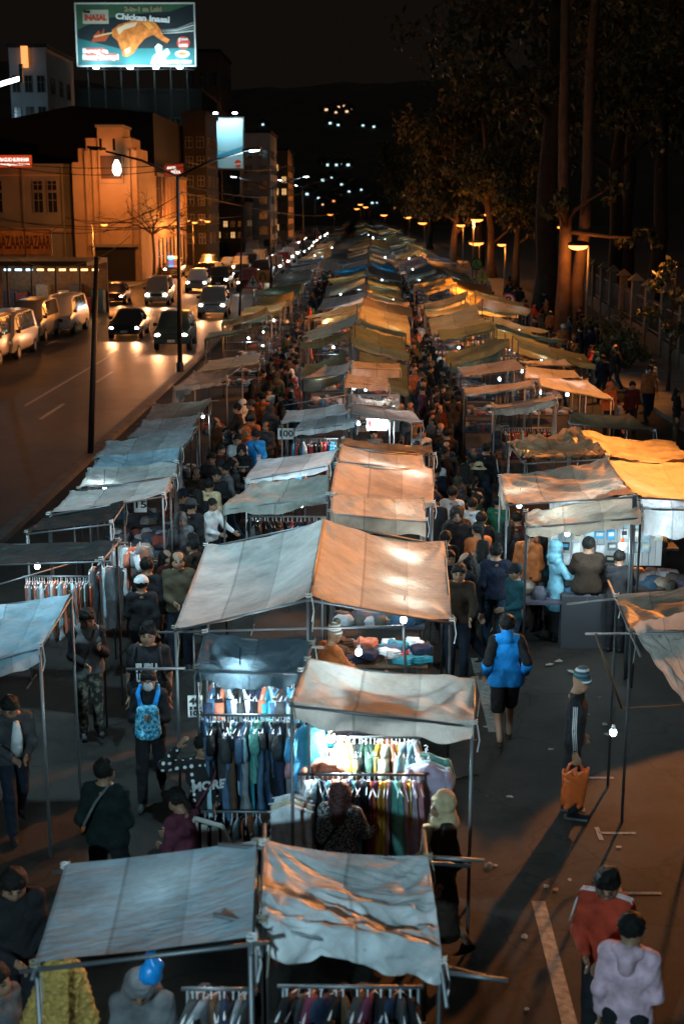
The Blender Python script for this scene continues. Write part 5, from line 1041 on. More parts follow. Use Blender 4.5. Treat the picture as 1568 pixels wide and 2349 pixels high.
def hang(a, b_, n, cols, where, kinds=('shirt',), rot=.25, sc=1.0, seed=0, frm='left'):
    """n garments on hangers along the rail a-b; each a thing with its hanger as part"""
    r = random.Random(seed); a = Vector(a); b_ = Vector(b_); ang = math.atan2(b_.y - a.y, b_.x - a.x)
    for i in range(n):
        k = r.choice(kinds); g, hm = garment_mesh(k); c = cols[i % len(cols)] if len(cols) >= n else r.choice(cols)
        o = bpy.data.objects.new({'shirt': 'hanging_shirt', 'dress': 'hanging_dress', 'jeans': 'hanging_jeans'}[k], g); C.objects.link(o)
        o.location = a.lerp(b_, (i + .5 + r.uniform(-.3, .3)) / n) + Vector((0, 0, -.045)); o.rotation_euler = (r.uniform(-.05, .05), 0, ang + r.uniform(-rot, rot)); s = sc * r.uniform(.88, 1.08); o.scale = (s * r.uniform(.8, 1.2), s * r.uniform(.85, 1.05), s * r.uniform(.78, 1.12))
        o.material_slots[0].link = 'OBJECT'; o.material_slots[0].material = GC[c]
        tag(o, f'{c} {k}, {ORD[i]} from the {frm} on {where}', 'garment', 'clothes on ' + where)
        h = bpy.data.objects.new('hanger', hm); C.objects.link(h); h.parent = o
def rack(a, b_, label, legs=True, low=None):
    """free-standing pipe rack under the rail a-b"""
    a = Vector(a); b_ = Vector(b_); o = empty('clothes_rack', (a.x, a.y, 0), 0, label, 'clothes rack'); d = b_ - a
    b = MB(); b.tube([(-.04 * d.x / d.length, -.04 * d.y / d.length, a.z), (d.x * 1.03, d.y * 1.03, b_.z)], .014, 7); b.build('rail', M_steel, o, True)
    nrm = Vector((-d.y, d.x, 0)).normalized()
    for q in (Vector((0, 0, 0)), Vector((d.x, d.y, 0))):
        b = MB(); b.tube([(q.x, q.y, 0.02), (q.x, q.y, a.z)], .013, 6); b.build('upright', M_steel, o, True)
        b = MB(); b.tube([q - nrm * .28 + Vector((0, 0, .015)), q + nrm * .28 + Vector((0, 0, .015))], .013, 6); b.build('foot', M_steel, o, True)
    return o
def RL(x, y, z=1.9): return P(x, y, z)
mixd = ['navy', 'charcoal', 'denim blue', 'grey', 'turquoise', 'black', 'white', 'brown', 'light blue', 'plum', 'sky blue', 'charcoal', 'denim blue', 'black']
# the two racks under the teal tarp
a, b_ = RL(487, 1562, 1.78), RL(692, 1568, 1.78); b_ = Vector((b_.x, a.y, 1.78)); rack(a, b_, 'rear clothes rack under the dark teal tarp'); hang(a, b_, 30, mixd + ['coral', 'bright red'], 'the rear rack, teal tarp stall', seed=1, rot=.4)
a, b_ = RL(470, 1640, 1.75), RL(704, 1642, 1.75); b_ = Vector((b_.x, a.y, 1.75)); rack(a, b_, 'front clothes rack under the dark teal tarp'); hang(a, b_, 34, mixd + ['charcoal', 'navy', 'teal green'], 'the front rack, teal tarp stall', ('shirt', 'jeans', 'dress'), seed=2, rot=.4)
a2 = a + Vector((.02, -.32, -.85)); b2 = b_ + Vector((-.1, -.32, -.85)); rack(a2, b2, 'low rack of jeans before the dark teal tarp stall'); hang(a2, b2, 12, ['denim blue', 'navy', 'light blue', 'charcoal', 'black'], 'the low jeans rack', ('jeans',), seed=3, rot=.3, sc=.85)
# the two lit racks under the beige tarp
a, b_ = RL(716, 1690, 1.52), RL(956, 1684, 1.52); b_.y = a.y; rack(a, b_, 'rear lit clothes rack under the beige tarp')
hang(a, b_, 26, ['rust red', 'dusty pink', 'lilac', 'white', 'coral', 'lilac', 'dusty pink', 'coral', 'mustard', 'mustard', 'black', 'black', 'dark green', 'dark green', 'dark green', 'charcoal', 'mustard', 'cream', 'cream', 'coral', 'mustard', 'cream', 'light blue', 'light blue', 'light blue', 'white'], 'the rear lit rack', seed=4, rot=.3)
a, b_ = RL(692, 1776, 1.42), RL(964, 1768, 1.42); b_.y = a.y; rack(a, b_, 'front lit clothes rack under the beige tarp')
hang(a, b_, 25, ['white', 'white', 'light blue', 'black', 'navy', 'turquoise', 'rust red', 'rust red', 'white', 'navy', 'turquoise', 'charcoal', 'navy', 'black', 'rust red', 'plum', 'mustard', 'mustard', 'dusty pink', 'teal green', 'teal green', 'dusty pink', 'mustard', 'lilac', 'dusty pink'], 'the front lit rack', ('dress',), seed=5, rot=.35)
c = RL(722, 1700, 1.46); hang(c + Vector((-.06, .1, .06)), c + Vector((.1, -.5, .06)), 7, ['white', 'white', 'lilac', 'dusty pink', 'lilac', 'coral', 'coral'], 'the side rail by the brightest bulb', seed=6, rot=.2, frm='back')
c = RL(962, 1700, 1.48); hang(c + Vector((.05, .0, 0)), c + Vector((.07, -.45, 0)), 4, ['light blue', 'teal green', 'light blue', 'lilac'], 'the right end of the lit racks', seed=7, rot=.2, frm='back')
c = RL(684, 1800, 1.38); hang(c + Vector((-.05, .0, 0)), c + Vector((-.06, -.3, 0)), 3, ['white', 'cream', 'white'], 'the left end of the lit racks', ('dress',), seed=8, rot=.2, frm='back')
c = RL(712, 1648, 1.85); hang(c + Vector((-.09, .0, 0)), c + Vector((.02, 0, 0)), 2, ['sky blue', 'turquoise'], 'the rail between teal and beige stalls', seed=9, rot=1.0)
# white plastic basket and a magenta pole above the racks
p = RL(830, 1660, 2.0); b = MB()
for k in range(9): x = -.19 + k * .0475; b.box(x - .008, -.13, 0, x + .008, -.12, .13); b.box(x - .008, .12, 0, x + .008, .13, .13)
for z in (0, .045, .09, .13): b.box(-.2, -.132, z, .2, -.118, z + .014); b.box(-.2, .118, z, .2, .132, z + .014)
b.box(-.2, -.12, -.01, .2, .12, .0)
o = b.build('basket', mat('basket_white', (.55, .56, .58), .5)); o.location = p; tag(o, 'white slatted plastic basket hanging under the beige tarp flap', 'basket')
for i, (x0, y0, x1, y1, m, lab) in enumerate([(808, 1632, 755, 1690, 'mustard', 'yellowish pole leaning under the beige tarp flap'), (858, 1642, 795, 1690, 'dusty pink', 'pink pole leaning under the beige tarp flap')]):
    q0, q1 = P(x0, y0, 2.15), P(x1, y1, 1.9); b = MB(); b.tube([q0, q1], .012, 6); tag(b.build('hook_pole', GC[m], smooth=True), lab, 'pole')
# racks elsewhere
a = P(672, 1006, 1.6); b_ = P(772, 1003, 1.6); b_.y = a.y; rack(a, b_, 'rack of coloured T-shirts below the 100 price board'); hang(a, b_, 22, ['plum', 'dusty pink', 'grey', 'white', 'bright red', 'sky blue', 'sky blue', 'charcoal', 'black', 'brown', 'dark green', 'coral'], 'the T-shirt rack', seed=10, rot=.25)
a = P(60, 1322, 1.55); b_ = P(205, 1330, 1.55); b_.y = a.y; rack(a, b_, 'rack of shiny skirts under the dark tarp at the left edge'); hang(a, b_, 26, ['grey', 'white', 'brown', 'rust red', 'light blue', 'charcoal', 'coral'], 'the skirt rack', ('jeans',), seed=11, rot=.3, sc=.8)
a = P(205, 1288, 1.75); hang(a, a + Vector((.42, .1, 0)), 4, ['grey', 'light blue', 'grey', 'charcoal'], 'the end of the dark tarp stall', ('jeans',), seed=12, rot=1.1, sc=.95)
a = P(282, 1245, 1.75); hang(a, a + Vector((.25, .1, 0)), 3, ['white', 'coral', 'grey'], 'the aisle side of the dark tarp stall', ('shirt',), seed=13, rot=1.0)
a = P(1150, 982, 1.5); b_ = P(1262, 980, 1.5); b_.y = a.y; rack(a, b_, 'rack of dark clothes under the curved cream awning'); hang(a, b_, 22, ['black', 'charcoal', 'navy', 'sky blue', 'brown', 'black', 'plum'], 'the rack under the curved cream awning', seed=14)
a = P(575, 1185, 1.85); b_ = P(742, 1180, 1.85); b_.y = a.y; rack(a, b_, 'rack of dark clothes behind the grey gable slope'); hang(a, b_, 18, ['black', 'charcoal', 'brown', 'black', 'navy', 'plum'], 'the rack behind the grey gable slope', seed=15, rot=.5)
a = P(600, 1075, 1.9); b_ = P(700, 1070, 1.9); b_.y = a.y; rack(a, b_, 'rack half hidden below the long white tarp'); hang(a, b_, 14, ['black', 'charcoal', 'rust red', 'sky blue', 'white'], 'the rack below the long white tarp', seed=16, rot=.5)
# under the two nearest tarps
a = P(430, 2268, 1.62); b_ = P(575, 2262, 1.62); b_.y = a.y; rack(a, b_, 'rack of dark coats under the nearest blue-grey tarp'); hang(a, b_, 9, ['charcoal', 'black', 'grey', 'brown', 'charcoal', 'navy', 'black', 'grey', 'charcoal'], 'the coat rack under the blue-grey tarp', seed=17, rot=.6)
a = P(650, 2262, 1.62); b_ = P(960, 2275, 1.62); b_.y = a.y; rack(a, b_, 'rack of dark garments below the crumpled silvery sheet'); hang(a, b_, 12, ['black', 'charcoal', 'plum', 'navy', 'black', 'brown', 'charcoal', 'plum', 'black', 'navy', 'charcoal', 'black'], 'the rack below the crumpled silvery sheet', seed=18, rot=.6)
M_fluff = mat('mustard_fluff', (.36, .22, .05), .95, var=.4, scale=30, bump=1.0, bscale=45)
p = P(140, 2215, 1.75); V, Q = nets(lambda X, Y, Z: smin(cone(X, Y, Z, (0, 0, -.05), (0, 0, -.42), .12, .15), smin(cone(X, Y, Z, (-.08, 0, -.08), (-.22, .0, -.4), .07, .06), cone(X, Y, Z, (.08, 0, -.08), (.17, -.02, -.42), .07, .06), .04), .05) + .014 * np.sin(X * 70 + 5 * np.sin(Z * 40)) * np.sin(Z * 65 + Y * 50), (-.36, -.22, -.65), (.34, .22, .12), .013)
o = empty('fluffy_coat', p, .2, 'mustard yellow fluffy coat hanging at the left end of the blue-grey tarp stall', 'coat'); link('coat_body', me_from(V, Q, 'coat', [M_fluff]), None, o)
# price signs
def sign_board(loc, w, h, rz, lines, label, ink, size, post=0.0, name='price_sign'):
    o = empty(name, loc, rz, label, 'sign'); b = MB(); b.box(-w / 2, -.008, -h / 2, w / 2, .008, h / 2); b.build('board', M_white, o)
    for i, (s, z, sz) in enumerate(lines): text(s, 'lettering', Matrix.Translation((0, -.0095, z)) @ Matrix.Rotation(R(90), 4, 'X'), sz, ink, o, .0008, fit=min(w * .86, .62 * sz * len(s)), bold=.004)
    if post: b = MB(); b.tube([(0, .012, h / 2 if post > 0 else -h / 2), (0, .012, post)], .008, 5); b.build('post', M_steel, o)
    return o
M_ink = mat('ink_black', (.012, .012, .014), .7); M_inkr = mat('ink_red', (.45, .02, .02), .6)
p = P(448, 1620, 1.5); sign_board(p, .15, .23, .1, [('40', .055, .10), ('3 for', -.02, .045), ('100', -.075, .07)], 'handwritten white price card reading 40 and 100 beside the teal stall', M_ink, .1, post=.75)
p = P(655, 995, 1.75); sign_board(p, .34, .24, 0, [('100', 0, .19)], 'white price board reading 100 on a post at the white awning', M_ink, .2, post=-1.7)
p = P(865, 970, 1.95); sign_board(p, .46, .32, 0, [('CLEARANCE', .1, .07), ('\u20b1250', -.035, .18)], 'white price sign reading 250 in red under the pale pink awning', M_inkr, .2)
p = P(322, 1158, 1.9); sign_board(p, .20, .24, .1, [('15', 0, .15)], 'small white card with a number beside the grey kerb tarp', M_ink, .1)
p = P(1238, 1398 - 190, 1.9)
# lit goods under the 250 sign
def goods_wall(loc, w, h, n, cols, label, gl, rz=0, seed=0, board=(.45, .46, .46)):
    o = empty('display_board', loc, rz, label, 'display board'); b = MB(); b.box(-w / 2, 0, 0, w / 2, .03, h); b.build('board', mat('board_%d' % seed, board, .7), o)
    b = MB()
    for k in range(int(w / .1)): b.tube([(-w / 2 + k * .1 + .05, -.012, 0), (-w / 2 + k * .1 + .05, -.012, h)], .003, 4)
    b.build('wire_grid', M_steel, o)
    r = random.Random(seed); nx = int(w / .16); k = 0
    for j in range(int(h / .2)):
        for i in range(nx):
            if k >= n or r.random() < .1: continue
            x, z = -w / 2 + (i + .5) * w / nx + r.uniform(-.02, .02), h - .12 - j * .2 + r.uniform(-.02, .02); ww, hh = r.uniform(.05, .075), r.uniform(.05, .085); dd = r.uniform(.02, .06)
            c = r.choice(cols); q = MB(); q.box(-ww, -dd, -hh, ww, 0, hh); g = q.build('package', GC[c]); M = Matrix.Translation(loc) @ Matrix.Rotation(rz, 4, 'Z') @ Matrix.Translation((x, -.02, z)) @ Matrix.Rotation(r.uniform(-.08, .08), 4, 'Y'); g.matrix_world = M
            q = MB(); q.box(-ww * .7, -dd - .004, -hh * .2, ww * .7, -dd - .001, hh * .6); q.build('window', GC[r.choice(cols)], g)
            row, colm = ['top', 'second', 'third', 'fourth', 'fifth', 'sixth'][j], ORD[i]
            tag(g, f'{c} package, {colm} from left, {row} row of {gl}', 'package', 'packages on ' + gl); k += 1
    return o
p = P(1385, 1290, 1.15); goods_wall(Vector((p.x, p.y, 1.1)), 1.75, 1.02, 44, ['white', 'white', 'grey', 'light blue', 'white', 'cream', 'sky blue', 'charcoal'], 'bright board of packaged goods under the orange tarp', 'the bright packaged goods board', seed=31)
b = MB(); b.box(p.x - .75, p.y - .75, 0, p.x + .85, p.y - .35, .82); o = b.build('sales_counter', mat('counter_cloth', (.03, .03, .035), .9)); tag(o, 'dark covered counter in front of the packaged goods', 'counter')
q = P(857, 1003, 1.0); goods_wall(Vector((q.x, q.y + .8, 1.0)), 1.3, .95, 26, ['white', 'grey', 'light blue', 'white', 'charcoal'], 'board of small goods under the 250 price sign', 'the board under the 250 price sign', seed=32)
# heap of folded clothes on a trestle table
p = P(868, 1500, .85); o = empty('trestle_table', (p.x, p.y, 0), 0, 'trestle table of folded clothes between the gable tent and the beige tarp', 'table')
b = MB(); b.box(-.62, -.35, .78, .62, .35, .82); b.build('tabletop', mat('plywood', (.15, .1, .06), .8, var=.3), o)
for sx_ in (-1, 1):
    for sy in (-1, 1): b = MB(); b.tube([(sx_ * .55, sy * .32, 0), (sx_ * .5, sy * .26, .78)], .018, 6); b.build('leg', M_steel, o)
r = random.Random(8); cl = ['denim blue', 'white', 'bright red', 'black', 'grey', 'coral', 'navy', 'light blue', 'brown', 'turquoise']
for k in range(30):
    x, y = (k % 6) * .2 - .5 + r.uniform(-.06, .06), (k // 6) * .15 - .3 + r.uniform(-.05, .05); V, Q = FOLD if k else (None, None)
    if k == 0:
        FOLD = nets(lambda X, Y, Z: np.maximum(np.abs(X) / .13, np.maximum(np.abs(Y) / .09, np.abs(Z - .05) / (.045 + .01 * np.sin(X * 30) * np.cos(Y * 40)))) * .05 - .05 + .004 * np.sin(Z * 180), (-.17, -.13, -.03), (.17, .13, .14), .015); V, Q = FOLD
        FM = me_from(V, Q, 'folded_garment', [CL['grey']])
    g = bpy.data.objects.new('folded_garment', FM); C.objects.link(g); g.location = (p.x + x, p.y + y, .824 + (.09 if r.random() < .35 else 0)); g.rotation_euler = (r.uniform(-.2, .2), r.uniform(-.2, .2), r.uniform(0, 3)); c = r.choice(cl); g.material_slots[0].link = 'OBJECT'; g.material_slots[0].material = GC[c]
    tag(g, f'{c} folded garment in the heap on the trestle table', 'garment', f'{c} folded garments in the heap')
# counters with goods in the near stalls
rg = random.Random(21)
for k, (w, d) in dict(C3L=(1.2, 1.6), C3R=(1.2, 1.6), C4R=(1.3, .6), C5R=(1.4, .9), C6R=(1.4, .6), C8R=(1.3, .6), R2L=(1.2, 1.2), R2R=(1.2, 1.2), R3L=(1.2, .9), R3R=(1.3, .9), R5L=(1.5, .7), R5R=(1.5, .8), R6L=(1.4, .7), R4R=(1.4, .8), L3=(1.1, .8), L4=(1.2, .9), L5=(1.2, .9), L6=(1.2, .9), L7=(1.2, .9), L8=(1.2, .9), L9=(1.2, .9)).items():
    goods_mesh(w, d, rg).build('counter', M_goods, st[k], smooth=True, fix=False).data.set_sharp_from_angle(angle=R(55))
# loose pipes between the stalls
for i, (x0, y0, z0, x1, y1, z1, r_, lab) in enumerate([(360, 1451, 2.0, 925, 1436, 2.0, .013, 'long bare pipe across the front of the big gable tent'), (290, 1535, 1.95, 425, 1533, 1.95, .014, 'bare pipe end sticking out left of the dark teal tarp'), (925, 1436, 2.0, 930, 1560, 1.2, .016, 'upright pipe at the front right of the big gable tent'), (1365, 1455, 2.1, 1425, 1625, 1.1, .014, 'slanting wooden pole below the drooping sheet at the right edge'), (1425, 1626, 1.1, 1560, 1618, 1.1, .012, 'horizontal pole end below the drooping sheet at the right edge'), (1030, 2232, 2.0, 1165, 2250, 2.0, .015, 'bare pipe end with a warm glint right of the silvery sheet'), (980, 1966, 2.25, 1110, 1975, 2.25, .014, 'thin bare pipe end behind the silvery sheet'), (0, 1340, 1.6, 170, 1290, 1.6, .012, 'slanting rail end in front of the skirts'), (650, 930, 2.35, 800, 905, 2.5, .014, 'bare pipe frame behind the flat white awning')]):
    b = MB(); b.tube([P(x0, y0, z0), P(x1, y1, z1)], r_, 6); tag(b.build('bare_pipe', M_steel if i not in (3, 4) else mat('old_wood', (.12, .07, .04), .9), smooth=True), lab, 'pipe')
# drooping corner cloth at the right edge
c0, c1, c2, c3 = P(1446, 1446, 2.2), P(1640, 1446, 2.3), P(1660, 1660, 1.35), P(1575, 1640, 1.4)
o = empty('hanging_sheet', (c0.x, c0.y, 0), 0, 'grey-orange sheet drooping in folds from the stall corner at the right edge', 'tarp'); link('cloth', sheet(Vector((c0.x, c0.y, 0)), c0, c1, c2, c3, 40, 30, sag=.0, wr=.06, seed=77, crumple=.10, twist=1.5), TP('beige'), o, True)
# ================================================================ VEHICLES
M_glass = mat('car_glass', (.012, .014, .016), .08, spec=.8); M_tyre = mat('tyre', (.012, .012, .012), .85); M_rim = mat('alloy_rim', (.35, .35, .36), .35, .8)
M_trim = mat('car_black_trim', (.02, .02, .021), .5); M_plate = mat('number_plate', (.55, .55, .5), .5)
M_head = glow('headlamp', (1.0, .90, .74), 55); M_headoff = mat('headlamp_glass', (.4, .42, .44), .15); M_tail = glow('tail_lamp', (1, .06, .02), 4); M_headb = glow('headlamp_blue', (.72, .88, 1.0), 55)
def paint(n, c): return mat('paint_' + n, c, .28, .15, var=.06, scale=3, spec=.6)
PT = dict(white=paint('white', (.42, .41, .40)), silver=paint('silver', (.18, .18, .18)), black=paint('black', (.014, .014, .016)), green=paint('dark_green', (.03, .05, .045)), beige=paint('beige', (.2, .165, .13)), red=paint('maroon', (.12, .02, .015)))
KIND = {  # stations front to back: y, bottom, belt, roof, half width, roof half width ; windscreen and side window station spans
 'van': ([(-2.25, .42, .72, .75, .72, .66), (-2.2, .34, .92, .97, .80, .74), (-1.85, .30, 1.05, 1.10, .84, .78), (-1.15, .30, 1.12, 1.80, .85, .66), (-.7, .30, 1.12, 1.92, .85, .68), (1.7, .30, 1.12, 1.93, .85, .68), (2.15, .32, 1.1, 1.84, .84, .66), (2.3, .42, .95, 1.0, .80, .70)], (2, 3), [(3, 4), (4, 5, 3)], (-1.45, 1.4), .31),
 'suv': ([(-2.3, .45, .70, .75, .74, .68), (-2.2, .36, .95, 1.0, .84, .78), (-1.2, .34, 1.06, 1.11, .87, .80), (-.45, .34, 1.1, 1.62, .88, .66), (0, .34, 1.1, 1.76, .88, .68), (1.7, .34, 1.12, 1.74, .88, .67), (2.15, .36, 1.1, 1.4, .86, .66), (2.3, .45, .9, .95, .82, .72)], (2, 3), [(3, 4), (4, 5, 2)], (-1.45, 1.4), .36),
 'sedan': ([(-2.15, .34, .58, .62, .70, .62), (-2.05, .26, .74, .78, .80, .74), (-1.0, .24, .86, .90, .84, .76), (-.15, .24, .90, 1.30, .85, .60), (.3, .24, .90, 1.40, .85, .60), (1.0, .24, .92, 1.36, .85, .60), (1.65, .26, .92, .98, .83, .70), (2.15, .32, .82, .86, .76, .66)], (2, 3), [(3, 4), (4, 5)], (-1.3, 1.3), .3),
}
def car(kind, loc, rz, col, label, lights=True, sc=1.0, spotw=0, bluish=False, group=None, bar=False, taxi=False, detail=True):
    stn, ws, sw, axl, wr_ = KIND[kind]; o = empty({'van': 'van', 'suv': 'sport_utility_car', 'sedan': 'sedan_car'}[kind], loc, rz, label, {'van': 'van', 'suv': 'car', 'sedan': 'car'}[kind], group); o.scale = (sc, sc, sc)
    b = MB(); ring = []
    for (y, zb, bl, rf, w, wr) in stn:
        h = [(w * .88, zb), (w, zb + .12), (w * 1.01, bl - .12), (w * .97, bl), (wr, rf - .05), (wr * .86, rf), (wr * .4, rf + .02)]
        ring.append([(x, y, z) for x, z in h] + [(-x, y, z) for x, z in h[::-1]])
    n = len(ring[0]); vs = [v for q in ring for v in q]; fs = []
    for j in range(len(ring) - 1):
        for i in range(n): fs.append((j * n + i, j * n + (i + 1) % n, (j + 1) * n + (i + 1) % n, (j + 1) * n + i))
    fs += [tuple(range(n)), tuple(range((len(ring) - 1) * n, len(ring) * n))[::-1]]
    b.add(vs, fs); body = b.build('body', PT[col] if isinstance(col, str) else col, o)
    body.data.polygons.foreach_set('use_smooth', [True] * len(body.data.polygons)); body.data.set_sharp_from_angle(angle=R(38))
    def V(j, i): return Vector(ring[j][i])
    def pane(name, a, b2, c, d, off=.012, ins=.05):
        ctr = (a + b2 + c + d) / 4; nrm = (b2 - a).cross(d - a).normalized(); q = [p + (ctr - p) * ins for p in (a, b2, c, d)]
        if nrm.dot(ctr - Vector((0, 0, .9))) < 0: nrm = -nrm
        m = MB(); m.prism([p + nrm * (-.004) for p in q], nrm * (off + .004)); return m.build(name, M_glass, o)
    a, c = ws; pane('windscreen', V(a, 3) + Vector((-.1, .05, .03)), V(a, n - 4) + Vector((.1, .05, .03)), V(c, n - 5), V(c, 4), ins=.04)
    pane('rear_window', V(-2, 3) + Vector((-.12, .05, .05)), V(-2, n - 4) + Vector((.12, .05, .05)), V(-3, n - 5), V(-3, 4), ins=.08)
    for s in sw:
        k = s[2] if len(s) > 2 else 1
        for q in range(k):
            for side in (0, 1):
                I, J = (3, 4) if side == 0 else (n - 4, n - 5)
                p0 = V(s[0], I).lerp(V(s[1], I), q / k); p1 = V(s[0], I).lerp(V(s[1], I), (q + 1) / k); p3 = V(s[0], J).lerp(V(s[1], J), q / k); p2 = V(s[0], J).lerp(V(s[1], J), (q + 1) / k)
                pane('side_window', p0, p1, p2, p3, ins=.09)
    y0, w0 = stn[1][0], stn[1][4]; zb, bl = stn[1][1], stn[1][2]
    for s in (-1, 1):
        m = MB(); m.ell((s * w0 * .76, y0 - .02, bl - .16), (.15, .09, .085), 10, 6); m.build('headlight', (M_headb if bluish else M_head) if lights else M_headoff, o, True)
        m = MB(); m.box(s * (stn[3][4] + .02) - .1, stn[2][0] + .35, stn[2][2] + .05, s * (stn[3][4] + .02) + .1, stn[2][0] + .43, stn[2][2] + .2); m.build('wing_mirror', M_trim, o)
        for k, y in enumerate(axl):
            m = MB(); m.tube([(s * (stn[3][4] - .2), y, wr_), (s * (stn[3][4] + .015), y, wr_)], wr_, 18); t = m.build('wheel', M_tyre, o, False)
            m = MB(); m.tube([(s * (stn[3][4] + .0), y, wr_), (s * (stn[3][4] + .022), y, wr_)], wr_ * .62, 14); m.build('rim', M_rim, t)
    m = MB(); m.box(-w0 * .5, y0 - .085, bl - .24, w0 * .5, y0 - .02, bl - .08); m.build('grille', M_trim, o)
    m = MB(); m.box(-w0 * .98, stn[0][0] - .04, zb + .04, w0 * .98, y0 + .1, zb + .22); m.build('bumper', M_trim if kind == 'sedan' else PT[col] if isinstance(col, str) else col, o)
    m = MB(); m.box(-.18, stn[0][0] - .055, zb + .10, .18, stn[0][0] - .045, zb + .22); m.build('number_plate', M_plate, o)
    if bar:
        m = MB(); m.box(-.55, -.2, stn[4][3] + .02, -.05, .05, stn[4][3] + .16); m.build('light_bar', glow('police_blue', (.05, .35, 1), 30), o)
        m = MB(); m.box(.05, -.2, stn[4][3] + .02, .55, .05, stn[4][3] + .16); m.build('light_bar', glow('police_orange', (1, .16, .03), 22), o)
    if spotw:
        for s in (-1, 1): spot('headlight_beam', (s * w0 * .76, y0 - .16, bl - .16), (s * w0 * .5, y0 - 9, -.15), (1, .40, .16), spotw * .62, 62, .8, .07, o)
    return o
def gp(x, y, X=None):
    p = P(x, y)
    return p
for i, (x, y, col, lab, k) in enumerate([(2, 837, 'beige', 'parked van cut off by the left edge, nearest of the parked row', 'van'), (45, 823, 'silver', 'silver parked van, second nearest of the parked row', 'van'), (106, 782, 'beige', 'beige parked van lit from the side, middle of the parked row', 'van'), (174, 766, 'white', 'white parked van farthest along the parked row', 'van')]):
    p = P(x, y); car(k, (p.x - .85, p.y + 1.4, 0), 0, col, lab, False, 1.03)
for x, y, k, col, lab, sw, kw in [
    (281, 780, 'sedan', 'black', 'black sedan with bluish headlights in the left lane', 420, dict(bluish=True)),
    (389, 807, 'suv', 'green', 'dark green utility car with square nose nearest the bridge in the lane', 420, dict(sc=.96)),
    (483, 731, 'suv', 'white', 'white sport utility car beside the kerb poles', 420, {}),
    (356, 702, 'van', 'white', 'white people carrier with rounded bonnet turning into the street', 380, dict(sc=.98)),
    (254, 700, 'sedan', 'red', 'dark maroon car with orange glowing headlights behind the pole', 250, {}),
    (448, 672, 'suv', 'white', 'white off-road car with black grille behind the dark lamp post', 300, {}),
    (393, 637, 'suv', 'silver', 'patrol car with blue and orange roof lights', 0, dict(bar=True)),
    (473, 625, 'suv', 'silver', 'silver car behind the white off-road car', 250, {}),
    (549, 631, 'suv', 'white', 'white car with bright headlights left of the kerb pole', 250, {}),
    (606, 633, 'sedan', 'silver', 'silver sedan beside the road signs', 250, {}),
    (578, 592, 'van', 'silver', 'large silver minibus in the queue', 200, dict(sc=1.15))]:
    p = P(x, y); car(k, (p.x, p.y + 2.2, 0), .04, col, lab, True, kw.pop('sc', 1.0), sw, **kw)
rv = random.Random(4); used_ = []
for i in range(50):
    y = 108 + i * 4.6 + rv.uniform(-2, 2); x = (-8.7, -11.4, -14.0)[i % 3] + rv.uniform(-.3, .3)
    car(rv.choice(['van', 'suv', 'sedan', 'suv']), (x, y, 0), 0, rv.choice(['white', 'silver', 'black', 'red']), 'far car with lit headlights in the queue up the road', True, 1.0, 0, group='far cars in the queue')
p = P(440, 620); car('van', (p.x - 2.2, p.y + 9, 0), 0, 'black', 'dark van standing beyond the patrol car', False)
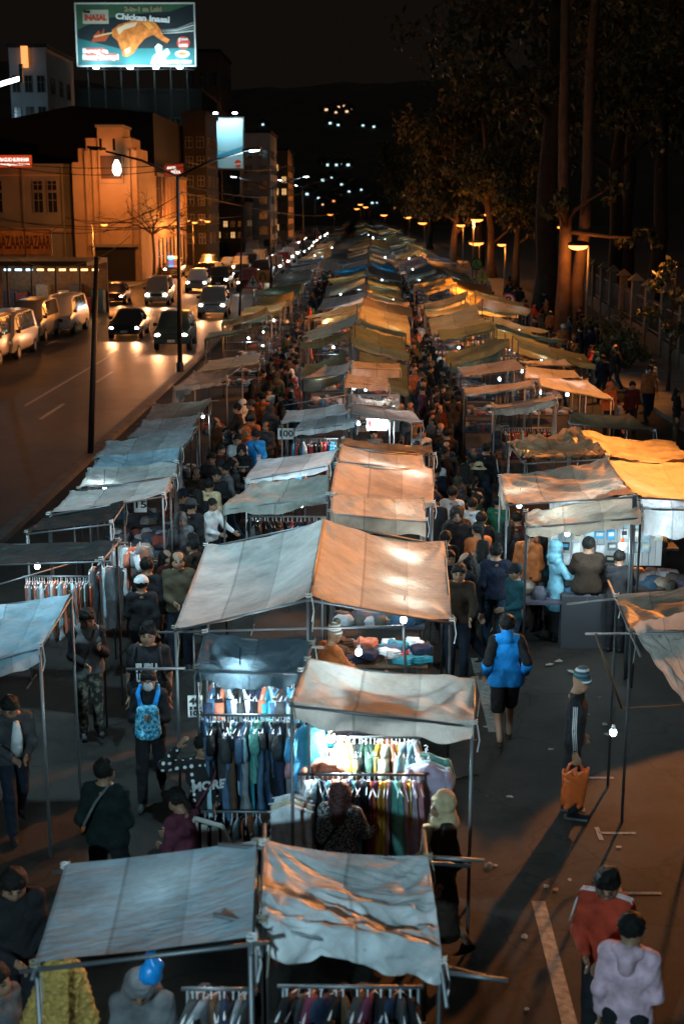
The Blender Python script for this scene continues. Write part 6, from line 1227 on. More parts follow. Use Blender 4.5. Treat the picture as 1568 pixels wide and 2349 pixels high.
# ================================================================ ROAD SIGNS
M_yel = mat('sign_yellow', (.55, .38, .03), .5); M_sred = mat('sign_red', (.5, .03, .02), .5); M_swhite = mat('sign_white', (.62, .6, .56), .5); M_sgrn = mat('sign_green_yellow', (.36, .5, .08), .5)
def road_sign(x, y, yb, X, label, kind, size):
    g = P(x, yb); 
    if X is not None: g = Vector((X, X / ray(x, yb).x * ray(x, yb).y, 0))
    t = PY(x, y, g.y); o = empty('road_sign', (t.x, g.y, 0), 0, label, 'road sign'); z = t.z
    b = MB(); b.tube([(0, .03, 0), (0, .03, z + size * .4)], .035, 8); b.build('post', M_dsteel, o)
    if kind in ('P', 'chair'):
        b = MB(); b.disc((0, 0, z), size, (0, -1, 0), 24, .02); b.build('plate', M_swhite if kind == 'P' else M_sgrn, o)
        b = MB()
        for k in range(32):
            a0, a1 = k * math.pi / 16, (k + 1) * math.pi / 16; b.box(0, 0, 0, 0, 0, 0) if False else b.add([(r_ * math.cos(a), -.018, z + r_ * math.sin(a)) for a, r_ in ((a0, size * .8), (a1, size * .8), (a1, size * .98), (a0, size * .98))], [(0, 1, 2, 3)])
        if kind == 'P':
            b.quad((-size * .62, -.020, z + size * .5), (-size * .5, -.020, z + size * .62), (size * .62, -.020, z - size * .5), (size * .5, -.020, z - size * .62)); b.build('red_ring', M_sred, o, fix=False)
            text('P', 'letter', Matrix.Translation((0, -.014, z)) @ Matrix.Rotation(R(90), 4, 'X'), size * 1.5, M_ink, o, .002, bold=.02)
        else:
            b.build('dark_ring', M_ink, o, fix=False)
            w = MB(); f_ = lambda px, pz: (px * size, -.02, z + pz * size)
            w.ell(f_(-.08, .5), (size * .11, .01, size * .11), 10, 6); w.tube([f_(-.08, .36), f_(-.05, -.08), f_(.25, -.1), f_(.4, -.5)], size * .055, 5); w.tube([f_(-.08, .18), f_(.2, .18)], size * .045, 5)
            w.tube([f_(-.12 + .34 * math.cos(a), -.2 + .34 * math.sin(a)) for a in [R(100 + 25 * k) for k in range(10)]], size * .04, 5); w.build('wheelchair_symbol', M_ink, o)
    elif kind in ('tri', 'ped', 'trib'):
        m = {'tri': M_swhite, 'ped': M_yel, 'trib': M_swhite}[kind]; T_ = [(-size, -.8), (size, -.8), (0, .95)]
        b = MB(); b.prism([(px, -.012, z + pz * size) for px, pz in T_], (0, .02, 0)); b.build('plate', M_sred if kind != 'ped' else m, o)
        b = MB(); b.prism([(px * .72, -.018, z + (pz * .72 - .06) * size) for px, pz in T_], (0, .004, 0)); b.build('panel', m, o)
        w = MB()
        if kind == 'ped': w.ell((0, -.024, z + size * .25), (size * .09, .006, size * .09), 8, 5); w.tube([(0, -.024, z + size * .15), (0, -.024, z - size * .15), (-size * .15, -.024, z - size * .5)], size * .05, 5); w.tube([(0, -.024, z - size * .15), (size * .15, -.024, z - size * .5)], size * .05, 5); w.tube([(-size * .18, -.024, z), (0, -.024, z + size * .1), (size * .18, -.024, z)], size * .04, 5)
        else: w.box(-size * .07, -.026, z - size * .5, size * .07, -.02, z + size * .4); w.box(-size * .32, -.026, z - size * .2, size * .32, -.0205, z - size * .06)
        w.build('symbol', M_ink, o)
    elif kind == 'uturn':
        b = MB(); b.box(-size, -.012, z - size, size, .012, z + size); b.build('plate', mat('sign_amber', (.5, .2, .03), .5), o)
        w = MB(); w.tube([(size * .4, -.02, z - size * .6), (size * .4, -.02, z + size * .2), (size * .2, -.02, z + size * .5), (-size * .2, -.02, z + size * .5), (-size * .4, -.02, z + size * .2), (-size * .4, -.02, z - size * .25)], size * .09, 6); w.tube([(-size * .4, -.02, z - size * .2), (-size * .4, -.02, z - size * .65)], [size * .28, .01], 6); w.build('arrow', M_ink, o)
    return o
road_sign(580, 645, 745, -7.2, 'triangular sign with a dark cross symbol at the kerb', 'trib', .62); road_sign(603, 634, 705, -7.0, 'square amber U-turn board at the kerb', 'uturn', .45)
road_sign(1165, 690, 780, None, 'round no parking sign with letter P above the yellow stalls', 'P', .36); road_sign(1092, 606, 720, None, 'round greenish wheelchair sign above the right stalls', 'chair', .38); road_sign(1105, 630, 735, None, 'yellow pedestrian crossing sign below the wheelchair sign', 'ped', .42)
# ================================================================ BUILDINGS
M_cream = mat('cream_plaster', (.33, .22, .13), .9, var=.18, scale=.5); M_cream2 = mat('grey_cream_plaster', (.17, .15, .125), .9, var=.2, scale=.4); M_win = mat('dark_window', (.015, .015, .016), .2, spec=.6); M_roof = mat('dark_red_roof', (.007, .005, .0045), .8, var=.2, scale=1)
M_dkw = mat('soot_dark_wall', (.014, .012, .011), .9, var=.3, scale=.6); M_pinkw = mat('pinkish_plaster', (.40, .26, .16), .9, var=.2, scale=.8); M_wallgrey = mat('grey_rendered_wall', (.26, .26, .26), .9, var=.15, scale=.5)  # dark wall: near-black base colour with mottled tone
TY = P(280, 648).y
def X_at(x, Y): return PY(x, 600, Y).x
def Z_at(y, Y): return PY(784, y, Y).z
def part_box(o, name, m, x0, y0, z0, x1, y1, z1):
    b = MB(); b.box(x0 - o.location.x, y0 - o.location.y, z0, x1 - o.location.x, y1 - o.location.y, z1); return b.build(name, m, o)
def window(o, x0, x1, z0, z1, y, m=None, fr=.08, mull=1, axis='y', frm=None):
    """window let into a face; axis y: face looks to -y; axis x: face looks to +x (x0,x1 are then y values)"""
    b = MB(); d = .06
    def bx(b, a0, c0, a1, c1, p0, p1):
        if axis == 'y': b.box(a0 - o.location.x, y - p1 - o.location.y, c0, a1 - o.location.x, y - p0 - o.location.y, c1)
        else: b.box(y + p0 - o.location.x, a0 - o.location.y, c0, y + p1 - o.location.x, a1 - o.location.y, c1)
    bx(b, x0, z0, x1, z1, -.1, .012); w = b.build('window', m or M_win, o)
    b = MB(); bx(b, x0 - fr, z0 - fr, x0, z1 + fr, 0, .09); bx(b, x1, z0 - fr, x1 + fr, z1 + fr, 0, .09); bx(b, x0, z1, x1, z1 + fr, 0, .088); bx(b, x0 - .05, z0 - fr, x1 + .05, z0, .0, .12)
    for k in range(mull): xm = x0 + (x1 - x0) * (k + 1) / (mull + 1); bx(b, xm - .025, z0, xm + .025, z1, .012, .05)
    zm = z0 + (z1 - z0) * .62; bx(b, x0, zm - .025, x1, zm + .025, .012, .052); f = b.build('frame', frm or M_cream2, o); f.parent = w
    return w
def xs(*a): return [X_at(q, TY) for q in a]
# art deco corner building
t0, t1 = xs(175, 326); W0 = t1
o = empty('art_deco_building', ((t0 + t1) / 2, TY, 0), 0, 'cream art deco corner building with a stepped tower lit orange', 'building')
zt = [Z_at(q, TY) for q in (292, 316, 340, 372)]
part_box(o, 'tower', M_cream, t0, TY, 0, t1, TY + 9, zt[3])
a = xs(190, 322); part_box(o, 'tower_step', M_cream, a[0], TY + .05, zt[3], a[1], TY + 6, zt[2])
a = xs(208, 310); part_box(o, 'tower_step', M_cream, a[0], TY + .1, zt[2], a[1], TY + 5, zt[1])
a = xs(236, 291); part_box(o, 'tower_step', M_cream, a[0], TY - .25, Z_at(420, TY), a[1], TY + 4, zt[0])
a = xs(232, 295); part_box(o, 'cornice', M_cream2, a[0], TY - .35, zt[0], a[1], TY + 4.1, zt[0] + .22)
for (l, r_) in ((205, 213), (222, 230), (300, 307), (314, 322)): a = xs(l, r_); part_box(o, 'pilaster', M_cream, a[0], TY - .22, 0, a[1], TY, Z_at(345, TY))
a = xs(236, 300); part_box(o, 'central_bay', M_cream, a[0], TY - .24, Z_at(562, TY), a[1], TY, Z_at(421, TY))
a = xs(242, 288); part_box(o, 'sign_panel', mat('brown_panel', (.06, .03, .02), .7), a[0], TY - .34, Z_at(410, TY), a[1], TY - .26, Z_at(358, TY))
for (l, r_) in ((240, 246), (270, 276)): a = xs(l, r_); part_box(o, 'slot_window', M_win, a[0], TY - .29, Z_at(345, TY), a[1], TY - .255, Z_at(318, TY))
a = xs(222, 310); part_box(o, 'entrance', M_dkw, a[0], TY - .26, 0, a[1], TY - .01, Z_at(566, TY)); part_box(o, 'entrance_canopy', M_cream2, a[0] - .3, TY - 1.4, Z_at(566, TY), a[1] + .3, TY - .02, Z_at(560, TY))
# left wing
a = xs(-60, 174); zw = Z_at(384, TY); part_box(o, 'left_wing', M_cream2, a[0], TY + 1.0, 0, a[1], TY + 12, zw); part_box(o, 'parapet', M_cream2, a[0] - .1, TY + .85, zw, a[1], TY + 12, zw + .35)
part_box(o, 'string_course', M_cream, a[0] - .05, TY + .88, Z_at(532, TY), a[1], TY + .99, Z_at(524, TY)); part_box(o, 'string_course', M_cream, a[0] - .05, TY + .9, Z_at(403, TY), a[1], TY + .99, Z_at(399, TY))
for l, r_ in ((-8, 14), (86, 106), (118, 138)):
    q = [X_at(l, TY + 1), X_at(r_, TY + 1)]; window(o, q[0], q[1], Z_at(487, TY + 1), Z_at(442, TY + 1), TY + 1.0); window(o, q[0], q[1], Z_at(436, TY + 1), Z_at(415, TY + 1), TY + 1.0)
for l in (60, 150): q = [X_at(l, TY + 1), X_at(l + 5, TY + 1)]; part_box(o, 'pilaster', M_cream2, q[0], TY + .86, 0, q[1], TY + 1.0, zw)
# street wing running away along the road
YE = 19.0 / (828.5 - 447) * FD; hs = [Z_at(392, TY)]; part_box(o, 'street_wing', M_pinkw, W0 - 10, TY + 9.02, 0, W0 - .02, YE, hs[0] - .2); part_box(o, 'cornice', M_cream2, W0 - 10, TY + 9.03, hs[0] - .2, W0 + .25, YE + .2, hs[0] + .1)
part_box(o, 'string_course', M_cream2, W0 - .02, TY + 9.05, 5.2, W0 + .18, YE, 5.5)
k = 0; y = TY + 9.8
while y < YE - 1.5:
    window(o, y, y + 1.2, 6.2, 9.6, W0 - .02, axis='x', mull=0, frm=M_pinkw); part_box(o, 'fin', M_pinkw, W0 - .02, y + 1.45, 5.5, W0 + .3, y + 1.7, hs[0] - .2)
    b = MB(); pts = [(W0 + .004, y + .1, .2), (W0 + .004, y + 1.3, .2), (W0 + .004, y + 1.3, 2.6)] + [(W0 + .004, y + .7 + .6 * math.cos(q), 2.6 + 1.1 * math.sin(q)) for q in [R(30 * m_) for m_ in range(1, 6)]] + [(W0 + .004, y + .1, 2.6)]
    b.prism([Vector(p) - o.location for p in pts], (-.08, 0, 0)); b.build('arched_opening', M_win, o); y += 2.6
# hall roof behind
b = MB(); zr_ = [Z_at(q, TY + 25) for q in (330, 262)]; xa, xb = X_at(70, TY + 25), X_at(440, TY + 25); xm = X_at(250, TY + 25)
xb = W0 - .6; xm = (xa + xb) / 2; pts = [(xa, 0, zr_[1] - 1.5), (xm, 0, zr_[1]), (xb, 0, zr_[1] - .6), (xb, 0, hs[0] - 1.5), (xa, 0, hs[0] - 1.5)]
b.prism([Vector((p[0] - o.location.x, 13, p[2])) for p in pts], (0, 22, 0)); b.build('hall_roof', M_roof, o)
# wall lantern that lights the tower
lp = PY(268, 382, TY - 2.2); q = empty('wall_lantern', lp, 0, 'glowing white lantern hanging on the stepped tower front', 'lantern')
b = MB(); b.tube([(0, 0, -.75), (0, 0, -.35), (0, 0, .1), (0, 0, .55)], [.22, .38, .34, .12], 12); b.build('lantern_glass', glow('lantern_glow', (1, .82, .62), 9), q, True); b = MB(); b.tube([(0, 0, .55), (0, 0, .75), (0, 2.0, .95)], .04, 6); b.build('bracket', M_dsteel, q)
point('lantern_light', (0, -1.6, -.8), (1, .30, .06), 1150, .3, q)
sodium((X_at(215, TY - 9), TY - 9, 0), 5.2, 1.0, 'sodium lamp on the pavement below the stepped tower', 1900)  # assumed lamp, added for the orange light on the tower front
for yy in (TY + 13, TY + 24): sodium((W0 + 1.6, yy, .15), 5.0, 1.6, ['sodium lamp at the near end of the street wing pavement', 'sodium lamp at the far end of the street wing pavement'][yy > TY + 20], 3200)  # assumed lamps, added to light the street wing facade
# red name sign on the left wing
def sign_panel(name, x0, y0, x1, y1, Y, m, label, lines, ink, post=None, cat='sign', th=.12, parts=None):
    a, c = PY(x0, y1, Y), PY(x1, y0, Y); w, h = c.x - a.x, c.z - a.z; o = empty(name, ((a.x + c.x) / 2, Y, (a.z + c.z) / 2), 0, label, cat)
    b = MB(); b.box(-w / 2, 0, -h / 2, w / 2, th, h / 2); b.build('panel', m, o)
    b = MB(); e = h * .03; b.box(-w / 2 - e, -.03, h / 2, w / 2 + e, th + .02, h / 2 + e); b.box(-w / 2 - e, -.03, -h / 2 - e, w / 2 + e, th + .02, -h / 2); b.box(-w / 2 - e, -.03, -h / 2, -w / 2, th + .02, h / 2); b.box(w / 2, -.03, -h / 2, w / 2 + e, th + .02, h / 2); b.build('frame', M_dsteel, o)
    for (s, u, v, sz, wd, m2) in lines: text(s, 'lettering', Matrix.Translation(((u - .5) * w, -.02, (.5 - v) * h)) @ Matrix.Rotation(R(90), 4, 'X'), sz * h, m2 or ink, o, .005, fit=wd * w, bold=.012 * h * sz * 2)
    return o, w, h
M_wtext = glow('lit_white_letters', (1, .9, .8), 1.6)
sign_panel('name_sign', -30, 356, 73, 384, TY - .4, glow('lit_red_panel', (1, .10, .02), .55), 'red lit sign with white words at the left edge', [('BAGUIO-BURNHAM', .62, .38, .42, .62, None), ('www.baguioburnham.com', .62, .74, .28, .66, None)], M_wtext)
sign_panel('name_sign', 378, 376, 420, 404, TY + 4, glow('dim_red_panel', (1, .09, .03), .25), 'small red sign behind the arm of the dark street lamp', [('ANGEL', .38, .35, .35, .5, None), ('PIZZA', .6, .68, .3, .5, None)], M_wtext)
# bazaar boards over the dark canopy
M_baz = mat('bazaar_board', (.5, .22, .06), .6, var=.25, scale=2); M_bzi = mat('bazaar_ink', (.10, .03, .015), .7)
by = 92
for i, (l, r_) in enumerate(((-6, 56), (60, 116))): sign_panel('bazaar_board', l, 528, r_, 584, by, M_baz, ['orange board with tall dark letters at the left edge', 'orange board with tall dark letters left of the pale pillar'][i], [('BAZAAR', .5, .52, .75, .94, None)], M_bzi)
point('board_light', (X_at(55, 88), 88, 8.2), SOD, 380, .3)
cx0, cx1 = X_at(-30, 82), X_at(222, 82); o = empty('shop_kiosk', ((cx0 + cx1) / 2, 82, 0), 0, 'low kiosk row under a wide flat black canopy behind the parked vans', 'kiosk')
b = MB(); hw = (cx1 - cx0) / 2; z = Z_at(606, 82); b.box(-hw, -3, z, hw, 3.5, z + .28); b.build('canopy', mat('black_canopy', (.012, .012, .013), .7), o)
for k in range(5): x = -hw + .5 + k * (2 * hw - 1) / 4; b = MB(); b.tube([(x, -2.7, 0), (x, -2.7, z)], .07, 8); b.build('post', M_dsteel, o)
b = MB(); b.box(-hw, 3.3, 0, hw, 3.5, z); b.build('back_wall', mat('shop_wall', (.16, .09, .05), .9, var=.3), o)
M_warm = glow('warm_shop_light', (1, .5, .18), 4); M_coolp = glow('cool_shop_light', (.55, .85, 1), 3.2)
rs = random.Random(9)
for k in range(9):
    x = -hw + .7 + k * (2 * hw - 1.2) / 8; b = MB(); hh = rs.uniform(.9, 1.9); b.box(x - .38, 2.2, 0, x + .38, 3.1, hh); b.build('shelf', M_goods[k % 6], o)
    b = MB(); b.box(x - .2, 2.0, z - .5, x + .2, 2.1, z - .38); b.build('tube_lamp', M_coolp if k < 3 else M_warm, o)
point('shop_light', (-hw + 1.5, .8, z - .6), (.6, .88, 1), 60, .2, o); point('shop_light', (hw * .2, .8, z - .6), (1, .5, .18), 70, .2, o); point('shop_light', (hw * .8, .8, z - .6), (1, .5, .18), 60, .2, o)
for k in range(14): crowd(X_at(10 + k * 15, 84), 81 + rs.uniform(0, 3), rs.uniform(0, 6), 'at the kiosk row behind the parked vans') if False else None
# the dark tower block, spire and the grey lit building further on
def block(name, x0, x1, ytop, Y, dpt, m, label, wins=None, lit=None, X0=None, side=True):
    a, c = X_at(x0, Y), X_at(x1, Y); z = Z_at(ytop, Y); o = empty(name, ((a + c) / 2, Y, 0), 0, label, 'building'); w = c - a
    b = MB(); b.box(-w / 2, 0, 0, w / 2, dpt, z); b.build('wall', m, o); b = MB(); b.box(-w / 2 - .2, -.2, z, w / 2 + .2, dpt + .2, z + .4); b.build('roof', M_dkw, o)
    if wins:
        nx, nz = wins; r = random.Random(name + label)
        for j in range(nz):
            for i in range(nx):
                xx = a + w * (i + .5) / nx; zz = 2.5 + (z - 4) * (j + .3) / nz; ww = w / nx * .28; hh = (z - 4) / nz * .26
                window(o, xx - ww, xx + ww, zz - hh, zz + hh, Y, glow('lit_window_warm', (1, .55, .2), .8) if lit and r.random() < lit else M_win, fr=.05)
        if side:
            for j in range(nz):
                for i in range(max(2, int(dpt / 4))): yy = Y + 2 + i * 4; zz = 2.5 + (z - 4) * (j + .3) / nz; hh = (z - 4) / nz * .26; window(o, yy, yy + 1.6, zz - hh, zz + hh, c, glow('lit_window_warm', (1, .55, .2), .8) if lit and r.random() < lit else M_win, axis='x', fr=.05)
    return o
block('dark_block', 428, 478, 262, YE + 1, 12, M_dkw, 'narrow nearly black tall building behind the street wing', (2, 6))
YB = 175
block('grey_building', 556, 622, 305, 205, 16, M_wallgrey, 'grey-white lit building behind the blue hoarding', (2, 6), .06)
block('brown_building', 626, 662, 345, 240, 20, mat('brown_wall', (.2, .13, .08), .9, var=.2), 'brown dim building beyond the grey one', (2, 6), .25)
block('roof_block', 120, 470, 210, 192, 26, M_dkw, 'wide dark building that carries the food billboard', (9, 4))
block('banded_building', 436, 512, 118, 235, 20, mat('brown_band_wall', (.13, .085, .06), .9, var=.2), 'faint brown building with banded floors behind the food billboard', (3, 7))
block('low_shops', 478, 560, 470, 182, 14, M_dkw, 'row of dark low shops below the blue hoarding', (5, 2), .3)
wbld = block('white_building', 46, 128, 108, 150, 14, M_wallgrey, 'bluish white building with dark windows at the upper left', (3, 6))
b = MB(); q = PY(56, 130, 149.4); b.box(-.35, 0, -1.1, .35, .3, 1.1); oo = b.build('light_box', glow('orange_light_box', (1, .33, .1), 1.6)); oo.location = q; tag(oo, 'narrow orange light box on the corner of the white building', 'sign')
sl = PY(20, 245, 147); point('yard_light', (sl.x - 3, 141, 17), (.5, .8, 1), 700, .3)  # bare cool point light in front of the white building
# bright lamp arm entering at the left edge
g = Vector((X_at(-18, 60), 60, 0)); t0_ = PY(46, 180, 60); o = empty('street_lamp', g, 0, 'white tube street lamp reaching in from the left edge', 'street lamp'); hz_ = PY(-18, 205, 60).z
b = MB(); b.tube([(0, 0, 0), (0, 0, hz_)], [.1, .06], 8); b.build('pole', M_polep, o); b = MB(); b.tube([(.1, 0, hz_ + .02), (t0_.x - g.x, 0, t0_.z)], .1, 10); b.build('tube_lamp', glow('tube_white', (.85, .95, 1), 5), o, True)
b = MB(); b.box(t0_.x - g.x, -.1, t0_.z - .2, t0_.x - g.x + .14, .1, t0_.z + .6); b.build('end_box', M_steel, o)
# ---- food billboard
a, c = PY(180, 150, 188), PY(444, 9, 188); bw, bh = c.x - a.x, c.z - a.z
o = empty('billboard', ((a.x + c.x) / 2, 188, (a.z + c.z) / 2), 0, 'large lit food billboard with grilled chicken on a roof', 'billboard'); U = lambda u, v: ((u - .5) * bw, (.5 - v) * bh)
M_bd = mat('print_dark_teal', (.012, .02, .025), .6); M_bd2 = mat('print_teal', (.02, .13, .14), .6); M_bg = mat('print_green', (.05, .12, .06), .6)
b = MB(); b.box(-bw / 2, 0, -bh / 2, bw / 2, .3, bh / 2); b.build('panel', M_bd, o)
b = MB(); e = .18; b.box(-bw / 2 - e, -.1, -bh / 2 - e, -bw / 2, .4, bh / 2 + e); b.box(bw / 2, -.1, -bh / 2 - e, bw / 2 + e, .4, bh / 2 + e); b.box(-bw / 2, -.1, bh / 2, bw / 2, .4, bh / 2 + e); b.box(-bw / 2, -.1, -bh / 2 - e, bw / 2, .4, -bh / 2); b.build('frame', M_white, o)
def poly(name, pts, m, d=.02, y=-.01):
    b = MB(); b.prism([(U(*p)[0], y - d, U(*p)[1]) for p in pts], (0, d, 0)); return b.build(name, m, o)
poly('printed_band', [(0, 0), (.98, 0), (.8, .12), (.5, .16), (.2, .25), (0, .42)], M_bg, .012)
poly('printed_band', [(0, .55), (.35, .72), (1, .72), (1, 1), (0, 1)], M_bd2, .012)
poly('logo_panel', [(.055, .09), (.275, .09), (.275, .32), (.055, .32)], mat('print_cream', (.5, .47, .36), .6), .03)
M_pr = mat('print_red', (.6, .05, .015), .6); M_pw = mat('print_white', (.75, .75, .73), .6); M_po = mat('print_roast', (.62, .17, .03), .6, var=.5, scale=1.2); M_pl = mat('print_light', (.8, .55, .35), .6)
def bt(s, u, v, sz, wd, m, rot=0): text(s, 'lettering', Matrix.Translation((U(u, v)[0], -.06, U(u, v)[1])) @ Matrix.Rotation(R(90), 4, 'X') @ Matrix.Rotation(rot, 4, 'Z'), sz * bh, m, o, .01, fit=wd * bw, bold=.006 * bh)
bt('INASAL', .165, .225, .13, .19, M_pr); bt('Mang', .09, .125, .05, .06, M_ink); bt('2-in-1 sa Laki', .57, .085, .11, .32, mat('print_tan', (.35, .28, .16), .6)); bt('Chicken Inasal', .565, .23, .13, .46, M_pw, -.07)
poly('price_disc', [(.905 + .055 * math.cos(k * .2856), .63 + .105 * math.sin(k * .2856)) for k in range(22)], M_pr, .03); bt('\u20b199', .905, .60, .09, .085, M_pw); bt('LANG', .905, .675, .06, .075, M_pw)
poly('plate_picture', [(.895 + .062 * math.cos(k * .3), .815 + .06 * math.sin(k * .3)) for k in range(21)], M_pw, .03); poly('food_picture', [(.895 + .036 * math.cos(k * .3), .81 + .03 * math.sin(k * .3)) for k in range(21)], M_po, .036)
poly('caption_panel', [(.04, .71), (.235, .71), (.235, .80), (.35, .81), (.35, .92), (.04, .92)], mat('print_rose', (.5, .10, .08), .6), .02); bt('Busog sa', .15, .765, .10, .22, M_pw); bt('Ihaw-Sarap!', .195, .865, .10, .31, M_pw); bt('LIMITED NEON', .87, .945, .06, .20, M_pw)
# roast bird: a rounded printed shape in a few tones
poly('food_picture', [(.30, .42), (.36, .33), (.47, .27), (.60, .25), (.67, .30), (.71, .40), (.74, .52), (.79, .58), (.765, .64), (.71, .58), (.65, .50), (.58, .56), (.53, .66), (.48, .80), (.42, .86), (.385, .84), (.375, .76), (.345, .60), (.30, .52)], M_po, .024)
poly('food_picture', [(.34, .40), (.42, .32), (.52, .29), (.50, .36), (.40, .42), (.36, .50)], M_pl, .030); poly('food_picture', [(.40, .74), (.45, .70), (.45, .78), (.41, .82)], M_pl, .030); poly('food_picture', [(.56, .30), (.62, .29), (.66, .38), (.62, .42)], mat('print_amber', (.85, .33, .06), .6), .030)
poly('skewer_picture', [(.14, .52), (.31, .45), (.31, .475), (.15, .545)], mat('print_skewer', (.7, .42, .2), .6), .022)
for k in range(4): poly('steam_picture', [(.70, .42 + k * .02), (.85, .40 + k * .02), (.995, .29 + k * .045), (.995, .31 + k * .045), (.85, .415 + k * .02)], M_pw if k % 2 else mat('print_grey', (.3, .33, .3), .6), .016 + .004 * k)
poly('flame_picture', [(.12, .62), (.15, .5), (.19, .42), (.2, .5), (.235, .38), (.23, .52), (.28, .5), (.24, .6)], mat('print_ember', (.4, .06, .015), .6), .018)
poly('person_picture', [(.62, .98), (.64, .86), (.675, .80), (.66, .70), (.69, .64), (.725, .68), (.72, .78), (.77, .72), (.79, .80), (.75, .88), (.77, .98)], mat('print_pale_blue', (.55, .72, .75), .6), .026)
for k, u in enumerate((.17, .46, .68, .88)):
    x = (u - .5) * bw; b = MB(); b.tube([(x, .2, -bh / 2 - .15), (x, -1.5, -bh / 2 - .5)], .05, 6); b.build('lamp_arm', M_dsteel, o)
    b = MB(); b.box(x - .35, -1.75, -bh / 2 - .55, x + .35, -1.35, -bh / 2 - .40); b.ell((x, -1.5, -bh / 2 - .36), (.34, .3, .12), 10, 6); b.build('floodlight', glow('flood_white', (.62, .93, 1), 60), o)
    spot('flood_beam', (x, -2.4, -bh / 2 - .35), (x, 0, bh * .02), (.66, .92, 1), 1300, 150, .5, .25, o)
for k in range(7): x = -bw / 2 + bw * (k + .5) / 7; b = MB(); b.tube([(x, .5, -bh / 2), (x, .9, 17 - (a.z + c.z) / 2)], .12, 6); b.build('strut', M_dsteel, o)
b = MB(); b.box(-bw / 2, -.3, -bh / 2 - .6, bw / 2, .5, -bh / 2 - .5); b.build('catwalk', M_dsteel, o)
# ---- blue-white hoarding
o, w, h = sign_panel('hoarding', 485, 272, 556, 386, 170, mat('print_pale', (.30, .62, .74), .5), 'blue and white drink hoarding above the low dark shops', [('COOLANG', .5, .70, .13, .78, mat('print_sky', (.08, .38, .55), .6))], M_ink)
b = MB(); f_ = lambda u, v: ((u - .5) * w, -.03, (.5 - v) * h); b.prism([f_(0, .78), f_(1, .55), (f_(1, .62)), f_(0, .86)], (0, .02, 0)); b.prism([f_(0, .5), f_(.10, .58), f_(.16, .7), f_(0, .8)], (0, .02, 0)); b.build('printed_band', mat('print_blue', (.03, .33, .52), .6), o)
b = MB(); b.disc(f_(.84, .90), .42, (0, -1, 0), 20, .04); b.build('emblem', M_pr, o); b = MB(); b.prism([(f_(.84, .9)[0] - .42, -.06, f_(.84, .9)[2] - .06), (f_(.84, .9)[0] + .42, -.06, f_(.84, .9)[2] + .05), (f_(.84, .9)[0] + .40, -.06, f_(.84, .9)[2] - .12), (f_(.84, .9)[0] - .38, -.06, f_(.84, .9)[2] - .2)], (0, .01, 0)); b.build('emblem_band', M_pw, o)
for s in (-1, 1): b = MB(); b.tube([(s * w * .4, .4, -h / 2), (s * w * .4, .4, 8 - o.location.z)], .15, 6); b.build('strut', M_dsteel, o)
for s in (-.3, .3): b = MB(); b.box(s * w - .25, -1.6, h / 2 + .5, s * w + .25, -1.3, h / 2 + .62); b.build('floodlight', glow('flood_white', (.62, .93, 1), 60), o); spot('flood_beam', (s * w, -2.2, h / 2 + .4), (s * w, 0, -h * .1), (.7, .94, 1), 620, 150, .5, .2, o)
# orange mascot-free shape left as a plain bracket light
p = PY(476, 280, 168); b = MB(); b.tube([(-.2, 0, 1.0), (.1, 0, .4), (.4, 0, -.6), (.9, 0, -1.4)], [.25, .3, .4, .3], 8); oo = b.build('rooftop_ornament', mat('salmon_plastic', (.6, .2, .1), .6)); oo.location = p; tag(oo, 'salmon coloured ornament standing left of the blue hoarding', 'ornament')
# ---- wires along the left pavement
for i, (x0, y0, x1, y1, Y0, Y1, sg, lab) in enumerate([(0, 372, 440, 372, 70, 70, .3, 'upper pair of wires across the art deco front'), (0, 535, 152, 505, 70, 78, .6, 'lowest wire to the utility pole'), (152, 498, 420, 440, 78, 60, .8, 'wire from the utility pole to the dark lamp post'), (0, 500, 440, 512, 75, 75, .5, 'middle wire over the kiosk row'), (0, 580, 300, 540, 66, 80, 1.2, 'sagging cable above the bazaar boards'), (415, 440, 800, 480, 55, 220, 1.0, 'long cable running up the road from the dark lamp post'), (430, 372, 660, 380, 60, 120, .4, 'wire behind the right lamp arm'), (0, 505, 445, 520, 74, 74, .2, 'thin wire just under the middle wire'), (0, 520, 440, 470, 72, 80, .9, 'wire rising to the right across the tower'), (150, 500, 560, 440, 78, 100, 1.0, 'long wire from the utility pole across the street wing'), (440, 430, 700, 440, 70, 160, .6, 'wire over the low dark shops'), (0, 378, 440, 380, 71, 71, .5, 'lower of the two wires across the art deco front'), (445, 500, 640, 470, 90, 170, .5, 'wire in front of the dark block')]):
    a, c = PY(x0, y0, Y0), PY(x1, y1, Y1); b = MB(); b.tube([a.lerp(c, t) - Vector((0, 0, sg * 4 * t * (1 - t))) for t in [k / 14 for k in range(15)]], .02, 4); tag(b.build('overhead_wire', M_black), lab, 'wire')
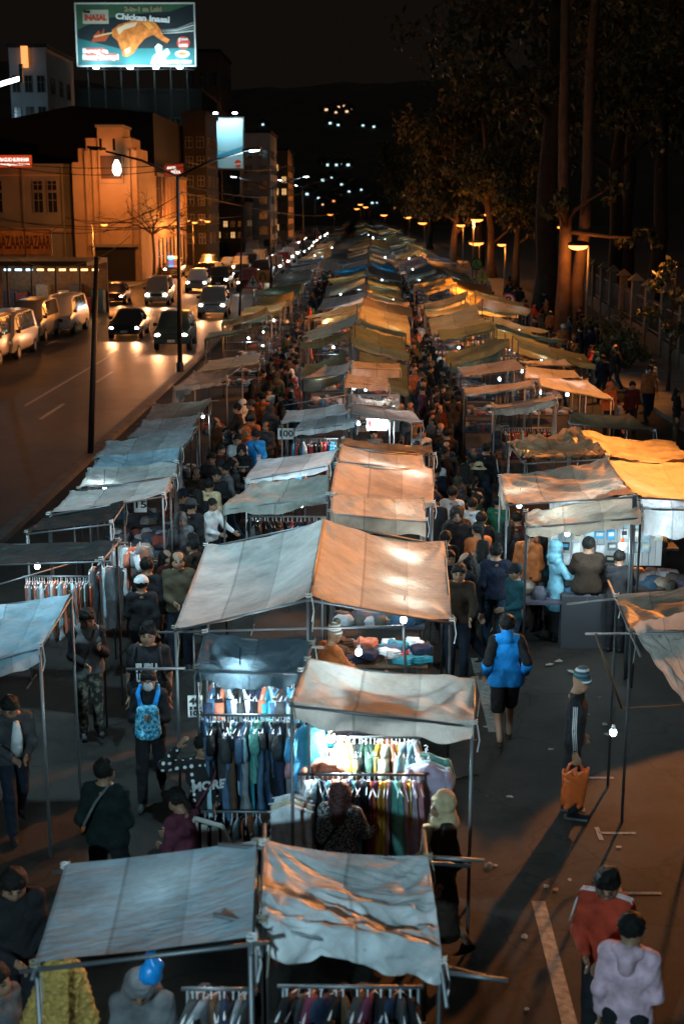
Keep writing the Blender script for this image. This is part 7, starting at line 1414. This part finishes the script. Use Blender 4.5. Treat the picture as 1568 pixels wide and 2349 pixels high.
# ================================================================ TREES, PARK, HILL
def leafmat(k, c): return mat('leaf_' + k, c, .5, var=.35, scale=3, spec=.4)
LM = [leafmat('dark', (.035, .04, .015)), leafmat('mid', (.10, .09, .03)), leafmat('light', (.20, .15, .045))]
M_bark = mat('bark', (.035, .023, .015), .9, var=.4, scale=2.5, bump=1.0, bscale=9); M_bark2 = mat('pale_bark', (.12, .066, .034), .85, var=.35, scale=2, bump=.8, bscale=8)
def leaves(blobs, n, ls, r, droop=.6, asp=2.2):
    """many small leaf sprays spread through the crown's volume in clumps"""
    b = MB(); tot = sum(q[1] ** 2 for q in blobs)
    for c, rad in blobs:
        c = Vector(c); k = int(n * rad ** 2 / tot); cl = [(c + Vector((r.gauss(0, .5), r.gauss(0, .5), r.gauss(0, .38))) * rad) for _ in range(max(5, int(rad * 7)))]
        for _ in range(k):
            q = r.choice(cl); p = q + Vector((r.gauss(0, 1), r.gauss(0, 1), r.gauss(0, .8))) * rad * .16
            d = Vector((r.gauss(0, 1), r.gauss(0, 1), r.gauss(0, 1) - droop * 1.6)).normalized(); s = d.cross(Vector((r.gauss(0, 1), r.gauss(0, 1), r.gauss(0, 1)))).normalized(); l = ls * r.uniform(.6, 1.4); w = l / asp
            b.add([p - d * l * .5, p + s * w * .5, p + d * l * .5, p - s * w * .5], [(0, 1, 2, 3)], r.choices((0, 1, 2), (5, 4, 2))[0])
    return b
def tree(loc, h, rad, blobs, n, ls, label, seed=0, m=None, lean=(0, 0), stems=1, name='tree', droop=.6, group=None, cat='tree'):
    r = random.Random(seed); o = empty(name, loc, 0, label, cat, group); m = m or M_bark
    for s in range(stems):
        ox = (s - (stems - 1) / 2) * rad * 2.1; pts = []; k = 9
        for i in range(k + 1): t = i / k; pts.append((ox * (1 + t * 1.5) + lean[0] * t + r.gauss(0, rad * .25) * (i > 0), lean[1] * t + r.gauss(0, rad * .25) * (i > 0), h * t))
        b = MB(); b.tube(pts, [rad * (1.35 if i == 0 else 1 - .62 * i / k) for i in range(k + 1)], 10)
        for c, q in blobs:
            c = Vector(c); j = max(2, min(k - 1, int(k * (c.z - q * .8) / h))) if h > 0 else 2; a = Vector(pts[j]); mid_ = a.lerp(c, .5) + Vector((r.gauss(0, .2), r.gauss(0, .2), -.1 * q))
            if s == 0 or r.random() < .4: b.tube([a, mid_, c, c + Vector((r.gauss(0, .5), r.gauss(0, .5), .5)) * q * .6], [rad * .4, rad * .26, rad * .13, rad * .05], 6)
        b.build('trunk', m, o, True)
    leaves(blobs, n, ls, r, droop).build('crown', LM, o, fix=False)
    return o
def pdx(x, Y): return PY(x, 600, Y).x
p = P(1250, 724); tree(p, 26, .72, [((0, 0, 20), 5), ((-4, 1, 17), 3.6), ((4, -1, 22), 4), ((-2, -2, 13.5), 2.4)], 5200, .5, 'thick dark tree trunk left of the bright sodium lamp', 1)
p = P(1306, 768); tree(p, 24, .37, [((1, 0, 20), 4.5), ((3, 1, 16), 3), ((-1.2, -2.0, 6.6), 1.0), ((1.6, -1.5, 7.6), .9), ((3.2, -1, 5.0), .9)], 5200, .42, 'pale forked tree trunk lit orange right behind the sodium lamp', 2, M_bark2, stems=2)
def tr(x, yb, h, rad, bl, n, ls, label, seed, **k):
    p = P(x, yb); return tree(p, h, rad, bl, n, ls, label, seed, **k)
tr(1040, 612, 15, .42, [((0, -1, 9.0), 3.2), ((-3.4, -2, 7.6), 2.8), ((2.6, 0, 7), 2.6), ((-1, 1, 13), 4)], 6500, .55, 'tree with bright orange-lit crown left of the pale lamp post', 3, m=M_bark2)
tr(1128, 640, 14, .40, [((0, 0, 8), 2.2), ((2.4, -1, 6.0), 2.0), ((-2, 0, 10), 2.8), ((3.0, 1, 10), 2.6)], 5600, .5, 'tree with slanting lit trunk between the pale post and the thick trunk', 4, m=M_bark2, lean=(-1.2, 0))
tr(1180, 668, 11, .3, [((0, 0, 7), 2.3), ((1.8, -1, 5.2), 1.6), ((-1.4, 1, 9.5), 2.2)], 4200, .42, 'smaller dark leafed tree just left of the thick trunk', 5)
tr(985, 575, 16, .5, [((0, 0, 10), 4), ((-3.5, 0, 8), 3.2), ((3, 1, 7), 3), ((0, 0, 15), 4)], 4800, .75, 'far tree over the end of the right stall row', 6)
tr(925, 552, 17, .5, [((0, 0, 11), 5), ((4, 0, 9), 4), ((-1, 2, 16), 4)], 3600, 1.0, 'farthest dark tree above the end of the market', 7)
tr(1095, 610, 22, .6, [((0, 0, 17), 5), ((5, 0, 14), 4.5), ((-5, 1, 15), 4)], 5200, .7, 'tall dark tree behind the pale lamp post', 8)
tr(1400, 715, 20, .5, [((0, 0, 15), 4.5), ((-4, 0, 12), 3), ((4, 0, 13), 3.5), ((2, -1, 17), 3.5)], 4800, .5, 'dark tree behind the park fence pillars', 9)
tr(1500, 725, 22, .5, [((0, 0, 14), 4.5), ((3, 0, 18), 4), ((-3.5, 0, 19), 4)], 4400, .5, 'dark tree at the right edge of the park', 10)
tr(1430, 690, 26, .5, [((0, 0, 18), 5.5), ((-6, 0, 20), 5), ((4, 0, 23), 4.5)], 4200, .7, 'tallest dark tree deep in the park', 11)
# broad leafed young tree near the right edge
p = P(1530, 905); tree(p, 4.2, .07, [((-.2, 0, 4.1), .85), ((.5, .2, 3.4), .8), ((-.75, -.2, 2.9), .7), ((.2, -.3, 2.4), .7), ((.9, 0, 2.6), .6)], 900, .24, 'young broad leafed tree with shining leaves at the right edge', 12, droop=.3)
def shrub(loc, r_, label, seed, n=500, ls=.16):
    r = random.Random(seed); o = empty('shrub', loc, 0, label, 'shrub', None); b = MB()
    for k in range(6): a = r.uniform(0, 6.28); b.tube([(0, 0, 0), (math.cos(a) * r_ * .4, math.sin(a) * r_ * .4, r_ * .6), (math.cos(a) * r_ * .8, math.sin(a) * r_ * .8, r_ * 1.0)], [.03, .02, .008], 5)
    b.build('stem', M_bark, o); leaves([((0, 0, r_ * .75), r_), ((r_ * .5, 0, r_ * .55), r_ * .7), ((-r_ * .5, .1, r_ * .5), r_ * .7)], n, ls, r, .2).build('foliage', LM, o, fix=False)
for i, (x, y, r_) in enumerate([(1362, 792, 1.0), (1392, 800, 1.1), (1420, 822, 1.0), (1372, 830, .8), (1405, 850, .9), (1440, 845, .9)]): shrub(P(x, y), r_, ['orange-lit shrub left below the fence pillars', 'orange-lit shrub at the middle of the bed below the fence', 'shrub at the right end of the lit bed', 'low shrub at the front left of the lit bed', 'low shrub at the front middle of the bed', 'darkest shrub at the front right of the bed'][i], 30 + i, 900)
# park fence
f0, f1 = P(1361, 708), P(1424, 754); dv = (f1 - f0); n_f = 9; sp_ = dv / 3
o = empty('park_fence', f0, 0, 'park fence with capped stone pillars and iron bars on a low wall', 'fence')
for k in range(-2, n_f):
    q = sp_ * k; hp = 2.9
    b = MB(); b.box(q.x - .2, q.y - .2, 0, q.x + .2, q.y + .2, hp); pl = b.build('pillar', mat('pillar_stone', (.13, .105, .08), .9, var=.3), o)
    b = MB(); b.add([(q.x - .38, q.y - .38, hp), (q.x + .38, q.y - .38, hp), (q.x + .38, q.y + .38, hp), (q.x - .38, q.y + .38, hp), (q.x, q.y, hp + .38)], [(0, 1, 4), (1, 2, 4), (2, 3, 4), (3, 0, 4), (3, 2, 1, 0)]); cp = b.build('cap', mat('cap_stone', (.2, .16, .11), .9), o); cp.parent = pl
    if k < n_f - 1:
        e = sp_ * (k + 1); b = MB(); d = (e - q).normalized(); s = Vector((-d.y, d.x, 0)) * .12; a_, c_ = q + d * .2, e - d * .2
        b.prism([a_ - s, c_ - s, c_ + s, a_ + s], (0, 0, .8)); b.build('low_wall', mat('wall_stone', (.1, .08, .06), .9, var=.3), o)
        b = MB(); m_ = int((c_ - a_).length / .16)
        for i in range(1, m_): z = a_.lerp(c_, i / m_); b.box(z.x - .012, z.y - .012, .8, z.x + .012, z.y + .012, 2.35)
        b.tube([a_ + Vector((0, 0, 2.2)), c_ + Vector((0, 0, 2.2))], .025, 5); b.tube([a_ + Vector((0, 0, .95)), c_ + Vector((0, 0, .95))], .025, 5); b.build('iron_bars', M_dsteel, o)
# leafless ornamental tree in front of the street wing
bx = X_at(352, 116); o = empty('bare_tree', (bx, 116, .15), 0, 'leafless tree with fine curling branches in front of the cream facade', 'tree'); r = random.Random(15); b = MB()
b.tube([(0, 0, 0), (.1, 0, 2.2), (0, 0, 4.2)], [.16, .12, .1], 8)
def limb(p, d, l, rad, dep):
    pts = [p]; dd = d.copy()
    for k in range(5): dd = (dd + Vector((r.gauss(0, .22), r.gauss(0, .22), r.gauss(0, .16) - .07 * (dep < 2)))).normalized(); pts.append(pts[-1] + dd * l / 5)
    b.tube(pts, [rad * (1 - .12 * k) for k in range(6)], 5)
    if dep > 0:
        for k in range(4 if dep > 1 else 5): q = r.choice(pts[2:]); limb(q, (dd + Vector((r.gauss(0, .8), r.gauss(0, .8), r.gauss(0, .6)))).normalized(), l * .55, rad * .5, dep - 1)
for k in range(8): a = k * .785 + r.uniform(-.3, .3); limb(Vector((0, 0, 4.1)), Vector((math.cos(a), math.sin(a), .6)).normalized(), 3.6, .07, 2)
b.build('branches', M_bark, o)
# dark wooded hill behind the town
bm = MB(); nx, ny = 44, 26; vs = []
for j in range(ny + 1):
    for i in range(nx + 1):
        x = -420 + 900 * i / nx; y = 500 + 800 * j / ny; t = j / ny
        vs.append((x, y, -4 + 150 * (1 - math.exp(-t * 3.0)) * (.75 + .35 * noise.noise(Vector((x * .005, 3, 0)))) + 14 * noise.noise(Vector((x * .012, y * .012, 1)))))
bm.add(vs, [(j * (nx + 1) + i, j * (nx + 1) + i + 1, (j + 1) * (nx + 1) + i + 1, (j + 1) * (nx + 1) + i) for j in range(ny) for i in range(nx)])
o = bm.build('hill', mat('wooded_hill', (.05, .045, .04), .95, var=.4, scale=.05), smooth=True, fix=False); o['kind'] = 'structure'; hill = o
def on_hill(x, y):
    dg = bpy.context.evaluated_depsgraph_get(); d = ray(x, y); ok, loc, *_ = hill.ray_cast(Vector((0, 0, H)), d); return loc if ok else PY(x, y, 700)
bpy.context.view_layer.update()
M_hw = mat('hill_house_wall', (.12, .11, .1), .9); LT = {'w': glow('town_light_warm', (1, .62, .35), 1.4), 'c': glow('town_light_cool', (.6, .92, 1), 1.5), 'o': glow('town_light_orange', (1, .35, .1), 1.6)}
HL = [(748, 252, 'w'), (762, 249, 'w'), (776, 246, 'w'), (790, 244, 'w'), (803, 250, 'w'), (770, 258, 'w'), (795, 256, 'w'), (757, 283, 'c'), (775, 287, 'c'), (832, 288, 'c'), (857, 291, 'c'), (603, 286, 'c'), (742, 376, 'c'), (752, 379, 'c'), (762, 374, 'c'), (771, 379, 'c'), (781, 377, 'c'), (790, 374, 'c'), (798, 379, 'c'), (740, 414, 'c'), (760, 408, 'c'), (783, 424, 'c'), (817, 428, 'c'), (828, 436, 'c'), (779, 450, 'w'), (800, 440, 'c'), (853, 466, 'c'), (864, 466, 'c'), (740, 470, 'w'), (765, 462, 'o'), (730, 455, 'c'), (905, 478, 'o'), (930, 487, 'c'), (715, 437, 'c'), (704, 446, 'c')]
for i, (x, y, k) in enumerate(HL):
    q = on_hill(x, y + 2); o = empty('hillside_house', q, rl.uniform(-.5, .5), {'w': 'small dark house with a warm lit window on the hillside', 'c': 'small dark house with a cold white lamp on the hillside', 'o': 'small dark house with an orange lamp on the hillside'}[k], 'house', {'w': 'hillside houses with warm lights', 'c': 'hillside houses with cold lights', 'o': 'hillside houses with orange lights'}[k])
    s = q.y / 600; b = MB(); b.box(-2.2, 0, -3, 2.2, 4, 2.2); b.prism([(-2.5, -.3, 2.2), (2.5, -.3, 2.2), (0, -.3, 3.6)], (0, 4.6, 0)); b.build('wall', M_hw, o)
    b = MB(); w = rl.uniform(.35, .7) * s; b.box(-w, -.15, .4 - w * .6, w, -.02, .4 + w * .8); b.build('window', LT[k], o)
